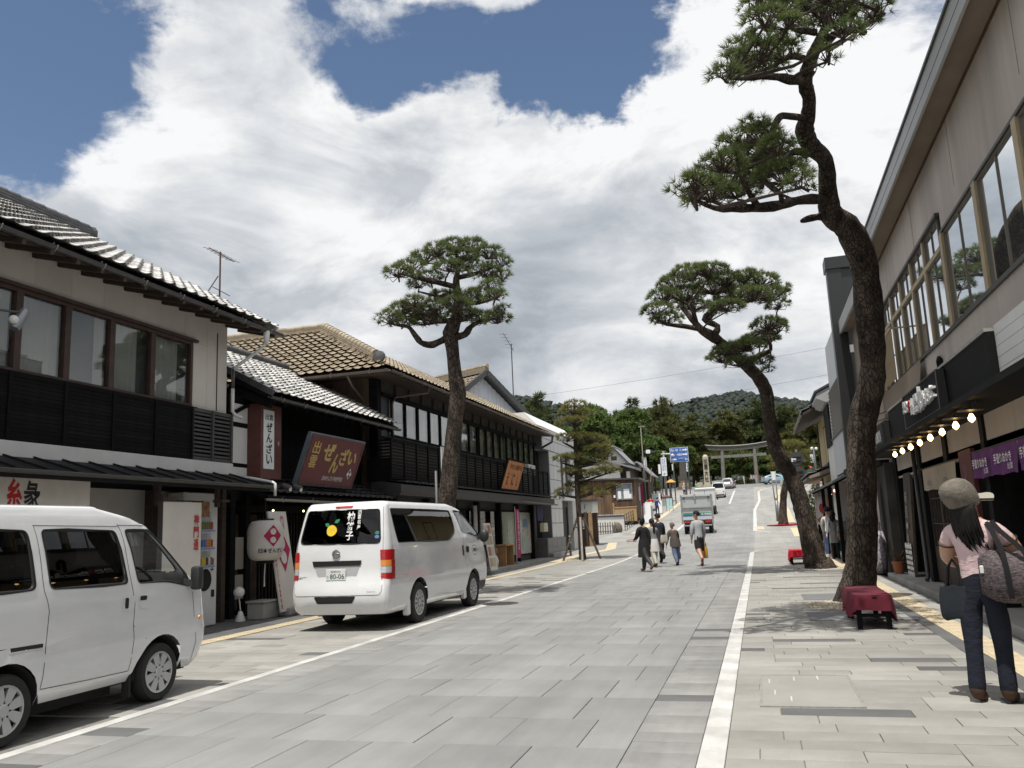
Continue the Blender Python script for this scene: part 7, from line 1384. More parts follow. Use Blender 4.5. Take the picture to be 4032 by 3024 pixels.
# lamps wrap the corners
for s in(-1,1):
 L0,L1=(.66,Nb.W)if s>0 else(-Nb.W,-.66)
 tl=None
 for z0,z1,mt,nm in((.765,.86,m_red,'tail_lamp'),(.86,.96,m_clearl,'reverse_lamp'),(.96,1.055,m_amber,'indicator'),(1.055,1.21,m_red,'tail_lamp')):
  a0,a1=(.70,Nb.W)if s>0 else(-Nb.W,-.70);mbp=MB();Nb.patch(0,[[(a0,z0+.003),(a1,z0+.003),(a1,z1-.003),(a0,z1-.003)]],mbp,.012,da=.03)
  sg=1 if s>0 else 3;mm=mt if nm=='tail_lamp' else m_red;Nb.patch(sg,[[(Nb.Y0,z0+.003),(Nb.Y0+.22,z0+.003),(Nb.Y0+.24,z1-.003),(Nb.Y0,z1-.003)]],mbp,.012,da=.03)
  o=mbp.build(nm,mt,nv,local=True,smooth=True)
  if nm!='tail_lamp':
   o2=Nb.patch(sg,[[(Nb.Y0+.10,z0+.002),(Nb.Y0+.225,z0+.002),(Nb.Y0+.235,z1-.002),(Nb.Y0+.10,z1-.002)]],MB(),.0135,da=.03).build('lamp_side',m_red,o,local=True,smooth=True)
 sx=s*.93;mr=MB().sphere((sx,yy(16.18),1.33),.13,14,9,(.8,.55,1.0)).build('wing_mirror',m_blackp,nv,local=True,smooth=True);MB().bar((s*.78,yy(16.15),1.30),(sx,yy(16.18),1.28),.05,.07).build('arm',m_blackp,mr,local=True)
 for wy in(13.05,15.77):wheel(nv,s*.725,yy(wy),.325,.195,s,12,.62,1);arch_liner(nv,s*.42,s*.78,yy(wy),.32,.40)
 MB().box(s*.70,s*.81,yy(12.60),yy(12.70),.16,.42,ch=.02).build('mud_flap',m_wpaint,nv,local=True);MB().box(s*.70,s*.80,yy(15.30),yy(15.40),.18,.42,ch=.02).build('mud_flap',m_wpaint,nv,local=True)
for p in([(14.98,1.87),(15.25,1.45),(15.30,1.2),(15.34,.85),(15.45,.70)],[(12.15,1.87),(12.05,1.22)],[(12.42,.95),(12.62,.95),(12.62,.80),(12.42,.80),(12.42,.95)]):Nb.seam(1,[(nh(yy(q[0]),q[1]),q[1])for q in p],nb2,w=.006,mat=M('gap_soft',(.35,.36,.37),.6)if p[0][1]==.95 else None)
Nb.patch(1,[nside([(15.42,1.03),(15.56,1.03),(15.58,1.14),(15.40,1.15)],.03)],MB(),.01).build('door_handle',m_seal,nv,local=True);Nb.patch(1,[nside([(15.22,.98),(15.28,.98),(15.27,1.17),(15.20,1.17)],.01)],MB(),.008).build('slide_handle',m_seal,nv,local=True)
Nb.patch(1,[nside([(16.10,.28),(16.5,.28),(16.5,.46),(16.16,.46)],.03)],MB(),.006).build('bumper_insert',m_blackp,nv,local=True)
Nb.patch(1,[nside([(16.52,.80),(16.66,.78),(16.60,1.12),(16.50,1.10)],.03)],MB(),.006).build('headlight',m_clearl,nv,local=True)
crest=[(nh(yy(15.93+.20*math.cos(t)),1.06),.97+.19*math.sin(t))for t in[math.pi*(.18+.64*k/12)for k in range(13)]];Nb.seam(1,crest,nb2,w=.010,name='door_crest',mat=m_gap)
Nb.seam(1,[(crest[0][0],crest[0][1]),(nh(yy(15.99),.96),.97),(nh(yy(15.93),.96),.99),(nh(yy(15.86),.96),.97),(crest[-1][0],crest[-1][1])],nb2,w=.010,name='door_crest',mat=m_gap)
tmp=MB();text_mb(tmp,'來間屋',(0,0,0),(1,0,0),(0,1,0),.22,.075,bold=.02);MB().add([Nb.pt(1,nh(yy(15.82+p[0]),1.06),1.03+p[1],.002)for p in tmp.v],tmp.f).build('door_lettering',m_gap,nv,local=True,recalc=False)
MB().box(-.7,.7,yy(12.0),yy(16.3),.24,.32).build('floor_pan',m_under,nv,local=True);MB().tube([(.25,yy(11.95),.24),(.25,yy(13.5),.24)],.035,8).build('exhaust',m_under,nv,local=True);MB().tube([(-.7,yy(13.05),.32),(.7,yy(13.05),.32)],.06,8).build('rear_axle',m_under,nv,local=True);MB().box(-.4,.4,yy(13.6),yy(15.2),.17,.25).build('underbody',m_under,nv,local=True)
for s in(-1,1):MB().box(s*.36-.25,s*.36+.25,yy(14.9),yy(15.05),.8,1.5,ch=.05).build('seat',m_seat,nv,local=True)
MB().box(-.7,.7,yy(15.9),yy(16.25),.8,1.34,ch=.05).build('dashboard',m_seat,nv,local=True)

# ---------------------------------------------------------------- box truck seen from behind
TY=52.8;TX=-3.6;tk=thing('box_truck','small grey box truck with a green and blue stripe driving uphill behind the walkers','truck',(TX,TY,gz(TY)),0);tk.rotation_euler=(math.atan(.046),0,R(2))
m_tgrey=M('truck_panel',(.42,.44,.44),.45,.06,2);m_tframe=M('truck_frame',(.30,.31,.31),.4,metal=.3)
def tb(n,m,*b,ch=0,p=tk):return MB().box(*b,ch=ch).build(n,m,p,local=True)
bx_=tb('cargo_box',m_tgrey,-.90,.90,.04,2.9,.78,2.36,ch=.02)
for x in(-.90,.90):tb('frame_post',m_tframe,x-.05,x+.05,-.02,.06,.62,2.38,p=tk)
tb('roof_rail',M('rail_light',(.52,.53,.53),.4),-.95,.95,-.02,.06,2.28,2.40);tb('mid_rail',m_tframe,-.85,.85,-.01,.05,1.56,1.62);tb('tailgate',M('gate_light',(.52,.54,.54),.45),-.86,.86,-.03,.04,.86,1.50,ch=.01)
tb('gate_bar',m_chrome,-.90,.90,-.07,-.02,1.47,1.51);tb('stripe_green',M('stripe_green',(.06,.25,.10),.5),-.84,.84,-.034,-.03,1.20,1.30);tb('stripe_blue',M('stripe_blue',(.03,.12,.34),.5),-.84,.84,-.034,-.03,1.08,1.195)
lettering('lettering',m_let,tk,'伊藤園',(.42,-.035,1.12),(1,0,0),(0,0,1),.40,.14,bold=.01,local=True);lettering('emblem',m_let,tk,'✣',(.24,-.035,1.12),(1,0,0),(0,0,1),.13,.13,bold=.02,local=True)
for x in(-.08,):tb('latch',m_chrome,x-.05,x+.05,-.05,0,2.10,2.42)
for x in(-.72,.72):tb('hinge',m_gutter,x-.04,x+.04,-.03,0,2.14,2.24)
tb('bumper',m_chrome,-.85,.85,-.06,.0,.50,.58);tb('chassis',m_under,-.8,.8,.0,4.2,.42,.78)
for s in(-1,1):
 lm_=tb('tail_light',m_seal,s*.62-.2,s*.62+.2,-.05,.0,.66,.84);tb('lens',m_red,s*.62-.17,s*.62+.17,-.058,-.05,.69,.81,p=lm_)
 tb('side_door',m_tframe,s*.90,s*.94,.15,2.8,.85,2.25);
 for y in(.75,3.55):wheel(tk,s*.74,y,.30,.22,s,6,.6)
 MB().box(s*1.0-.06,s*1.0+.06,3.6,3.7,1.2,1.5,ch=.02).build('wing_mirror',m_blackp,tk,local=True)
cb=Body([(.45,.80,3.0,4.55),(.9,.82,3.0,4.6),(1.2,.80,3.0,4.5),(1.7,.74,3.0,4.2),(1.85,.70,3.05,4.05)],.10);cb.shell(tk,m_wpaint,.45,1.72,1.85,[],[],name='cab');cb.patch(1,[rpoly([(3.25,1.2),(4.2,1.2),(4.2,1.62),(3.25,1.62)],.05)],MB(),.006).build('cab_window',m_dglass,tk,local=True)
# ---------------------------------------------------------------- second truck
TY2=73.2;t2=thing('box_truck','white box truck ahead of the grey truck with a spare wheel at the back','truck',(-4.25,TY2,gz(TY2)),0);t2.rotation_euler=(math.atan(.075),0,R(1))
def tb2(n,m,*b,ch=0,p=t2):return MB().box(*b,ch=ch).build(n,m,p,local=True)
tb2('cargo_box',M('truck_white',(.62,.64,.64),.45,.05,2),-.84,.84,.0,2.6,.75,2.2,ch=.02);tb2('roof_rail',m_tgrey,-.88,.88,-.04,.03,2.12,2.22);tb2('door_seam',m_gap,-.015,.015,-.006,0,.8,2.1);tb2('bumper',m_seal,-.8,.8,-.08,.0,.38,.55)
for x,c in((.45,(.5,.1,.06)),(.62,(.55,.42,.08))):tb2('sticker',M('stk_%d'%int(x*100),c,.6),x-.07,x+.07,-.008,0,.98,1.12)
MB().lathe([(.001,-.05),(.2,-.05),(.24,0),(.2,.05),(.001,.05)],16,(.22,-.1,.92),'y').build('spare_wheel',m_tyre,t2,local=True);tb2('chassis',m_under,-.75,.75,.0,3.8,.4,.75)
for s in(-1,1):
 tb2('tail_light',m_red,s*.6-.13,s*.6+.13,-.09,0,.62,.72)
 for y in(.6,3.1):wheel(t2,s*.70,y,.28,.2,s,6,.6)
 MB().box(s*.95-.07,s*.95+.07,2.9,3.0,1.1,1.4,ch=.02).build('wing_mirror',m_blackp,t2,local=True)
tb2('cab',m_wpaint,-.74,.74,2.7,4.0,.5,1.8,ch=.12)
# ---------------------------------------------------------------- far van and cars
def simple_car(name,label,cat,loc,rz,tilt,tab,paint,rc,holes,z0,zt,ztop,wheels,wr,extra=None):
 c=thing(name,label,cat,loc,rz);c.rotation_euler=(tilt,0,rz);b=Body(tab,rc,.03);hl=[(sg,rpoly(p,.06))for sg,p in holes]
 bd=b.shell(c,paint,z0,zt,ztop,hl,[(w,wr,wr*1.2)for w in wheels],top_in=.12)
 for sg,p in hl:b.glazing(c,sg,p,m_dglass,'window',seal=.02)
 for s in(-1,1):
  for w in wheels:wheel(c,s*(b.W-.10),w,wr,.18,s,7,.66);arch_liner(c,s*(b.W-.4),s*(b.W-.03),w,wr,wr*1.18)
 MB().box(-b.W+.15,b.W-.15,b.Y0+.25,b.Y1-.25,z0-.04,z0+.06).build('floor_pan',m_under,c,local=True)
 if extra:extra(c,b)
 return c
def van_x(c,b):
 for s in(-1,1):
  b.patch(0,[rpoly([(s*.56-.1,.62),(s*.56+.1,.62),(s*.56+.1,.72),(s*.56-.1,.72)],.02)],MB(),.008).build('tail_light',m_red,c,local=True)
 b.patch(0,[[(-.48,.52),(-.14,.52),(-.14,.68),(-.48,.68)]],MB(),.01).build('number_plate',M('plate_yellow',(.62,.46,.05),.5),c,local=True);MB().box(-.6,.6,b.Y0-.03,b.Y0+.05,.26,.42,ch=.03).build('bumper',m_seal,c,local=True);MB().box(-.66,.66,b.Y0+.1,b.Y0+.3,1.86,1.9).build('roof_bar',m_wpipe,c,local=True)
simple_car('van','white van with a yellow number plate climbing the slope','van',(-4.15,99.3,gz(99.3)),R(1),math.atan(.08),[(.28,.68,-1.68,1.6),(.5,.735,-1.7,1.69),(1.0,.73,-1.69,1.66),(1.2,.70,-1.66,1.5),(1.7,.62,-1.56,1.15),(1.85,.58,-1.5,1.0)],m_wpaint,.12,[(0,[(-.62,1.12),(.62,1.12),(.60,1.62),(-.60,1.62)]),(1,[(-1.4,1.12),(.4,1.12),(.4,1.58),(-1.4,1.58)])],.28,1.70,1.85,(-1.05,1.0),.27,van_x)
def car_x(c,b):
 for s in(-1,1):b.patch(0,[rpoly([(s*.62-.16,.78),(s*.62+.16,.78),(s*.62+.16,.92),(s*.62-.16,.92)],.03)],MB(),.008).build('tail_light',m_red,c,local=True);MB().sphere((s*(b.W+.08),.75,.98),.09,10,6,(1,.6,.7)).build('wing_mirror',m_silver,c,local=True,smooth=True);b.patch(2,[rpoly([(s*.6-.18,.60),(s*.6+.18,.60),(s*.6+.18,.76),(s*.6-.18,.76)],.03)],MB(),.008).build('headlight',m_clearl,c,local=True)
 b.patch(0,[[(-.17,.60),(.17,.60),(.17,.74),(-.17,.74)]],MB(),.01).build('number_plate',m_wpipe,c,local=True);MB().box(-.7,.7,b.Y0-.02,b.Y0+.1,.22,.36,ch=.03).build('bumper',m_seal,c,local=True)
SED=[(.22,.78,-2.2,2.15),(.5,.86,-2.26,2.24),(.72,.87,-2.25,2.2),(.90,.86,-2.18,1.5),(.98,.84,-2.0,.98),(1.2,.72,-1.55,.55),(1.38,.60,-1.0,.12),(1.42,.56,-.85,-.05)]
simple_car('car','silver saloon car ahead of the white van near the top of the slope','car',(-3.75,122.5,gz(122.5)),R(-4),math.atan(.07),SED,m_silver,.22,[(0,[(-.62,1.0),(.62,1.0),(.58,1.32),(-.58,1.32)]),(1,[(-1.5,1.0),(.9,1.0),(.4,1.33),(-.9,1.33)])],.22,1.36,1.42,(-1.35,1.35),.31,car_x)
PRI=[(.22,.76,-2.15,2.15),(.5,.85,-2.22,2.22),(.80,.86,-2.20,2.0),(.95,.85,-2.16,1.45),(1.1,.80,-2.08,1.1),(1.30,.70,-1.55,.55),(1.44,.60,-.80,.05),(1.48,.56,-.60,-.1)]
simple_car('car','pale blue hatchback turning at the top of the slope','car',(3.0,131.5,gz(131.5)),R(-66),0.0,PRI,m_bluep,.24,[(0,[(-.62,1.02),(.62,1.02),(.56,1.34),(-.56,1.34)]),(1,[(-1.65,1.02),(1.1,1.02),(.35,1.38),(-.8,1.38)]),(3,[(-.8,1.38),(.35,1.38),(1.1,1.02),(-1.65,1.02)])],.22,1.42,1.48,(-1.35,1.35),.31,car_x)
# ================================================================== street furniture and the far end of the street
m_bstone=M('stone_warm',(.44,.40,.31),.85,.15,3,.2,30);m_dstone=M('stone_dark',(.13,.11,.09),.9,.25,3,.2,20);m_greyw=M('weathered_wood',(.17,.16,.145),.85,.25,3,.2,20,stretch=(1,1,.25));m_polek=M('pole_dark',(.05,.052,.055),.5);m_bluesign=M('sign_blue',(.025,.10,.38),.4);m_wsign=M('sign_flat_white',(.70,.72,.74),.5)
# draped benches
def bench(label,x0,x1,y0,y1,h,z,mat,g='cloth covered benches'):
 t=thing('bench',label,'bench',((x0+x1)/2,(y0+y1)/2,z),group=g);rng=random.Random(int(y0*10))
 for x in(x0+.035,x1-.035):
  for y in(y0+.06,y1-.06):B('leg',m_black,t,x-.03,x+.03,y-.03,y+.03,z,z+h-.05)
 for y in(y0+.06,y1-.06):B('stretcher',m_black,t,x0+.06,x1-.06,y-.02,y+.02,z+.16,z+.20)
 B('seat',m_black,t,x0,x1,y0,y1,z+h-.05,z+h,ch=.006)
 # cloth: top sheet plus a wavy skirt hanging on all sides
 V=[];Fc=[];n=72;rings=[(0.0,.0),(.006,-.012),(.012,-.06),(.016,-.13),(.02,-.20)];P=[]
 L=[(x1-x0),(y1-y0)]*2;tot=sum(L)
 for k in range(n):
  s=tot*k/n
  if s<L[0]:P.append((x0+s,y0,0,-1))
  elif s<L[0]+L[1]:P.append((x1,y0+s-L[0],1,0))
  elif s<2*L[0]+L[1]:P.append((x1-(s-L[0]-L[1]),y1,0,1))
  else:P.append((x0,y1-(s-2*L[0]-L[1]),-1,0))
 for r,(o,dz)in enumerate(rings):
  for k,(x,y,nx,ny)in enumerate(P):
   w=.010*r*math.sin(k*.9+.6*math.sin(k*.37));hem=(.10*(.5+.5*math.sin(k*.35+y0))if r==4 else 0)*(1 if abs(ny)<.5 else.2)
   V.append((x+nx*(o+w+.004),y+ny*(o+w+.004),z+h+.006+dz*(1.25 if abs(ny)<.5 else.9)-hem+.003*math.sin(k)))
 for r in range(4):
  for k in range(n):Fc.append((r*n+k,r*n+(k+1)%n,(r+1)*n+(k+1)%n,(r+1)*n+k))
 Fc.append(tuple(range(n)));MB().add(V,Fc).build('cloth',mat,t,smooth=50);return t
bench('bench under a maroon cloth beside the tall pine',1.06,1.47,11.55,12.95,.43,0.0,M('maroon_cloth',(.115,.008,.022),.9,.12,6,.15,30))
bench('bench under a bright red cloth behind the leaning pine',.82,1.28,27.4,28.7,.43,0.0,M('red_cloth',(.55,.01,.03),.9,.1,6,.15,30))
rm=thing('red_mat','red ring mat round the foot of the small far pine','mat',(1.5,58.5,gz(58.5)));MB().lathe([(.35,.02),(1.05,.02),(1.05,.05),(.35,.05)],24,(1.5,58.5,gz(58.5))).build('mat',MATS['red_cloth'],rm)
# stall beside the office
stl=thing('small_stall','small wooden stall front with a white lintel beside the tiled office','stall',(-9.2,46,gz(46)))
g0=gz(46);B('lintel',m_plaster,stl,-10.6,-8.55,45.0,46.6,g0+1.75,g0+2.35);B('roof',m_gutter,stl,-10.7,-8.3,44.8,46.9,g0+2.35,g0+2.45);
for x,m in((-8.72,M('post_wood',(.30,.19,.10),.7,.2,4)),(-8.95,m_dkbrown)):B('post',m,stl,x-.09,x+.09,44.95,45.15,g0-.1,g0+1.78)
B('back',m_bwood,stl,-10.6,-8.6,46.4,46.6,g0-.1,g0+1.8);B('notice',m_wsign,stl,-9.45,-9.05,44.95,44.98,g0+.9,g0+1.4)
for k,x in enumerate((-9.2,-8.95)):MB().bar((x,44.99,g0+2.2),(x-.05,44.99,g0+1.95),.03).build('stroke',m_ink,stl)
# white garden wall with tile coping, and railing
ww=thing('garden_wall','low white wall with grey coping and dark base beside the black railing','wall',(-10.3,57,gz(57)))
def along(name,mat,par,a,b,z0,z1,w):
 a=Vector((a[0],a[1],0));b=Vector((b[0],b[1],0));d=(b-a).normalized();nn=Vector((-d.y,d.x,0))*w/2
 V=[a-nn+Vector((0,0,z0)),b-nn+Vector((0,0,z0)),b+nn+Vector((0,0,z0)),a+nn+Vector((0,0,z0)),a-nn+Vector((0,0,z1)),b-nn+Vector((0,0,z1)),b+nn+Vector((0,0,z1)),a+nn+Vector((0,0,z1))]
 return MB().add(V,((3,2,1,0),(4,5,6,7),(0,1,5,4),(1,2,6,5),(2,3,7,6),(3,0,4,7))).build(name,mat,par)
WA0,WA1=(-14.6,57.0),(-9.2,59.8);along('wall',m_plaster,ww,WA0,WA1,1.05,2.02,.22);along('base',M('base_grey',(.20,.21,.20),.85,.15,2),ww,WA0,WA1,.3,1.06,.26);along('coping',m_tile_k,ww,WA0,WA1,2.02,2.08,.34)
d_=(Vector((*WA1,0))-Vector((*WA0,0)));n_=26
for k in range(n_):p=Vector((*WA0,2.12))+d_*(k+.5)/n_;MB().tube([p-d_.normalized()*.17,p+d_.normalized()*.17],.07,7).build('coping_tile',M('coping_grey',(.24,.245,.25),.6,.2,4),ww)
pf=thing('picket_fence','short weathered picket fence in front of the white wall','fence',(-9.9,56.6,gz(56.6)))
for k in range(8):p=Vector((-10.35+k*.13,56.0+k*.2,0));B('picket',m_greyw,pf,p.x-.035,p.x+.035,p.y-.03,p.y+.03,.8,1.62+.04*(k%2))
for z in(1.05,1.4):MB().bar((-10.42,55.9,z),(-9.35,57.5,z),.05).build('rail',m_greyw,pf)
st_=thing('garden_stone','mossy stone at the end of the picket fence','stone',(-9.35,57.9,gz(58)));MB().sphere((-9.35,57.9,1.2),.34,10,7,(1,1,1.3)).build('stone',m_dstone,st_,smooth=True)
rl=thing('handrail','black railing along the rising left pavement','railing',(-9.2,63.6,gz(63.6)));RA,RB=Vector((-9.05,59.3,0)),Vector((-9.4,68.3,0))
for k in range(7):p=RA.lerp(RB,k/6);MB().bar((p.x,p.y,gz(p.y)),(p.x,p.y,gz(p.y)+1.12),.05).build('post',m_polek,rl)
for z in(.25,.52,.8,1.1):MB().bar((RA.x,RA.y,gz(RA.y)+z),(RB.x,RB.y,gz(RB.y)+z),.035).build('rail',m_polek,rl)
# brown boarded shed and the old plaster house
sd=thing('boarded_shed','brown vertical boarded shed with a wide window above the white wall','shed',(-11,67,2.0));m_sboard=M('shed_board',(.13,.075,.042),.85,.35,2.5,.2,20,stretch=(1,1,.2),isl=.25);m_sbd=M('shed_board_dark',(.085,.05,.032),.85,.3,2.5,.2,20,stretch=(1,1,.2),isl=.25)
MB().box(-13.6,-9.15,66.05,71,1.6,4.95).build('core',m_sbd,sd);MB().prism([(-14.0,5.0),(-8.7,4.9),(-8.6,5.0),(-14.0,5.16)],65.6,71.4,'y').build('roof',m_gutter,sd)
for k in range(20):
 x=-13.5+k*.22;z1=4.93;
 if x<-10.9:MB().box(x-.1,x+.1,66.0,66.05,2.0,z1).build('board',m_sboard,sd)
 else:MB().box(x-.1,x+.1,66.0,66.05,2.75,3.3).build('board',m_sbd,sd);MB().box(x-.1,x+.1,66.0,66.05,4.66,z1).build('board',m_sbd,sd)
wdo=B('window',M('alu_frame',(.35,.36,.37),.4,metal=.4),sd,-10.56,-9.32,65.95,66.04,3.36,4.64);B('pane',M('kiosk_pane',(.16,.19,.22),.1,.5,3),wdo,-10.5,-9.38,65.93,65.96,3.43,4.57)
for x,z,w,h in((-10.45,3.45,.25,.6),(-10.0,3.45,.45,.75),(-9.55,3.45,.15,.35)):B('display_item',m_wsign,wdo,x,x+w,65.91,65.93,z,z+h)
B('corner_post',m_dkbrown,sd,-10.98,-10.85,65.96,66.05,2.0,4.93);B('meter_box',m_wsign,sd,-10.8,-10.66,65.9,66.0,3.55,3.75)
tbx=thing('tan_planter_wall','tan timber parapet under the shed window','parapet',(-9.9,65.7,2.0));B('panel',M('tan_timber',(.36,.24,.12),.75,.15,3),tbx,-10.75,-9.05,65.5,65.75,1.7,2.75);B('cap',MATS['tan_timber'],tbx,-10.8,-9.0,65.45,65.8,2.75,2.82);B('end_post',MATS['tan_timber'],tbx,-10.85,-10.75,65.45,65.8,1.6,3.15)
oh=thing('old_plaster_house','white plastered old house with grey tiled roof above the brown shed','house',(-13,78,3.0))
MB().box(-15.2,-11.75,76.0,84,2,7.0).build('wall',m_plaster,oh);MB().box(-11.75,-10.9,76.3,84,2,6.6).build('side_wall',m_dkbrown,oh);B('white_patch',m_plaster,oh,-11.2,-10.88,76.25,76.3,5.5,6.2);B('dark_opening',m_void,oh,-11.68,-11.3,76.24,76.3,5.6,6.3)
MB().prism([(-15.6,7.9),(-12.9,7.15),(-10.35,6.35),(-10.35,6.47),(-12.9,7.3),(-15.6,8.05)],75.4,84,'y').build('roof',M('old_tile',(.20,.205,.215),.5,.2,5),oh)
pieces('tile_rib',MB().bar((0,0,0),(-2.7,0,.80),.1,.07).mesh('tile_rib',MATS['old_tile']),oh,[(-10.32,75.5+k*.4,6.5)for k in range(21)])
MB().prism([(-13.4,7.0),(-12.2,8.3),(-11.0,6.9)],75.9,80,'y').build('gable',m_plaster,oh);
for a,b in(((-13.7,7.0),(-12.2,8.42)),((-12.2,8.42),(-10.8,6.85))):MB().bar((a[0],75.6,a[1]),(b[0],75.6,b[1]),.3,.12).build('bargeboard',m_gutter,oh);MB().add([(a[0],75.6,a[1]+.08),(b[0],75.6,b[1]+.08),(b[0],81,b[1]+.08),(a[0],81,a[1]+.08)],[(0,1,2,3)]).build('gable_roof',MATS['old_tile'],oh)
MB().tube([(-12.2,75.5,8.5),(-12.2,81,8.5)],.13,8).build('ridge',MATS['old_tile'],oh);B('gable_vent',m_ceil,oh,-12.45,-11.95,75.85,75.9,7.25,7.6)
sr2=thing('small_tiled_porch','small grey tiled porch roof beside the old plaster house','porch',(-10.6,82,3.2));MB().prism([(-11.6,7.0),(-10.7,7.35),(-9.4,6.0),(-9.4,5.88),(-10.7,7.2),(-11.6,6.86)],80,86,'y').build('roof',MATS['old_tile'],sr2);
for y in(80.3,85.5):B('post',m_dkbrown,sr2,-9.8,-9.65,y-.08,y+.08,gz(y),6.3)
B('front',m_dkbrown,sr2,-11.2,-10.0,82,86,3,6.4);MB().bar((-9.5,79.9,5.3),(-9.35,79.9,6.6),.14,.05).build('bamboo_pole',MATS['tan_timber'],sr2)
fm=thing('magenta_banner','magenta and white cloth banner at the corner of the brown shed','banner',(-9.0,68,2.4));B('cloth',MATS['banner_magenta'],fm,-8.95,-8.75,68,68.03,2.9,4.6);MB().tube([(-8.98,68.02,1.6),(-8.98,68.02,4.7)],.02,5).build('pole',m_wpipe,fm);B('white_edge',m_wsign,fm,-9.1,-8.96,68,68.02,3.3,4.4)
# sandwich boards and crates along the left pavement
for i,(x,y,w,h,lab)in enumerate(((-8.35,66.5,.55,1.5,'tall white sandwich board nearest the black railing'),(-8.9,72.0,.6,1.35,'white sandwich board behind the tall one'),(-8.6,77.5,.5,1.1,'white poster board beside the person in red'),(-9.6,84,.9,1.5,'white notice board by the stone steps'))):
 t=thing('sandwich_board',lab,'sign',(x,y,gz(y)));g0=gz(y);slabq((x-w/2,y,g0+.05),(w,0,0),(0,.18,h),.03,'front',m_wsign,t);slabq((x-w/2,y+.4,g0+.05),(w,0,0),(0,-.18,h),.03,'back',m_wsign,t)
 lettering('print',M('soft_red',(.45,.16,.13),.7),t,'ー ー',(x-w*.35,y+.10,g0+h*.55),(1,0,0),(0,.13,1),w*.7,h*.12,thick=.006)
po=thing('poster_stand','black framed stand with pale blue posters on the left pavement','stand',(-7.9,80,gz(80)));g0=gz(80)
for x in(-8.2,-7.95,-7.6):B('frame',m_polek,po,x-.02,x+.02,80,80.05,g0,g0+1.25)
for x in(-8.18,-7.9):B('poster',M('poster_blue',(.40,.58,.60),.6,.2,6),po,x,x+.25,79.97,80.0,g0+.2,g0+1.2)
sp=thing('stone_steps','flight of grey stone steps rising beside the left pavement','steps',(-10.8,90,gz(90)))
for k in range(9):B('step',m_concrete,sp,-11.6,-9.9,86.5+k*.55,92.5,gz(86.5)-.3,gz(86.5)+.2+k*.2)
sl_=thing('stone_kerb_wall','low grey stone wall with planters beside the steps','wall',(-9.4,92,gz(92)));B('wall',m_concrete,sl_,-9.8,-8.9,88,97,gz(88)-.3,gz(88)+.75)
for k in range(3):MB().sphere((-9.3,90+k*2.2,gz(88)+.95),.45,10,7,(.8,1.3,.6)).build('flower_bed',M('planting',(.10,.12,.06),.95,.6,8,col2=(.32,.14,.16)),sl_,smooth=True)
# direction sign mast
ms=thing('sign_mast','grey mast carrying the blue direction sign and a white vertical sign','road sign',(-9.65,95,gz(95)));g0=gz(95)
MB().tube([(-9.65,95,g0-.2),(-9.65,95,9.4)],.15,10).build('mast',M('mast_grey',(.13,.135,.14),.5),ms,smooth=True);MB().tube([(-9.9,94.9,9.05),(-6.9,94.9,9.05)],.07,8).build('arm',m_wpipe,ms,smooth=True)
pn=B('direction_panel',m_wsign,ms,-8.92,-6.92,94.76,94.80,8.08,9.66)
for k in range(3):B('row',m_bluesign,pn,-8.88,-6.96,94.74,94.76,8.12+k*.51,8.12+k*.51+.48)
for k,(a,b)in enumerate((('日御碕','8km'),('26km','一畑薬師'),('39km','松 江'))):
 z=8.22+k*.51;xs=((-8.1,.75),(-7.3,.28))if k==0 else((-8.84,.42),(-8.3,.72));lettering('print',m_wsign,pn,a,(xs[0][0],94.735,z),(1,0,0),(0,0,1),xs[0][1],.28,bold=.01);lettering('print',m_wsign,pn,b,(xs[1][0],94.735,z),(1,0,0),(0,0,1),xs[1][1],.28,bold=.01)
 s=-1 if k==0 else 1;cx=-8.5 if k==0 else-7.28;MB().add([(cx+s*.30,94.73,z+.14),(cx+s*.1,94.73,z+.32),(cx+s*.1,94.73,z+.22),(cx-s*.26,94.73,z+.22),(cx-s*.26,94.73,z+.06),(cx+s*.1,94.73,z+.06),(cx+s*.1,94.73,z-.04)],[(0,1,2,3,4,5,6)]).build('arrow',m_wsign,pn,recalc=False)
vp=B('vertical_panel',m_wsign,ms,-9.95,-9.38,94.70,94.74,6.6,8.65);lettering('print',m_bluesign,vp,'神門通り交通広場',(-9.86,94.695,7.15),(1,0,0),(0,0,1),.18,1.4,vert=True);lettering('print',m_bluesign,vp,'県観光案内所',(-9.62,94.695,7.15),(1,0,0),(0,0,1),.14,1.4,vert=True);lettering('arrow',m_bluesign,vp,'←',(-9.8,94.695,6.72),(1,0,0),(0,0,1),.35,.22,bold=.02)
def banner_post(label,x,y,h,bx,bz0,bz1,w=.28,txt=None,lamp=False):
 t=thing('banner_post',label,'pole',(x,y,gz(y)));MB().tube([(x,y,gz(y)-.1),(x,y,gz(y)+h)],.06,8).build('pole',m_polek,t,smooth=True);b=B('banner',m_wsign,t,bx,bx+w,y-.02,y,bz0,bz1)
 if txt:lettering('print',m_bluesign,b,txt,(bx+w*.2,y-.025,bz0+.1),(1,0,0),(0,0,1),w*.6,bz1-bz0-.2,vert=True,bold=.01)
 if lamp:MB().sphere((x,y,gz(y)+h+.15),.16,10,7).build('lamp',m_wpipe,t,smooth=True)
 return t
banner_post('slim dark post with a plain white banner left of the sign mast',-9.5,90,5.0,-9.8,6.6,7.6);banner_post('slim dark post with a small white banner right of the sign mast',-8.3,91,5.0,-8.45,6.95,7.62,.2,lamp=True)
tlp=banner_post('slim post with a green traffic light and a blue lettered banner',-8.15,110,4.6,-8.4,7.85,8.95,.3,'出雲の國');MB().lathe([(.001,0),(.17,0),(.17,.1),(.001,.1)],14,(-8.25,109.9,9.2),'y').build('signal_green',M('sig_green',(.01,.25,.10),.3,emit=(.02,.6,.25),es=.6),tlp);B('signal_case',m_polek,tlp,-8.6,-7.95,110,110.2,9.0,9.42)
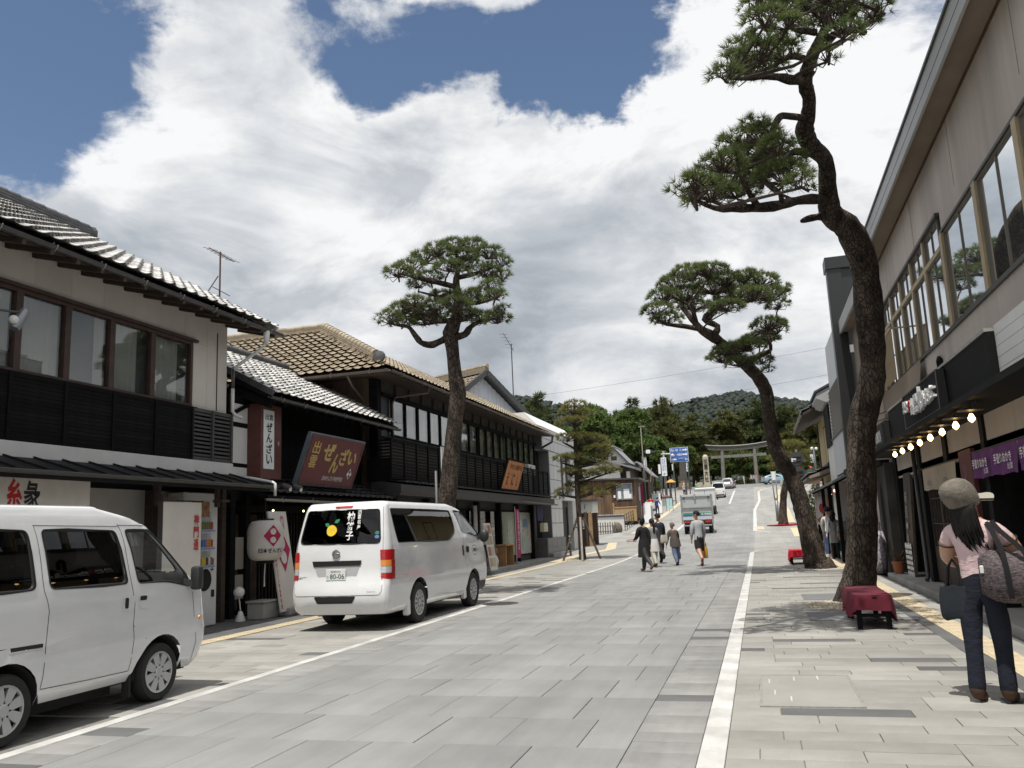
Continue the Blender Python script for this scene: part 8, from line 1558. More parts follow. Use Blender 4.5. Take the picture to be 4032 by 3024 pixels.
tpo=thing('tall_pole','tall thin street light pole above the old plaster house','pole',(-10.05,80,gz(80)));MB().tube([(-10.05,80,gz(80)),(-10.1,80,10.6)],[.07,.04],8).build('pole',m_greyw,tpo,smooth=True);MB().box(-10.3,-9.7,79.95,80.05,10.55,10.68).build('lamp_arm',m_greyw,tpo);B('signal_arm',m_polek,tpo,-9.95,-8.9,79.95,80.05,8.1,8.25);B('sign_plate',m_wsign,tpo,-9.75,-9.35,79.9,79.95,8.0,8.35)
fb=thing('fringed_banner','tall white fringed banner in front of the woods','banner',(-10.1,81,gz(81)));V=[];
for i in range(5):
 for j in range(8):V.append((-10.3+.38*i/4+.05*math.sin(j*.8),81+.05*math.sin(i+j),7.75-2.05*j/7))
MB().add(V,[(i*8+j,i*8+j+1,(i+1)*8+j+1,(i+1)*8+j)for i in range(4)for j in range(7)]).build('cloth',M('banner_lace',(.55,.55,.54),.9,.3,4),fb,smooth=True);MB().tube([(-10.35,81.02,gz(81)),(-10.35,81.02,7.9)],.03,6).build('pole',m_polek,fb);MB().tube([(-10.4,81.02,7.78),(-9.85,81.02,7.78)],.02,5).build('rod',m_polek,fb)
um=thing('parasol','orange paper parasol among the planters','umbrella',(-8.4,88,gz(88)));MB().lathe([(.001,5.86),(.2,5.78),(.5,5.56),(.52,5.53),(.2,5.72),(.001,5.8)],14,(-8.4,88,0),cap=False).build('canopy',M('parasol_orange',(.55,.28,.06),.7),um);MB().tube([(-8.4,88,gz(88)),(-8.4,88,5.85)],.025,6).build('pole',m_polek,um)
for i,(x,y,h)in enumerate(((-8.9,92.0,2.2),(-7.75,99.0,2.4),(-9.6,99,2.6))):t=thing('dark_post','dark square post on the left pavement, %s'%('nearest, beside the parasol','right of the parasol','left, behind the sign mast')[i],'post',(x,y,gz(y)));B('post',m_polek,t,x-.09,x+.09,y-.09,y+.09,gz(y)-.1,gz(y)+h);B('cap',m_polek,t,x-.11,x+.11,y-.11,y+.11,gz(y)+h,gz(y)+h+.05)
mo=thing('stone_monument','dark stone monument on a stepped brown base','monument',(-10.3,128,gz(128)));g0=gz(128)
for k in range(3):B('base_step',m_dstone if k==0 else M('stone_brown',(.22,.155,.10),.9,.25,3,.2,20),mo,-11.3+k*.28,-9.3-k*.28,127.2+k*.2,129-k*.2,g0-.2+k*.55,g0+.4+k*.55)
MB().add([(-10.3+sx*w,128.1+sy*w,z)for z,w in((g0+1.4,.55),(g0+4.2,.4))for sx,sy in((-1,-1),(1,-1),(1,1),(-1,1))],((0,1,5,4),(1,2,6,5),(2,3,7,6),(3,0,4,7),(4,5,6,7))).build('stele',M('stele_dark',(.06,.05,.045),.7,.3,2),mo)
ip=thing('stone_pillar','tall pale stone pillar carved with dark characters','pillar',(-7.27,135,gz(135)));g0=gz(135)
MB().add([(-7.27+sx*w,135+sy*w,z)for z,w in((g0+.3,.44),(11.45,.40),(11.75,.18))for sx,sy in((-1,-1),(1,-1),(1,1),(-1,1))],tuple((a+4*k,(a+1)%4+4*k,(a+1)%4+4+4*k,a+4+4*k)for k in(0,1)for a in range(4))+((8,9,10,11),)).build('shaft',m_bstone,ip);B('plinth',m_bstone,ip,-7.9,-6.65,134.3,135.7,g0-.1,g0+.35);B('side_stone',m_bstone,ip,-8.9,-8.0,134.5,135.4,g0,g0+.75)
lettering('characters',MATS['sign_ink'],ip,'出雲大社',(-7.56,134.55,g0+.7),(1,0,0),(0,0,1),.58,3.8,vert=True,bold=.025,thick=.02)
to=thing('shrine_gate','large weathered wooden shrine gate at the top of the slope','gate',(-2.55,150,7.35))
for s,x0,x1 in((-1,-5.36,-5.13),(1,.22,.25)):MB().tube([(x0,150,6.9),(x1,150,13.6)],[.36,.30],18).build('post',m_greyw,to,smooth=40)
n=16
def lint(zl,zh,xh,depth,name,mat,curve=.55):
 V=[]
 for k in range(n+1):
  t=-1+2*k/n;x=-2.5+xh*t;c=curve*t*t
  for dy,z in((-depth,zl+c),(depth,zl+c),(depth,zh+c),(-depth,zh+c)):V.append((x+(0.12*t if z>zl+c+.1 else 0),150+dy,z))
 Fc=[(4*k+a,4*k+(a+1)%4,4*k+4+(a+1)%4,4*k+4+a)for k in range(n)for a in range(4)]+[(0,1,2,3),(4*n+3,4*n+2,4*n+1,4*n)]
 return MB().add(V,Fc).build(name,mat,to)
lint(13.35,13.75,5.0,.32,'lower_lintel',m_greyw,.35);lint(13.76,14.05,5.25,.42,'upper_lintel',m_dstone,.38);lint(14.06,14.2,5.4,.55,'roof_cap',M('copper_grey',(.42,.43,.42),.5),.42);MB().box(-7.15,2.15,149.85,150.15,12.12,12.6).build('tie_beam',m_greyw,to)
# round signs seen from behind, fork-shaped lamp posts, lamp, brown sign
rsn=thing('road_sign','dark post with two round road signs seen from behind','road sign',(2.1,44,gz(44)));MB().tube([(2.12,44,gz(44)-.05),(2.06,44,4.75)],.06,10).build('post',m_polek,rsn,smooth=True)
for x,z in((2.06,4.31),(2.09,3.58)):
 ds=MB().lathe([(.001,0),(.33,0),(.33,.02),(.001,.02)],28,(x,43.88,z),'y').build('disc',m_polek,rsn);B('sticker',m_wsign,ds,x-.27,x-.04,43.86,43.88,z-.16,z+.02)
 for dz in(-.1,.1):B('clamp',m_polek,ds,x-.2,x+.2,43.83,43.88,z+dz-.025,z+dz+.025)
fk=thing('fork_lamp','slender fork shaped grey lamp post with a white banner','lamp post',(1.27,62.8,gz(62.8)));m_fk=M('fork_grey',(.16,.165,.165),.4,metal=.3);MB().tube([(1.27,62.8,gz(62.8)),(1.27,62.8,2.7)],.11,10).build('shaft',m_fk,fk,smooth=True)
for s,xt in((-1,1.10),(1,1.40)):MB().tube([(1.27+s*.03,62.8,2.55),(1.27+s*.10,62.8,2.95),(xt,62.8,4.75)],[.06,.045,.035],8).build('prong',m_fk,fk,smooth=True)
B('banner',m_wsign,fk,1.14,1.36,62.75,62.79,4.12,4.72)
lr=thing('street_lamp','dark street lamp with a blue lettered banner and a red signal beyond the right houses','lamp post',(5.9,90,gz(90)));MB().tube([(5.9,90,gz(90)),(5.9,90,8.2)],.12,10).build('pole',m_polek,lr,smooth=True);MB().sphere((5.75,90,8.25),.16,10,6).sphere((6.15,90,8.2),.16,10,6).build('lamps',m_wpipe,lr,smooth=True);bb=B('banner',m_wsign,lr,5.5,5.78,89.95,89.98,6.85,7.65);lettering('print',m_bluesign,bb,'出雲の國',(5.55,89.94,6.92),(1,0,0),(0,0,1),.17,.65,vert=True);MB().sphere((5.45,89.9,6.38),.1,10,6).build('red_signal',M('sig_red',(.5,.02,.02),.3,emit=(1,.05,.03),es=.8),lr);B('signal_arm',m_polek,lr,5.3,5.95,90,90.1,6.35,6.42)
bs=thing('brown_sign','brown sign with a white curved mark at the corner shop','sign',(3.7,60,gz(60)));B('panel',M('sign_brown',(.14,.085,.05),.6),bs,3.35,4.15,60,60.06,3.6,4.3);MB().tube([(3.45,59.97,3.75),(3.5,59.97,4.05),(3.7,59.97,4.18),(3.9,59.97,4.12),(3.75,59.97,3.98),(3.6,59.97,3.95)],.035,6).build('mark',m_wsign,bs);
for x in(3.45,4.05):MB().tube([(x,60.1,gz(60)),(x,60.1,3.7)],.05,7).build('post',m_polek,bs)
bo=thing('stone_bollard','short grey bollard at the kerb by the pale blue car','bollard',(3.4,121.8,gz(121.8)));MB().lathe([(.17,0),(.16,.75),(.1,.85),(.001,.88)],12,(3.4,121.8,gz(121.8))).build('post',m_concrete,bo,smooth=40)
# banners, planters and boxes along the right shops
def nobori(label,x,y,w,z0,z1,mat,txt,tm):
 t=thing('nobori_banner',label,'banner',(x,y,gz(y)));V=[]
 for i in range(5):
  for j in range(6):V.append((x+w*i/4,y+.06*math.sin(i*1.2+j*.7),z1-(z1-z0)*j/5))
 c=MB().add(V,[(i*6+j,i*6+j+1,(i+1)*6+j+1,(i+1)*6+j)for i in range(4)for j in range(5)]).build('cloth',mat,t,smooth=True);MB().tube([(x-.02,y,gz(y)),(x-.02,y,z1+.12)],.018,6).build('pole',m_wpipe,t);MB().tube([(x-.02,y,z1+.02),(x+w,y,z1+.02)],.012,5).build('rod',m_wpipe,t);MB().lathe([(.16,0),(.15,.12),(.04,.14)],12,(x,y,gz(y))).build('base',m_concrete,t)
 return t,c
m_nb=M('banner_soft',(.62,.58,.57),.85,.1,2);t,c=nobori('white banner with a red lantern print in front of the flowering plants',2.30,37,.50,1.1,2.6,m_nb,None,None)
MB().add([(2.5+.11*math.cos(a),36.92,1.75+.2*math.sin(a))for a in[k*.5236 for k in range(12)]],[tuple(range(12))]).build('print',M('print_red',(.45,.06,.05),.8),c);MB().add([(2.5+.2*math.cos(a),36.92,1.27+.13*math.sin(a))for a in[k*.5236 for k in range(12)]],[tuple(range(12))]).build('print',M('print_orange',(.50,.13,.06),.8),c);lettering('characters',M('print_grey',(.2,.2,.18),.8),c,'本舗',(2.38,36.93,2.2),(1,0,0),(0,0,1),.3,.25)
t,c=nobori('pale lettered banner beyond the flowering plants',2.45,50,.55,1.7,3.2,m_nb,None,None);lettering('characters',MATS['print_grey'],c,'お',(2.55,49.9,2.5),(1,0,0),(0,0,1),.3,.4,bold=.02)
m_shrub=leafmat('shrub_leaf',(.045,.075,.025),(.17,.21,.08),.35,1.5);m_flower=M('white_flower',(.66,.66,.58),.8)
def shrub(label,x,y,r,h,seed,flowers=0):
 t=thing('potted_shrub',label,'plant',(x,y,gz(y)));rng=np.random.default_rng(seed);z0=gz(y);MB().lathe([(.001,0),(.2,0),(.26,.35),(.22,.36),(.2,.3)],12,(x,y,z0)).build('pot',M('pot_grey',(.16,.15,.14),.8,.2,5),t,smooth=40)
 n=int(150*r*h);u=unit(rng.normal(size=(n,3)));P=u*rng.uniform(.4,1,(n,1))**.5*np.array([r,r,h/2])+np.array([x,y,z0+.4+h/2]);V=needles(P,unit(u+np.array([0,0,.4])),7,.14,.06,rng,1.1);link('foliage',tri_mesh('foliage',V-np.array([x,y,z0]),m_shrub),t)
 mb=MB()
 for k in range(6):a=k*1.05;mb.tube([(x,y,z0+.3),(x+r*.3*math.cos(a),y+r*.3*math.sin(a),z0+.4+h*.5),(x+r*.6*math.cos(a),y+r*.6*math.sin(a),z0+.4+h*.85)],.012,4)
 mb.build('stems',m_twig,t)
 if flowers:
  mb=MB()
  for q in rng.permutation(n)[:flowers]:mb.sphere(tuple(P[q]+u[q]*.05),.05,6,4,(1,1,.6))
  o=mb.build('flowers',m_flower,t);o['kind']='stuff'
 return t
shrub('tall potted shrub with white flowers left of the white banner',2.35,42.5,.45,1.9,71,26);shrub('leafy potted shrub behind the white banner',2.85,43.5,.5,1.7,72,12);shrub('low bushy potted plant at the kerb below the white banner',2.45,40.5,.4,.9,73);shrub('upright potted plant beside the grey post at the corner',3.0,47.5,.5,2.3,74,16);shrub('dark green shrub in front of the brown sign',3.3,55,.8,1.5,75)
for i,(x,y,w,h,lab)in enumerate(((2.15,36.3,.30,.34,'white foam box on the right kerb, nearest the leaning trunk'),(2.42,37.6,.3,.25,'grey foam box behind the white one'),(2.62,35.6,.42,.5,'pale crate beside the people at the shop'))):
 t=thing('storage_box',lab,'box',(x,y,gz(y)));MB().box(x-w/2,x+w/2,y-.2,y+.2,gz(y)+.01,gz(y)+h,ch=.015).build('box',m_wsign if i!=1 else m_concrete,t);B('lid',m_wsign,t,x-w/2-.015,x+w/2+.015,y-.215,y+.215,gz(y)+h,gz(y)+h+.04)
sbx=thing('step_stool','low grey stacked steps in front of the corner shop','steps',(2.62,36.4,gz(36.4)))
for k in range(3):B('step',m_concrete,sbx,2.42+.0,2.85,36.1+k*.12,36.6,gz(36.4)+k*.13,gz(36.4)+.11+k*.13)
gs=thing('display_stand','teal fronted display stand with a grey notice by the shop','stand',(2.62,30.6,0));B('front',M('teal',(.03,.16,.19),.7),gs,2.5,2.95,30.4,30.8,.25,.75);B('notice',M('notice_grey',(.33,.34,.34),.7,.3,9),gs,2.48,2.9,30.45,30.5,.8,1.25);B('leg',m_polek,gs,2.55,2.6,30.55,30.6,0,.8);B('leg',m_polek,gs,2.82,2.87,30.55,30.6,0,.8)
hedge=None
for i,(x,y,w,h)in enumerate(((-14.5,118,3.5,1.6),(-19,112,3,2.0),(8.0,134,4.5,1.3),(14,138,5,1.5),(-3.0,158,6,1.4))):
 rng=np.random.default_rng(90+i);n=int(60*w*h);P=np.stack([x+rng.uniform(-w/2,w/2,n),y+rng.uniform(-.8,.8,n),gz(y)+rng.uniform(.1,1,n)**.6*h],-1);V=needles(P,np.tile([[0,-.3,1.0]],(n,1)),7,.35,.16,rng,1.2)
 t=thing('hedge','clipped green hedge %s'%('left of the stone monument','at the far left behind the old house','right of the pale blue car','at the far right of the cross street','behind the shrine gate posts')[i],'hedge',(x,y,gz(y)));link('foliage',tri_mesh('foliage',V-np.array([x,y,gz(y)]),m_shrub),t);B('stems',m_twig,t,x-w/2+.1,x+w/2-.1,y-.3,y+.3,gz(y),gz(y)+h*.6)
 # overhead wires
for i,(a,b)in enumerate((((-40,60,8.2),(40,72,17.5)),((-40,62,10.6),(40,74,20.0)))):
 t=thing('overhead_wire','%s thin wire crossing the sky above the street'%('lower','upper')[i],'wire',a);P=[Vector(a).lerp(Vector(b),k/12)-Vector((0,0,1.6*math.sin(math.pi*k/12)))for k in range(13)];MB().tube(P,.009,4).build('cable',m_polek,t)
 # ================================================================== people and what they carry
m_skin=M('skin',(.50,.30,.205),.55,.05,9);m_hair=M('black_hair',(.008,.0072,.007),.6,.3,20,.3,60,stretch=(1,1,.1),spec=.25);m_ghair=M('grey_hair',(.12,.11,.105),.6,.3,20)
def cloth(n,c,v=.12):return M('cloth_'+n,c,.9,v,6,.25,14)
PEOPLE=[]
def rot(v,ax,a):return Matrix.Rotation(a,3,ax)@Vector(v)
def person(label,loc,rz,H,top,bottom,shoe,sleeve=1.0,leg=1.0,arms=((10,6,15),(-10,6,15)),legs=((20,10),(-18,25)),lean=4,head=(0,0),hair=m_hair,hstyle='short',bulk=1.0,detail=True,skirt=None,coat=None,face=True,wide=1.0,flare=1.0,untuck=True):
 """arms = (forward swing, outward, elbow bend) right, left; legs = (forward swing, knee bend); angles in degrees; faces local +y"""
 t=thing('person',label,'person',loc,rz);V=[];E=[];Rr=[];Z=[];par=[]
 def add(p,r,zone,parent=None):
  V.append(Vector(p));Rr.append(r if hasattr(r,'__len__')else(r,r));Z.append(zone);par.append(parent)
  if parent is not None:E.append((parent,len(V)-1))
  return len(V)-1
 ln=-R(lean);P0=Vector((0,0,.515));up=lambda z,y=0.0:P0+rot((0,y,z-.515),'X',ln)
 pel=add(P0,(.082*bulk*wide,.064*bulk),'top' if untuck else 'bottom');wst=add(up(.60),(.074*bulk*wide,.055*bulk),'top',pel);chs=add(up(.70,.004),(.084*bulk*wide,.062*bulk),'top',wst);shl=add(up(.79,-.004),(.074*wide,.046),'top',chs)
 nk=add(up(.845,.004),.030,'skin',shl);hd=[up(.845,.004)]
 hy,hp=R(head[0]),R(head[1])
 def hpt(v):return hd[0]+rot(rot(rot(v,'X',hp),'Z',hy),'X',ln*.4)
 jw=add(hpt((0,.020,.050)),(.040,.043),'skin',nk);cr=add(hpt((0,.004,.098)),(.052,.060),'skin',jw);add(hpt((0,.0,.135)),(.034,.040),'skin',cr)
 wrists=[]
 for s,(sw,ab,el)in zip((1,-1),arms):
  a0=add(up(.795)+Vector((s*.085*wide,0,0)),.038*bulk,'top',shl);d=rot(rot((0,0,-1),'X',R(sw)),'Y',-s*R(ab));am=add(V[a0]+Vector((s*.014,0,0))+d*.075,.037*bulk,'top',a0);a1=add(V[a0]+Vector((s*.02,0,0))+d*.165,.029*bulk,'top' if sleeve>.5 else 'skin',am)
  d2=rot(rot(rot((0,0,-1),'X',R(sw+el)),'Y',-s*R(ab*.6)),'Z',s*R(min(el,60)*.35));m1=add(V[a1]+d2*.07,.026*bulk,'top' if sleeve>.6 else 'skin',a1);a2=add(V[a1]+d2*.145,.0175 if sleeve<.9 else.021,'top' if sleeve>.9 else 'skin',m1);wrists.append((V[a2]+d2*.07,V[am].copy(),d))
  pm=add(V[a2]+d2*.035,(.021,.016),'skin',a2)
  if detail:
   side=d2.cross(Vector((0,1,0))).normalized()if abs(d2.y)<.9 else Vector((1,0,0));fw=side.cross(d2).normalized()
   for k,l in enumerate((.036,.042,.040,.030)):q=V[pm]+fw*(.012-.008*k)+d2*.018;f1=add(q+d2*l*.5,.0056,'skin',pm);add(q+d2*l*.85-side*.010*s,.005,'skin',f1)
   f1=add(V[a2]+fw*.020+d2*.022,.0062,'skin',a2);add(V[f1]+d2*.022+fw*.004,.0056,'skin',f1)
  else:add(V[pm]+d2*.04,.014,'skin',pm)
 feet=[]
 for s,(sw,kn)in zip((1,-1),legs):
  h=add(P0+Vector((s*.048*wide,0,-.02)),.058*bulk,'bottom',pel);d=rot((0,0,-1),'X',R(sw));th=add(V[h]+d*.12,.050*bulk,'bottom',h);k=add(V[h]+d*.235,.039*bulk,'bottom' if leg>.5 else 'skin',th);d2=rot((0,0,-1),'X',R(sw-kn));cf=add(V[k]+d2*.09,.036*(bulk if leg>.6 else.95),'bottom' if leg>.6 else 'skin',k);an=add(V[k]+d2*.215,.026 if leg<.9 else.031*flare,'bottom' if leg>.9 else 'skin',cf)
  fd=rot((0,1,0),'X',R((sw-kn)*.75));hl=add(V[an]+d2*.022-fd*.012,.024,'shoe',an);ba=add(V[hl]+fd*.065+d2*.004,(.026,.020),'shoe',hl);add(V[ba]+fd*.038,(.022,.015),'shoe',ba);feet.append(min(V[hl].z-.024,V[ba].z-.02))
 dz=-min(feet);V2=[(v+Vector((0,0,dz)))*H for v in V];me=bpy.data.meshes.new('body');me.from_pydata([v[:]for v in V2],E,[]);o=bpy.data.objects.new('body',me);COL.objects.link(o);o.parent=t
 sk=o.modifiers.new('Skin','SKIN');sk.use_smooth_shade=True;sk.branch_smoothing=.6
 for i,r in enumerate(Rr):d=me.skin_vertices[0].data[i];d.radius=(r[0]*H,r[1]*H);d.use_root=(i==0)
 ss=o.modifiers.new('Sub','SUBSURF');ss.levels=ss.render_levels=1
 PEOPLE.append((o,V2,par,Z,((.505 if untuck else.592)+dz)*H,{'top':top,'bottom':bottom,'skin':m_skin,'shoe':shoe}))
 up3=Vector((0,0,dz));tr=lambda v:tuple((Vector(v)+up3)*H)
 hp3=lambda v:tr(hpt(v))
 # hair: shell over the skull, open at the face
 if hair:
  hv=[];hf=[];n,m=16,10
  low={'short':-.35,'bob':-1.1,'long':-1.0,'tail':-.45}[hstyle]
  for i in range(m+1):
   for j in range(n):
    a=2*math.pi*j/n;front=math.sin(a);lo=low if front<.35 else max(low,.28);e=math.pi/2-(math.pi/2-lo)*i/m;flare=1.0+(.12 if hstyle in('bob','long')and e<-.2 else 0);c=max(math.cos(e),.55 if e<0 else 0)
    hv.append(hp3((.059*c*math.cos(a)*flare,.002+.068*c*math.sin(a)*flare,.098+(.072*math.sin(e)if e>-.3 else.072*(math.sin(-.3)+(e+.3)*1.1)))))
  for i in range(m):
   for j in range(n):hf.append((i*n+j,i*n+(j+1)%n,(i+1)*n+(j+1)%n,(i+1)*n+j))
  hf.append(tuple(range(n)));ho=MB().add(hv,hf).build('hair',hair,t,local=True,smooth=True)
  if hstyle in('tail','long'):
   b=.11 if hstyle=='long' else.2;w=.055 if hstyle=='long' else.022
   MB().tube([hp3((0,-.045,.10)),hp3((0,-.072,.05)),hp3((0.01,-.075,-.02)),hp3((.0,-.066,.08-b)),hp3((.01,-.06,.04-b))],[w*.7*H,w*H,w*1.05*H,w*.8*H,w*.25*H],12,sx=1.0).build('hair_fall',hair,ho,local=True,smooth=True)
 if face:
  f=MB().sphere(hp3((0,.064,.072)),.009*H,6,5,(1,1.2,1.3)).build('nose',m_skin,t,local=True,smooth=True)
  for s in(-1,1):MB().sphere(hp3((s*.020,.057,.088)),.006*H,6,4).build('eye',m_hair,t,local=True);MB().sphere(hp3((s*.056,.0,.08)),.013*H,7,5,(.5,.8,1.3)).build('ear',m_skin,t,local=True,smooth=True)
  MB().sphere(hp3((0,.058,.045)),.011*H,6,4,(1.3,.5,.45)).build('mouth',M('lips',(.33,.12,.10),.5),t,local=True)
 def drape(name,mat,rings,n=20,open_=False):
  """loft of ellipses: (z, rx, ry, y shift) in body units"""
  vv=[];ff=[]
  for k,(z,rx,ry,ys)in enumerate(rings):
   for j in range(n):a=2*math.pi*j/n;w=1+.05*math.sin(j*2.3+k)*k/len(rings);vv.append(tr((rx*w*math.cos(a),ys+ry*w*math.sin(a),z)))
  for k in range(len(rings)-1):
   for j in range(n):ff.append((k*n+j,k*n+(j+1)%n,(k+1)*n+(j+1)%n,(k+1)*n+j))
  return MB().add(vv,ff).build(name,mat,t,local=True,smooth=True)
 if skirt:drape('skirt',skirt[0],skirt[1])
 if coat:drape('coat_skirt',coat[0],coat[1])
 hands=[Matrix.Rotation(rz,3,'Z')@Vector(tr(q[0]))+Vector(loc)for q in wrists];t_=(t,tr,hpt,wrists,hands);return t_
def world(t,p):return Matrix.Rotation(t.rotation_euler.z,3,'Z')@Vector(p)+t.location
def bag(name,label,cat,c,rx,ry,h,mat,rz=0.0,handle=None,taper=.85):
 b=thing(name,label,cat,c,rz);n=16;V=[];prof=((0,.75),(.06,.95),(.3,1.0),(.7,.97),(1.0,taper))
 for f,s in prof:
  for j in range(n):a=2*math.pi*j/n;x,y=math.cos(a),math.sin(a);e=.45;V.append((rx*s*abs(x)**e*(1 if x>0 else-1),ry*s*abs(y)**e*(1 if y>0 else-1),h*f+.01*math.sin(j*1.7)))
 Fc=[(k*n+j,k*n+(j+1)%n,(k+1)*n+(j+1)%n,(k+1)*n+j)for k in range(4)for j in range(n)]+[tuple(range(n-1,-1,-1)),tuple(4*n+j for j in range(n))]
 MB().add(V,Fc).build('bag_body',mat,b,local=True,smooth=40)
 if handle:
  for s in(-1,1):MB().tube([(-rx*.5,s*ry*.6,h*.9),(-rx*.3,s*ry*.3,h+handle*.7),(0,0,h+handle),(rx*.3,s*ry*.3,h+handle*.7),(rx*.5,s*ry*.6,h*.9)],.010,5).build('handle',MATS['strap'],b,local=True)
 return b
M('strap',(.013,.012,.013),.85,spec=.2);D90=math.pi
jeans=cloth('jeans',(.018,.026,.060),.35);dk=cloth('black',(.010,.010,.011));shoe_b=cloth('brown_shoe',(.07,.035,.02));shoe_k=cloth('dark_shoe',(.015,.015,.015));white=cloth('white',(.55,.54,.52));grey=cloth('grey',(.20,.205,.21));lgrey=cloth('light_grey',(.34,.355,.37));navy=cloth('navy',(.012,.016,.032));brown=cloth('brown',(.075,.062,.05));cream=cloth('cream',(.48,.44,.36));pink=cloth('pink',(.62,.43,.44),.05)
# near woman at the right
def ribbon(pts,w,th,name,mat,parent):
 """flat webbing strap through points; its width lies across the path and the given side"""
 mb=MB();pts=[Vector(p)for p in pts];k=len(pts);V=[]
 for i,p in enumerate(pts):
  d=(pts[min(i+1,k-1)]-pts[max(i-1,0)]).normalized();sd=d.cross(Vector((0,1,0)));sd=sd.normalized()if sd.length>.1 else Vector((1,0,0));nn=sd.cross(d).normalized()
  V+=[p+sd*w/2+nn*th,p-sd*w/2+nn*th,p-sd*w/2-nn*th,p+sd*w/2-nn*th]
 return mb.add(V,[(4*i+a,4*i+(a+1)%4,4*i+4+(a+1)%4,4*i+4+a)for i in range(k-1)for a in range(4)]).build(name,mat,parent,local=True,smooth=50)
pinkw=M('cloth_pinkshirt',(.60,.44,.445),.9,.05,6,.8,9,stretch=(1,1,2.2));jeansw=M('cloth_jeans_near',(.0045,.007,.017),.9,.45,7,.7,10,stretch=(1,1,1.6))
w,tr,hpt,wr,hands=person('person in a pink T-shirt and grey cap looking up at the shops',(1.565,7.25,.01),R(-36),1.60,pinkw,jeansw,shoe_b,sleeve=.3,arms=((34,16,66),(20,15,52)),legs=((4,4),(-5,0)),lean=-2,head=(-26,18),hstyle='bob',wide=1.2,bulk=1.16,flare=1.45,untuck=False)
V=[];n=24
for z,r,yo in((.058,.064,.0),(.075,.069,-.004),(.10,.074,-.010),(.13,.075,-.015),(.157,.070,-.020),(.180,.056,-.021),(.194,.033,-.020),(.199,.006,-.020)):
 for j in range(n):a=2*math.pi*j/n;k=1+(.03*math.sin(j*2.1+z*60)+.02*math.sin(j*5.2))*(r>.075);V.append(tr(hpt((r*k*math.cos(a),yo+r*1.10*k*math.sin(a),z))))
cap=MB().add(V,[(i*n+j,i*n+(j+1)%n,(i+1)*n+(j+1)%n,(i+1)*n+j)for i in range(7)for j in range(n)]+[tuple(7*n+j for j in range(n))]).build('cap',M('cap_tweed',(.150,.132,.108),.95,.3,14,.5,60),w,local=True,smooth=True)
V=[]
for r,dz in((.068,.010),(.138,-.006),(.134,-.016),(.068,-.002)):
 for j in range(9):a=math.pi*(.20+.60*j/8);V.append(tr(hpt((.88*r*math.cos(a),r*math.sin(a),.082+dz-.02*abs(math.cos(a))**2))))
MB().add(V,[(i*9+j,i*9+j+1,((i+1)%4)*9+j+1,((i+1)%4)*9+j)for i in range(4)for j in range(8)]).build('brim',cloth('brim',(.30,.27,.23)),cap,local=True,smooth=40)
rh=random.Random(5)
for k in range(80):
 a=-math.pi/2+rh.uniform(-1.35,1.35);x,y=.060*math.cos(a),.066*math.sin(a);l=rh.uniform(.10,.20);sp=rh.uniform(.9,1.6)
 P=[hpt((x,y,.085)),hpt((x*1.12,y*1.15,.03)),hpt((x*sp*.95,y*1.2-.012,-.03)),hpt((x*sp,y*1.05-.02+rh.uniform(-.01,.01),.07-l)),hpt((x*sp*1.08+rh.uniform(-.012,.012),y*.98-.02,.045-l))]
 MB().tube([tr(p)for p in P],[.015,.014,.011,.006,.001],5).build('hair_lock',m_hair,w,local=True,smooth=True)
for q in wr:
 c=Vector(q[1]);d=q[2].normalized();u=d.orthogonal().normalized();v=d.cross(u);MB().tube([tr(c+d*.006+(u*math.cos(t)+v*math.sin(t))*.0425)for t in[2*math.pi*j/20 for j in range(21)]],.0052,6).build('sleeve_trim',dk,w,local=True,smooth=True)
db=thing('duffel_bag','black and white patterned duffel bag hanging from the shoulder of the person in pink','bag',(1.80,7.04,.76),R(-14));m_duf=M('duffel_print',(.004,.0035,.004),.8,.0,75,col2=(.14,.11,.115),stretch=(.55,.55,1.5),detail=2,bump=.3,bs=12)
V=[];n=22;st=13
for i in range(st):
 f=i/(st-1);x=-.27+.56*f;e=(1-abs(2*f-1)**5)**.5 if 0<f<1 else.15
 for j in range(n):a=2*math.pi*j/n;sg=.02*math.sin(f*9+1)*(math.sin(a)>0);V.append((x,.13*math.cos(a)*max(e,.55),.18+(.185*math.sin(a)*max(e,.55)-.05*(math.sin(a)<-.2))*(1.0 if math.sin(a)>0 else.85)+sg+.007*math.sin(3*j+2*i)))
MB().add(V,[(i*n+j,i*n+(j+1)%n,(i+1)*n+(j+1)%n,(i+1)*n+j)for i in range(st-1)for j in range(n)]+[tuple(range(n)),tuple((st-1)*n+j for j in range(n))]).build('bag_body',m_duf,db,local=True,smooth=60)
ribbon([(-.08,-.128,.02),(-.085,-.150,.18),(-.10,-.105,.34),(-.15,-.02,.50),(-.185,.06,.565),(-.17,.13,.55),(-.12,.17,.46),(-.08,.16,.30),(-.06,.14,.12)],.036,.003,'strap',MATS['strap'],db)
ribbon([(.10,-.128,.02),(.105,-.150,.18),(.03,-.12,.36),(-.10,-.03,.50),(-.15,.06,.573),(-.14,.13,.555),(-.06,.17,.46),(.05,.16,.30),(.10,.14,.12)],.036,.003,'strap',MATS['strap'],db)
MB().box(-.262,-.235,-.11,-.09,.20,.255,ch=.004).build('zip_pull',m_wpipe,db,local=True)
bag('tote_bag','flat dark navy tote bag hanging at the left side of the person in pink','bag',(1.40,7.30,.60),.125,.04,.25,cloth('tote',(.011,.015,.021)),R(-30),.20)
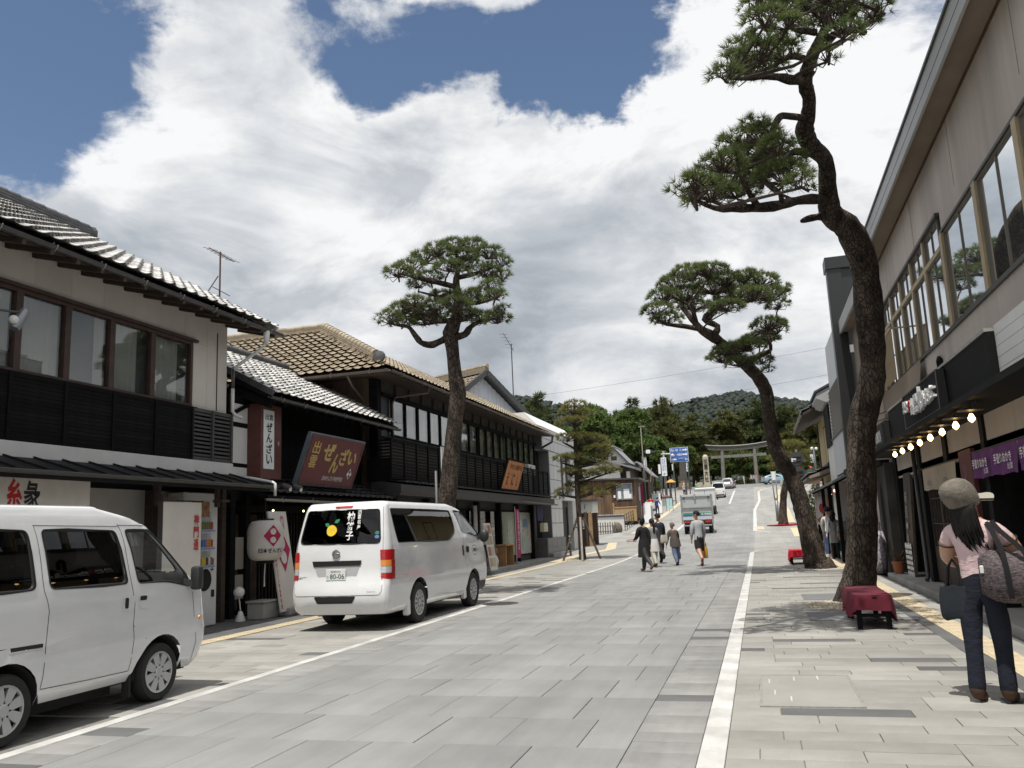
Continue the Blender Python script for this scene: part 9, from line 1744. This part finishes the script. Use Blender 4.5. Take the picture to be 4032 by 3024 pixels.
# walkers crossing the road
HB=person('person in a black coat and skirt with bobbed hair walking left',(-3.41,25.9,.01),R(48),1.64,dk,M('dark_tights',(.03,.026,.024),.6),cloth('tan_shoe',(.16,.09,.05)),arms=((-12,5,10),(14,3,58)),legs=((16,6),(-22,22)),hstyle='bob',bulk=1.32,skirt=(dk,[(.60,.092,.075,0),(.50,.115,.095,.0),(.40,.118,.10,.005),(.27,.125,.11,.005)]),head=(10,0))
person('person in a dark navy jacket walking behind the person with the ponytail',(-3.50,30.9,.02),R(30),1.76,navy,cloth('dark_trousers',(.02,.018,.016)),shoe_k,legs=((14,6),(-25,34)),head=(20,0),bulk=1.38)
HP=person('person with a ponytail in a grey top and white skirt',(-3.42,28.4,.01),R(32),1.58,grey,cream,shoe_b,arms=((20,8,40),(-6,10,20)),legs=((14,4),(-14,16)),hstyle='tail',bulk=1.28,skirt=(white,[(.59,.085,.068,0),(.5,.105,.09,.0),(.4,.118,.105,.0),(.33,.125,.112,.0)]))
bag('shoulder_bag','cream shoulder bag at the side of the person with the ponytail','bag',(-3.06,28.3,.78),.12,.06,.26,cream,R(30),.3)
bag('plastic_bag','white plastic bag in the hand of the person with the ponytail','bag',HP[4][1]-Vector((0,0,.42)),.10,.05,.30,white,R(20),.12,.5)
bag('paper_parcel','small white and red parcel held out by the person in the black coat','parcel',HB[4][1]+Vector((-.05,.03,-.02)),.16,.05,.08,M('parcel_white',(.6,.45,.42),.7,.3,9),R(10),None,.95)
HO=person('stooped person with grey hair in a brown jacket and jeans',(-2.78,29.1,.01),R(28),1.46,brown,cloth('faded_jeans',(.12,.16,.24),.25),shoe_k,arms=((16,10,12),(-4,16,10)),legs=((10,8),(-10,20)),lean=22,hair=m_ghair,head=(15,8),bulk=1.45,coat=(brown,[(.62,.11,.09,.02),(.50,.125,.105,.01),(.43,.13,.11,.0)]))
bag('string_bag','grey and black bag hanging from the hand of the stooped person','bag',HO[4][0]-Vector((0,0,.44)),.10,.06,.30,M('bag_mesh',(.05,.05,.05),.8,.8,14,col2=(.4,.4,.4)),R(15),.14,.6)
HY=person('person in a light grey hoodie and black shorts looking back',(-1.95,28.4,.01),R(22),1.76,lgrey,dk,cloth('tan_boot',(.22,.10,.055)),sleeve=.75,leg=.55,arms=((4,6,14),(-8,6,18)),legs=((6,4),(-24,26)),head=(62,0),bulk=1.4)
bag('yellow_bag','mustard yellow plastic bag carried by the person in the hoodie','bag',HY[4][0]-Vector((0,0,.52)),.10,.05,.42,cloth('mustard',(.50,.26,.03)),R(20),.1,.4)
# at the right shops
person('person in a long grey coat holding both hands behind the back',(2.34,30.1,.01),R(-20),1.56,grey,dk,shoe_k,arms=((-22,4,-12),(-22,4,-12)),legs=((4,4),(-4,4)),hstyle='long',coat=(grey,[(.60,.088,.07,0),(.48,.10,.085,0),(.34,.105,.09,0)]),bulk=1.05)
wc,tr2,hpt2,_,_=person('person in a white shirt and dark cap standing behind the grey coat',(2.26,31.2,.02),R(-10),1.70,white,cloth('blue_trousers',(.03,.05,.12)),white,arms=((0,6,10),(10,8,30)),legs=((8,2),(-10,8)))
V=[tr2(hpt2((.064*c*math.cos(a),.004+.072*c*math.sin(a),.105+.078*s_)))for e in(.0,.5,1.0,1.45)for c,s_ in[(math.cos(e),math.sin(e))]for a in[2*math.pi*j/12 for j in range(12)]]
MB().add(V,[(i*12+j,i*12+(j+1)%12,(i+1)*12+(j+1)%12,(i+1)*12+j)for i in range(3)for j in range(12)]+[tuple(36+j for j in range(12))]).build('cap',navy,wc,local=True,smooth=True)
bag('shoulder_bag','tan patterned bag at the hip of the person in the grey coat','bag',(2.58,30.0,.62),.13,.06,.22,M('bag_tan',(.20,.15,.09),.8,.4,20),R(-20),.2)
# farther up the street
far=dict(detail=False,face=False)
person('person in a red shirt and black trousers pointing left',(-9.2,76.5,gz(76.5)),R(10),1.68,cloth('red',(.50,.03,.015)),dk,shoe_k,sleeve=.4,arms=((4,6,10),(40,60,20)),legs=((6,4),(-6,4)),**far)
person('person in blue and white beside the red shirt',(-8.6,76.0,gz(76)),R(-20),1.55,cloth('blue',(.02,.035,.22)),dk,shoe_k,arms=((30,8,40),(6,6,10)),legs=((8,4),(-6,8)),**far)
bag('white_bag','white cloth bag beside the person in blue and white','bag',(-8.95,75.9,gz(76)+.55),.14,.07,.55,white,0,.2)
person('person in a white sun hat and black trousers walking uphill',(-8.5,105.2,gz(105.2)),R(5),1.58,cloth('pale_print',(.36,.33,.32),.4),dk,shoe_k,sleeve=.4,legs=((8,4),(-8,8)),hair=white,hstyle='bob',**far)
person('person in a green shirt and pale trousers raising an arm',(-7.0,105.3,gz(105.3)),R(0),1.60,cloth('green',(.07,.36,.17)),cloth('pale',(.5,.48,.44)),shoe_k,sleeve=.4,arms=((-6,10,20),(150,20,10)),legs=((8,4),(-8,8)),**far)
for i,(x,y,h,tp,bt,lab)in enumerate(((-2.70,146,1.6,cloth('dusk',(.14,.15,.19)),dk,'person in grey-blue below the shrine gate'),(-1.85,146.5,1.6,cloth('sky',(.38,.44,.48)),cream,'person in pale blue below the middle of the shrine gate'),(-.65,145,1.7,white,dk,'person in a white shirt by the right post of the shrine gate'),(-.25,145.6,1.6,cloth('mauve',(.40,.40,.46)),navy,'person in mauve beside the white shirt near the gate'),(.15,146.2,1.68,cloth('peach',(.45,.26,.2)),cream,'person in peach at the right post of the gate'),(-3.4,147,1.55,navy,dk,'person in navy left of the middle of the gate'),(-6.0,134,1.6,dk,dk,'person in black standing by the pale stone pillar'))):
 person(lab,(x,y,gz(y)),R(i*50),h,tp,bt,shoe_k,legs=((6,4),(-6,6)),**far)
dg=bpy.context.evaluated_depsgraph_get()
for o,V2,par,Z,hem,mats in PEOPLE:
 me=bpy.data.meshes.new_from_object(o.evaluated_get(dg));keys=list(mats)
 o.modifiers.clear();old=o.data;o.data=me;bpy.data.meshes.remove(old);me.materials.clear()
 for k in keys:me.materials.append(mats[k])
 A=np.array([V2[p if p is not None else i][:]for i,p in enumerate(par)]);Bv=np.array([v[:]for v in V2]);zi=np.array([keys.index(z)for z in Z]);D=Bv-A;L2=np.maximum((D**2).sum(1),1e-9)
 C=np.array([p.center[:]for p in me.polygons]);T=np.clip(((C[:,None]-A[None])*D[None]).sum(2)/L2,0,1);Q=A[None]+T[...,None]*D[None];dist=np.linalg.norm(C[:,None]-Q,axis=2);near=dist.argmin(1);mi=zi[near];tors=(near<=2)|np.isin(near,[i for i,p in enumerate(par)if p==0]);mi=np.where(tors,np.where(C[:,2]>hem,keys.index('top'),keys.index('bottom')),mi);me.polygons.foreach_set('material_index',mi.astype(np.int32));me.polygons.foreach_set('use_smooth',np.ones(len(me.polygons),dtype=bool));me.update()
